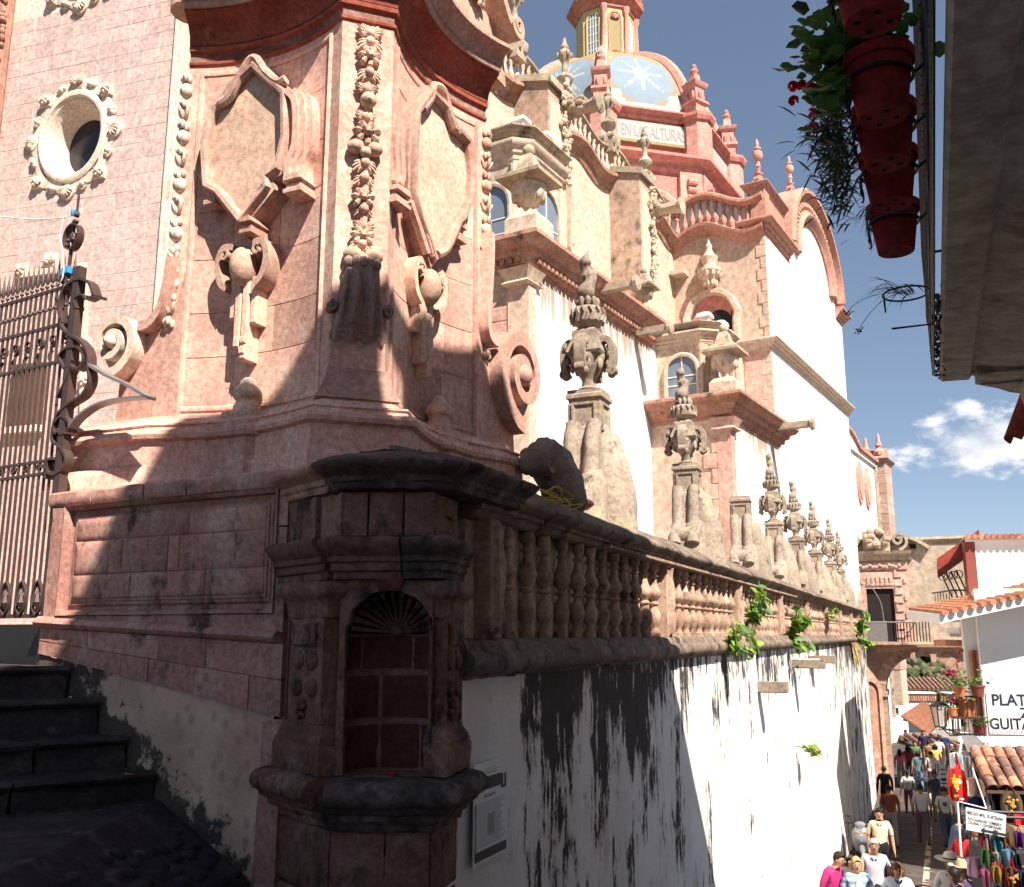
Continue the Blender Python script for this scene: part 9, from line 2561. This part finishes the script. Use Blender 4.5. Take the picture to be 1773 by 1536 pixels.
person('man in a rust-brown top and pale trousers walking away', 1538, 1362, 1.68, 12, c('p_rust',(0.20,0.055,0.03)), c('p_khaki',(0.30,0.26,0.24)), H_BLACK, dict(walk2), build=1.1)
person('man dressed all in black walking away', 1530, 1329, 1.70, 15, c('p_black',(0.02,0.018,0.02)), c('p_blk2',(0.022,0.02,0.025)), H_BLACK, dict(walk), 'long')
person('woman in a pink top walking towards the archway', 1557, 1299, 1.52, 20, c('p_pink',(0.5,0.10,0.2)), c('p_greyj',(0.16,0.2,0.22)), H_BLACK, dict(walk), 'short', 'long', fem=True)
person('woman in a teal top and blue jeans walking away', 1588, 1303, 1.58, 18, c('p_teal',(0.08,0.15,0.18)), c('p_jean2',(0.10,0.17,0.28)), H_BLACK, dict(walk2), 'short', 'bob', fem=True)
def bag(t, s, hc):
    mb = MB(); mb.ell((0.12*s,0.16*s,0.95*s), (0.09*s,0.05*s,0.08*s)); mb.tube([(0.12*s,0.15*s,1.0*s),(0.0,0.15*s,1.25*s),(-0.12*s,0.08*s,1.42*s)], 0.01*s, 5); mb.build('shoulder_bag', c('p_bag',(0.4,0.36,0.33)), t)
person('person in a white T-shirt with a shoulder bag, walking away', 1611, 1303, 1.62, 15, c('p_wt',(0.55,0.5,0.49)), c('p_maroon',(0.05,0.03,0.035)), H_BLACK, dict(walk), extra=bag)
person('stocky man in a white shirt and brown trousers walking down the middle', 1593, 1361, 1.66, 15, c('p_grw',(0.48,0.46,0.49)), c('p_brn',(0.14,0.10,0.10)), H_BLACK, dict(walk2), build=1.18)
def print_(t, s, hc):
    mb = MB(); mb.ell((0.02*s,0.13*s,1.25*s), (0.08*s,0.02*s,0.07*s)); mb.build('shirt_print', c('p_print',(0.1,0.1,0.13)), t)
person('person in a white printed T-shirt beside the stall', 1633, 1365, 1.62, 10, c('p_wt2',(0.52,0.5,0.5)), c('p_jean3',(0.06,0.08,0.15)), H_BLACK, dict(walk), extra=print_)
person('man in a denim shirt bending over the stall goods', 1644, 1416, 1.68, 95, c('p_denim',(0.05,0.075,0.13)), c('p_jean',(0.06,0.08,0.14)), H_BLACK, {'lean':0.35,'hdrop':0.06,'hy':-0.05,'arm_l':{'el':(0.22,-0.2,1.1),'wr':(0.16,-0.42,1.0)},'arm_r':{'el':(0.22,-0.2,1.1),'wr':(0.16,-0.42,1.0)}}, 'long')
person('long-haired woman in a bright red jacket at the stall', 1660, 1441, 1.60, 60, c('p_red',(0.42,0.02,0.025)), c('p_blk',(0.015,0.014,0.016)), H_BLACK, {'lean':0.30,'hdrop':0.05,'arm_l':{'el':(0.24,-0.15,1.1),'wr':(0.2,-0.36,1.02)}}, 'long', 'long', fem=True, build=1.1)
person('person in a red jumper and white scarf facing the lane from the stall', 1690, 1444, 1.62, 250, c('p_red3',(0.40,0.02,0.025)), c('p_blk',(0.015,0.014,0.016)), H_BROWN, {'arm_l':{'el':(0.24,-0.12,1.12),'wr':(0.12,-0.3,1.05)},'arm_r':{'el':(0.24,-0.12,1.12),'wr':(0.1,-0.3,1.05)}}, 'long', 'short', SKIN, 1.15, lambda t, s, hc: (lambda mb: (mb.lathe([(0.075*s,1.40*s),(0.12*s,1.42*s),(0.11*s,1.50*s),(0.075*s,1.51*s)], 12, (0,-0.01,0)), mb.tube([(0.04*s,-0.12*s,1.44*s),(0.05*s,-0.17*s,1.3*s),(0.05*s,-0.165*s,1.1*s)], [0.05*s,0.05*s,0.045*s], 7), mb.build('scarf', c('p_scarf',(0.6,0.6,0.6)), t)))(MB()))
def sombrero(t, s, hc):
    mb = MB(); z = hc.z+0.06*s
    mb.lathe([(0.0,z+0.125*s),(0.06*s,z+0.13*s),(0.095*s,z+0.10*s),(0.105*s,z+0.02*s),(0.11*s,z),(0.19*s,z-0.01*s),(0.245*s,z+0.02*s),(0.25*s,z+0.03*s),(0.19*s,z+0.005*s),(0.10*s,z+0.01*s)], 20, (hc.x,hc.y,0)); mb.build('straw_hat', c('p_straw',(0.62,0.55,0.42)), t)
    mb = MB(); mb.lathe([(0.107*s,z+0.012*s),(0.107*s,z+0.035*s)], 18, (hc.x,hc.y,0)); mb.build('hat_band', c('eye',(0.02,0.015,0.012)), t)
person('person in a white straw hat and white clothes with a black hat band', 1645, 1487, 1.66, 200, c('p_whiteC',(0.6,0.58,0.54)), c('p_whiteT',(0.58,0.57,0.52)), H_DARK, {'hdrop':0.02}, 'long', 'short', SKIN, 1.0, sombrero)
person('person in a plain straw hat standing next to the white-hatted one', 1668, 1499, 1.64, 230, c('p_purp',(0.12,0.08,0.2)), c('p_dk',(0.03,0.028,0.04)), H_DARK, {}, 'long', 'short', SKIN, 1.0, lambda t, s, hc: (lambda mb: (mb.lathe([(0.0,hc.z+0.18*s),(0.07*s,hc.z+0.18*s),(0.10*s,hc.z+0.13*s),(0.108*s,hc.z+0.06*s),(0.22*s,hc.z+0.07*s),(0.225*s,hc.z+0.08*s),(0.11*s,hc.z+0.07*s)], 20, (hc.x,hc.y,0)), mb.build('straw_hat', c('p_straw2',(0.5,0.4,0.25)), t)))(MB()))
person('dark-haired person in a bright blue shirt at the lane edge', 1667, 1509, 1.62, 300, c('p_blue',(0.04,0.08,0.4)), c('p_dk',(0.03,0.028,0.04)), H_BLACK, {'lean':0.2}, 'short', 'bob', SKIN, 1.05)
for i, (px, py, h, col, face, lab) in enumerate(((1598,1266,1.66,(0.02,0.02,0.05),200,'dark-clad person with one arm stretched out under the archway'),(1607,1284,1.62,(0.22,0.12,0.05),20,'person in an ochre top under the archway'),(1633,1268,1.66,(0.03,0.035,0.12),30,'person in dark blue under the archway'),(1624,1277,1.62,(0.55,0.48,0.44),15,'person in a cream blouse close to the archway'))):
    ps = {'stride':0.1}
    if i == 0: ps['arm_r'] = {'el':(0.42,-0.05,1.38),'wr':(0.66,-0.1,1.36)}
    person(lab, px, py, h, face, c('p_arch%d' % i, col), c('p_dk', (0.03,0.028,0.04)), H_BLACK, ps, 'long' if i in (0,2) else 'short')

for i, (px, py, h, col, pc, face, hs, lab) in enumerate((
  (1571,1292,1.60,(0.35,0.04,0.05),(0.04,0.04,0.06),25,'long','woman in a red blouse by the left side of the archway'),
  (1583,1284,1.66,(0.10,0.16,0.08),(0.12,0.1,0.08),195,'short','man in a green shirt coming through the archway'),
  (1618,1291,1.58,(0.5,0.38,0.1),(0.05,0.06,0.12),20,'bob','woman in a yellow top near the archway'),
  (1648,1302,1.64,(0.13,0.13,0.15),(0.05,0.045,0.04),15,'short','man in a charcoal shirt near the pot balcony'),
  (1655,1335,1.60,(0.22,0.05,0.16),(0.03,0.03,0.05),60,'long','woman in a plum top beside the hanging red bag'),
  (1618,1338,1.66,(0.06,0.07,0.09),(0.16,0.13,0.1),200,'short','man in a slate shirt walking up past the stall'),
  (1570,1335,1.56,(0.5,0.47,0.44),(0.2,0.06,0.06),15,'pony','girl in a white top and dark red trousers walking away'),
  (1676,1470,1.60,(0.02,0.02,0.022),(0.03,0.03,0.03),70,'short','person in a black jacket bending over the stall goods'))):
    person(lab, px, py, h, face, c('q_s%d' % i, col), c('q_p%d' % i, pc), H_BLACK, dict(walk if i % 2 else walk2) if i < 7 else {'lean':0.3,'hdrop':0.04}, 'short' if i % 3 else 'long', hs)

# ------------------------------------------------------------------ scooter parked against the wall
gp_ = None
r = ray(1457, 1503); Y = 6.0
while r.z/r.y*Y - street_z(Y) > 0 and Y < 60: Y += 0.02
pos = Vector((r.x/r.y*Y, Y, street_z(Y))); lx_, ly_, _ = WALL.loc(pos); pos = WALL.W(lx_, min(ly_, -0.55)); pos.z = street_z(pos.y)
sc_ = thing('motor_scooter', 'silver-grey motor scooter parked against the white wall', 'scooter', loc=pos, rz=radians(180-196))
# local: front wheel at origin, scooter extends to +y
SIL = cmat('scooter_silver', (0.17,0.175,0.19), 0.3); BLK = cmat('scooter_black', (0.02,0.02,0.022), 0.5)
def wheel(y):
    mb = MB(); mb.tube([(0.0, y+0.19*cos(a), 0.235+0.19*sin(a)) for a in [2*pi*i/22 for i in range(22)]], 0.048, 8, True); w = mb.build('wheel', BLK, sc_)
    mb = MB(); mb.tube([(0.0, y+0.125*cos(a), 0.235+0.125*sin(a)) for a in [2*pi*i/20 for i in range(20)]], 0.022, 6, True)
    for k in range(5):
        a = 2*pi*k/5; mb.tube([(0,y,0.235),(0,y+0.125*cos(a),0.235+0.125*sin(a))], 0.02, 5)
    mb.tube([(-0.05,y,0.235),(0.05,y,0.235)], 0.035, 8); mb.build('rim', SIL, w)
wheel(0.0); wheel(1.22)
mb = MB(); mb.tube([(-0.06,0.0,0.235),(-0.06,0.10,0.55),(0,0.18,0.85),(0,0.24,1.0)], 0.022, 6); mb.tube([(0.06,0.0,0.235),(0.06,0.10,0.55),(0,0.18,0.85)], 0.022, 6); mb.build('fork', BLK, sc_)
mb = MB(); mb.tube([(0,-0.20,0.36),(0,-0.12,0.46),(0,0.05,0.50),(0,0.18,0.42)], [0.03,0.065,0.07,0.05], 10); mb.build('front_mudguard', SIL, sc_)
mb = MB()
def loft(mb, secs, n=14):
    vs = []; 
    for (y, z, w, h) in secs:
        for i in range(n):
            a = 2*pi*i/n; vs.append((w*cos(a), y, z + h*sin(a)))
    m_ = len(secs); mb.add(vs, [(j*n+i, j*n+(i+1)%n, (j+1)*n+(i+1)%n, (j+1)*n+i) for j in range(m_-1) for i in range(n)] + [list(range(n))[::-1], [(m_-1)*n+i for i in range(n)]])
loft(mb, [(0.0,0.70,0.05,0.06),(0.05,0.74,0.17,0.16),(0.12,0.76,0.21,0.24),(0.20,0.72,0.22,0.30),(0.28,0.62,0.19,0.30),(0.33,0.5,0.16,0.22)]); mb.build('front_shield', SIL, sc_)
mb = MB(); loft(mb, [(0.08,1.0,0.07,0.05),(0.14,1.02,0.13,0.08),(0.24,1.02,0.14,0.08),(0.32,1.0,0.08,0.05)]); hb = mb.build('handlebar_cowl', SIL, sc_)
mb = MB(); mb.tube([(-0.34,0.30,1.04),(-0.1,0.22,1.03),(0.1,0.22,1.03),(0.34,0.30,1.04)], 0.018, 6); mb.build('handlebar', BLK, hb)
for sd in (-1,1):
    mb = MB(); mb.tube([(sd*0.2,0.25,1.04),(sd*0.26,0.2,1.2)], 0.008, 5); mb.ell((sd*0.27,0.19,1.23), (0.065,0.02,0.04), 8, 6); mb.build('mirror', BLK, hb)
    mb = MB(); mb.ell((sd*0.10,0.05,0.86), (0.045,0.025,0.03), 8, 6); mb.build('indicator', cmat('amber',(0.5,0.2,0.02),0.3), sc_)
mb = MB(); mb.ell((0,0.055,0.78), (0.085,0.045,0.06), 12, 8); mb.build('headlight', cmat('lamp_clear',(0.6,0.62,0.64),0.1), sc_)
mb = MB(); mb.prism([(0,0)]*0 or [(-0.15,0.30),(0.15,0.30),(0.15,0.36),(-0.15,0.36)], 0.25, 0.75); mb.build('footboard', BLK, sc_)
mb = MB(); loft(mb, [(0.66,0.5,0.10,0.14),(0.75,0.56,0.17,0.22),(0.95,0.60,0.19,0.2),(1.2,0.66,0.17,0.15),(1.42,0.72,0.09,0.07)]); mb.build('rear_body', SIL, sc_)
mb = MB(); loft(mb, [(0.66,0.80,0.10,0.03),(0.74,0.82,0.15,0.05),(1.0,0.83,0.16,0.05),(1.3,0.87,0.13,0.05),(1.42,0.88,0.08,0.03)]); mb.build('seat', BLK, sc_)
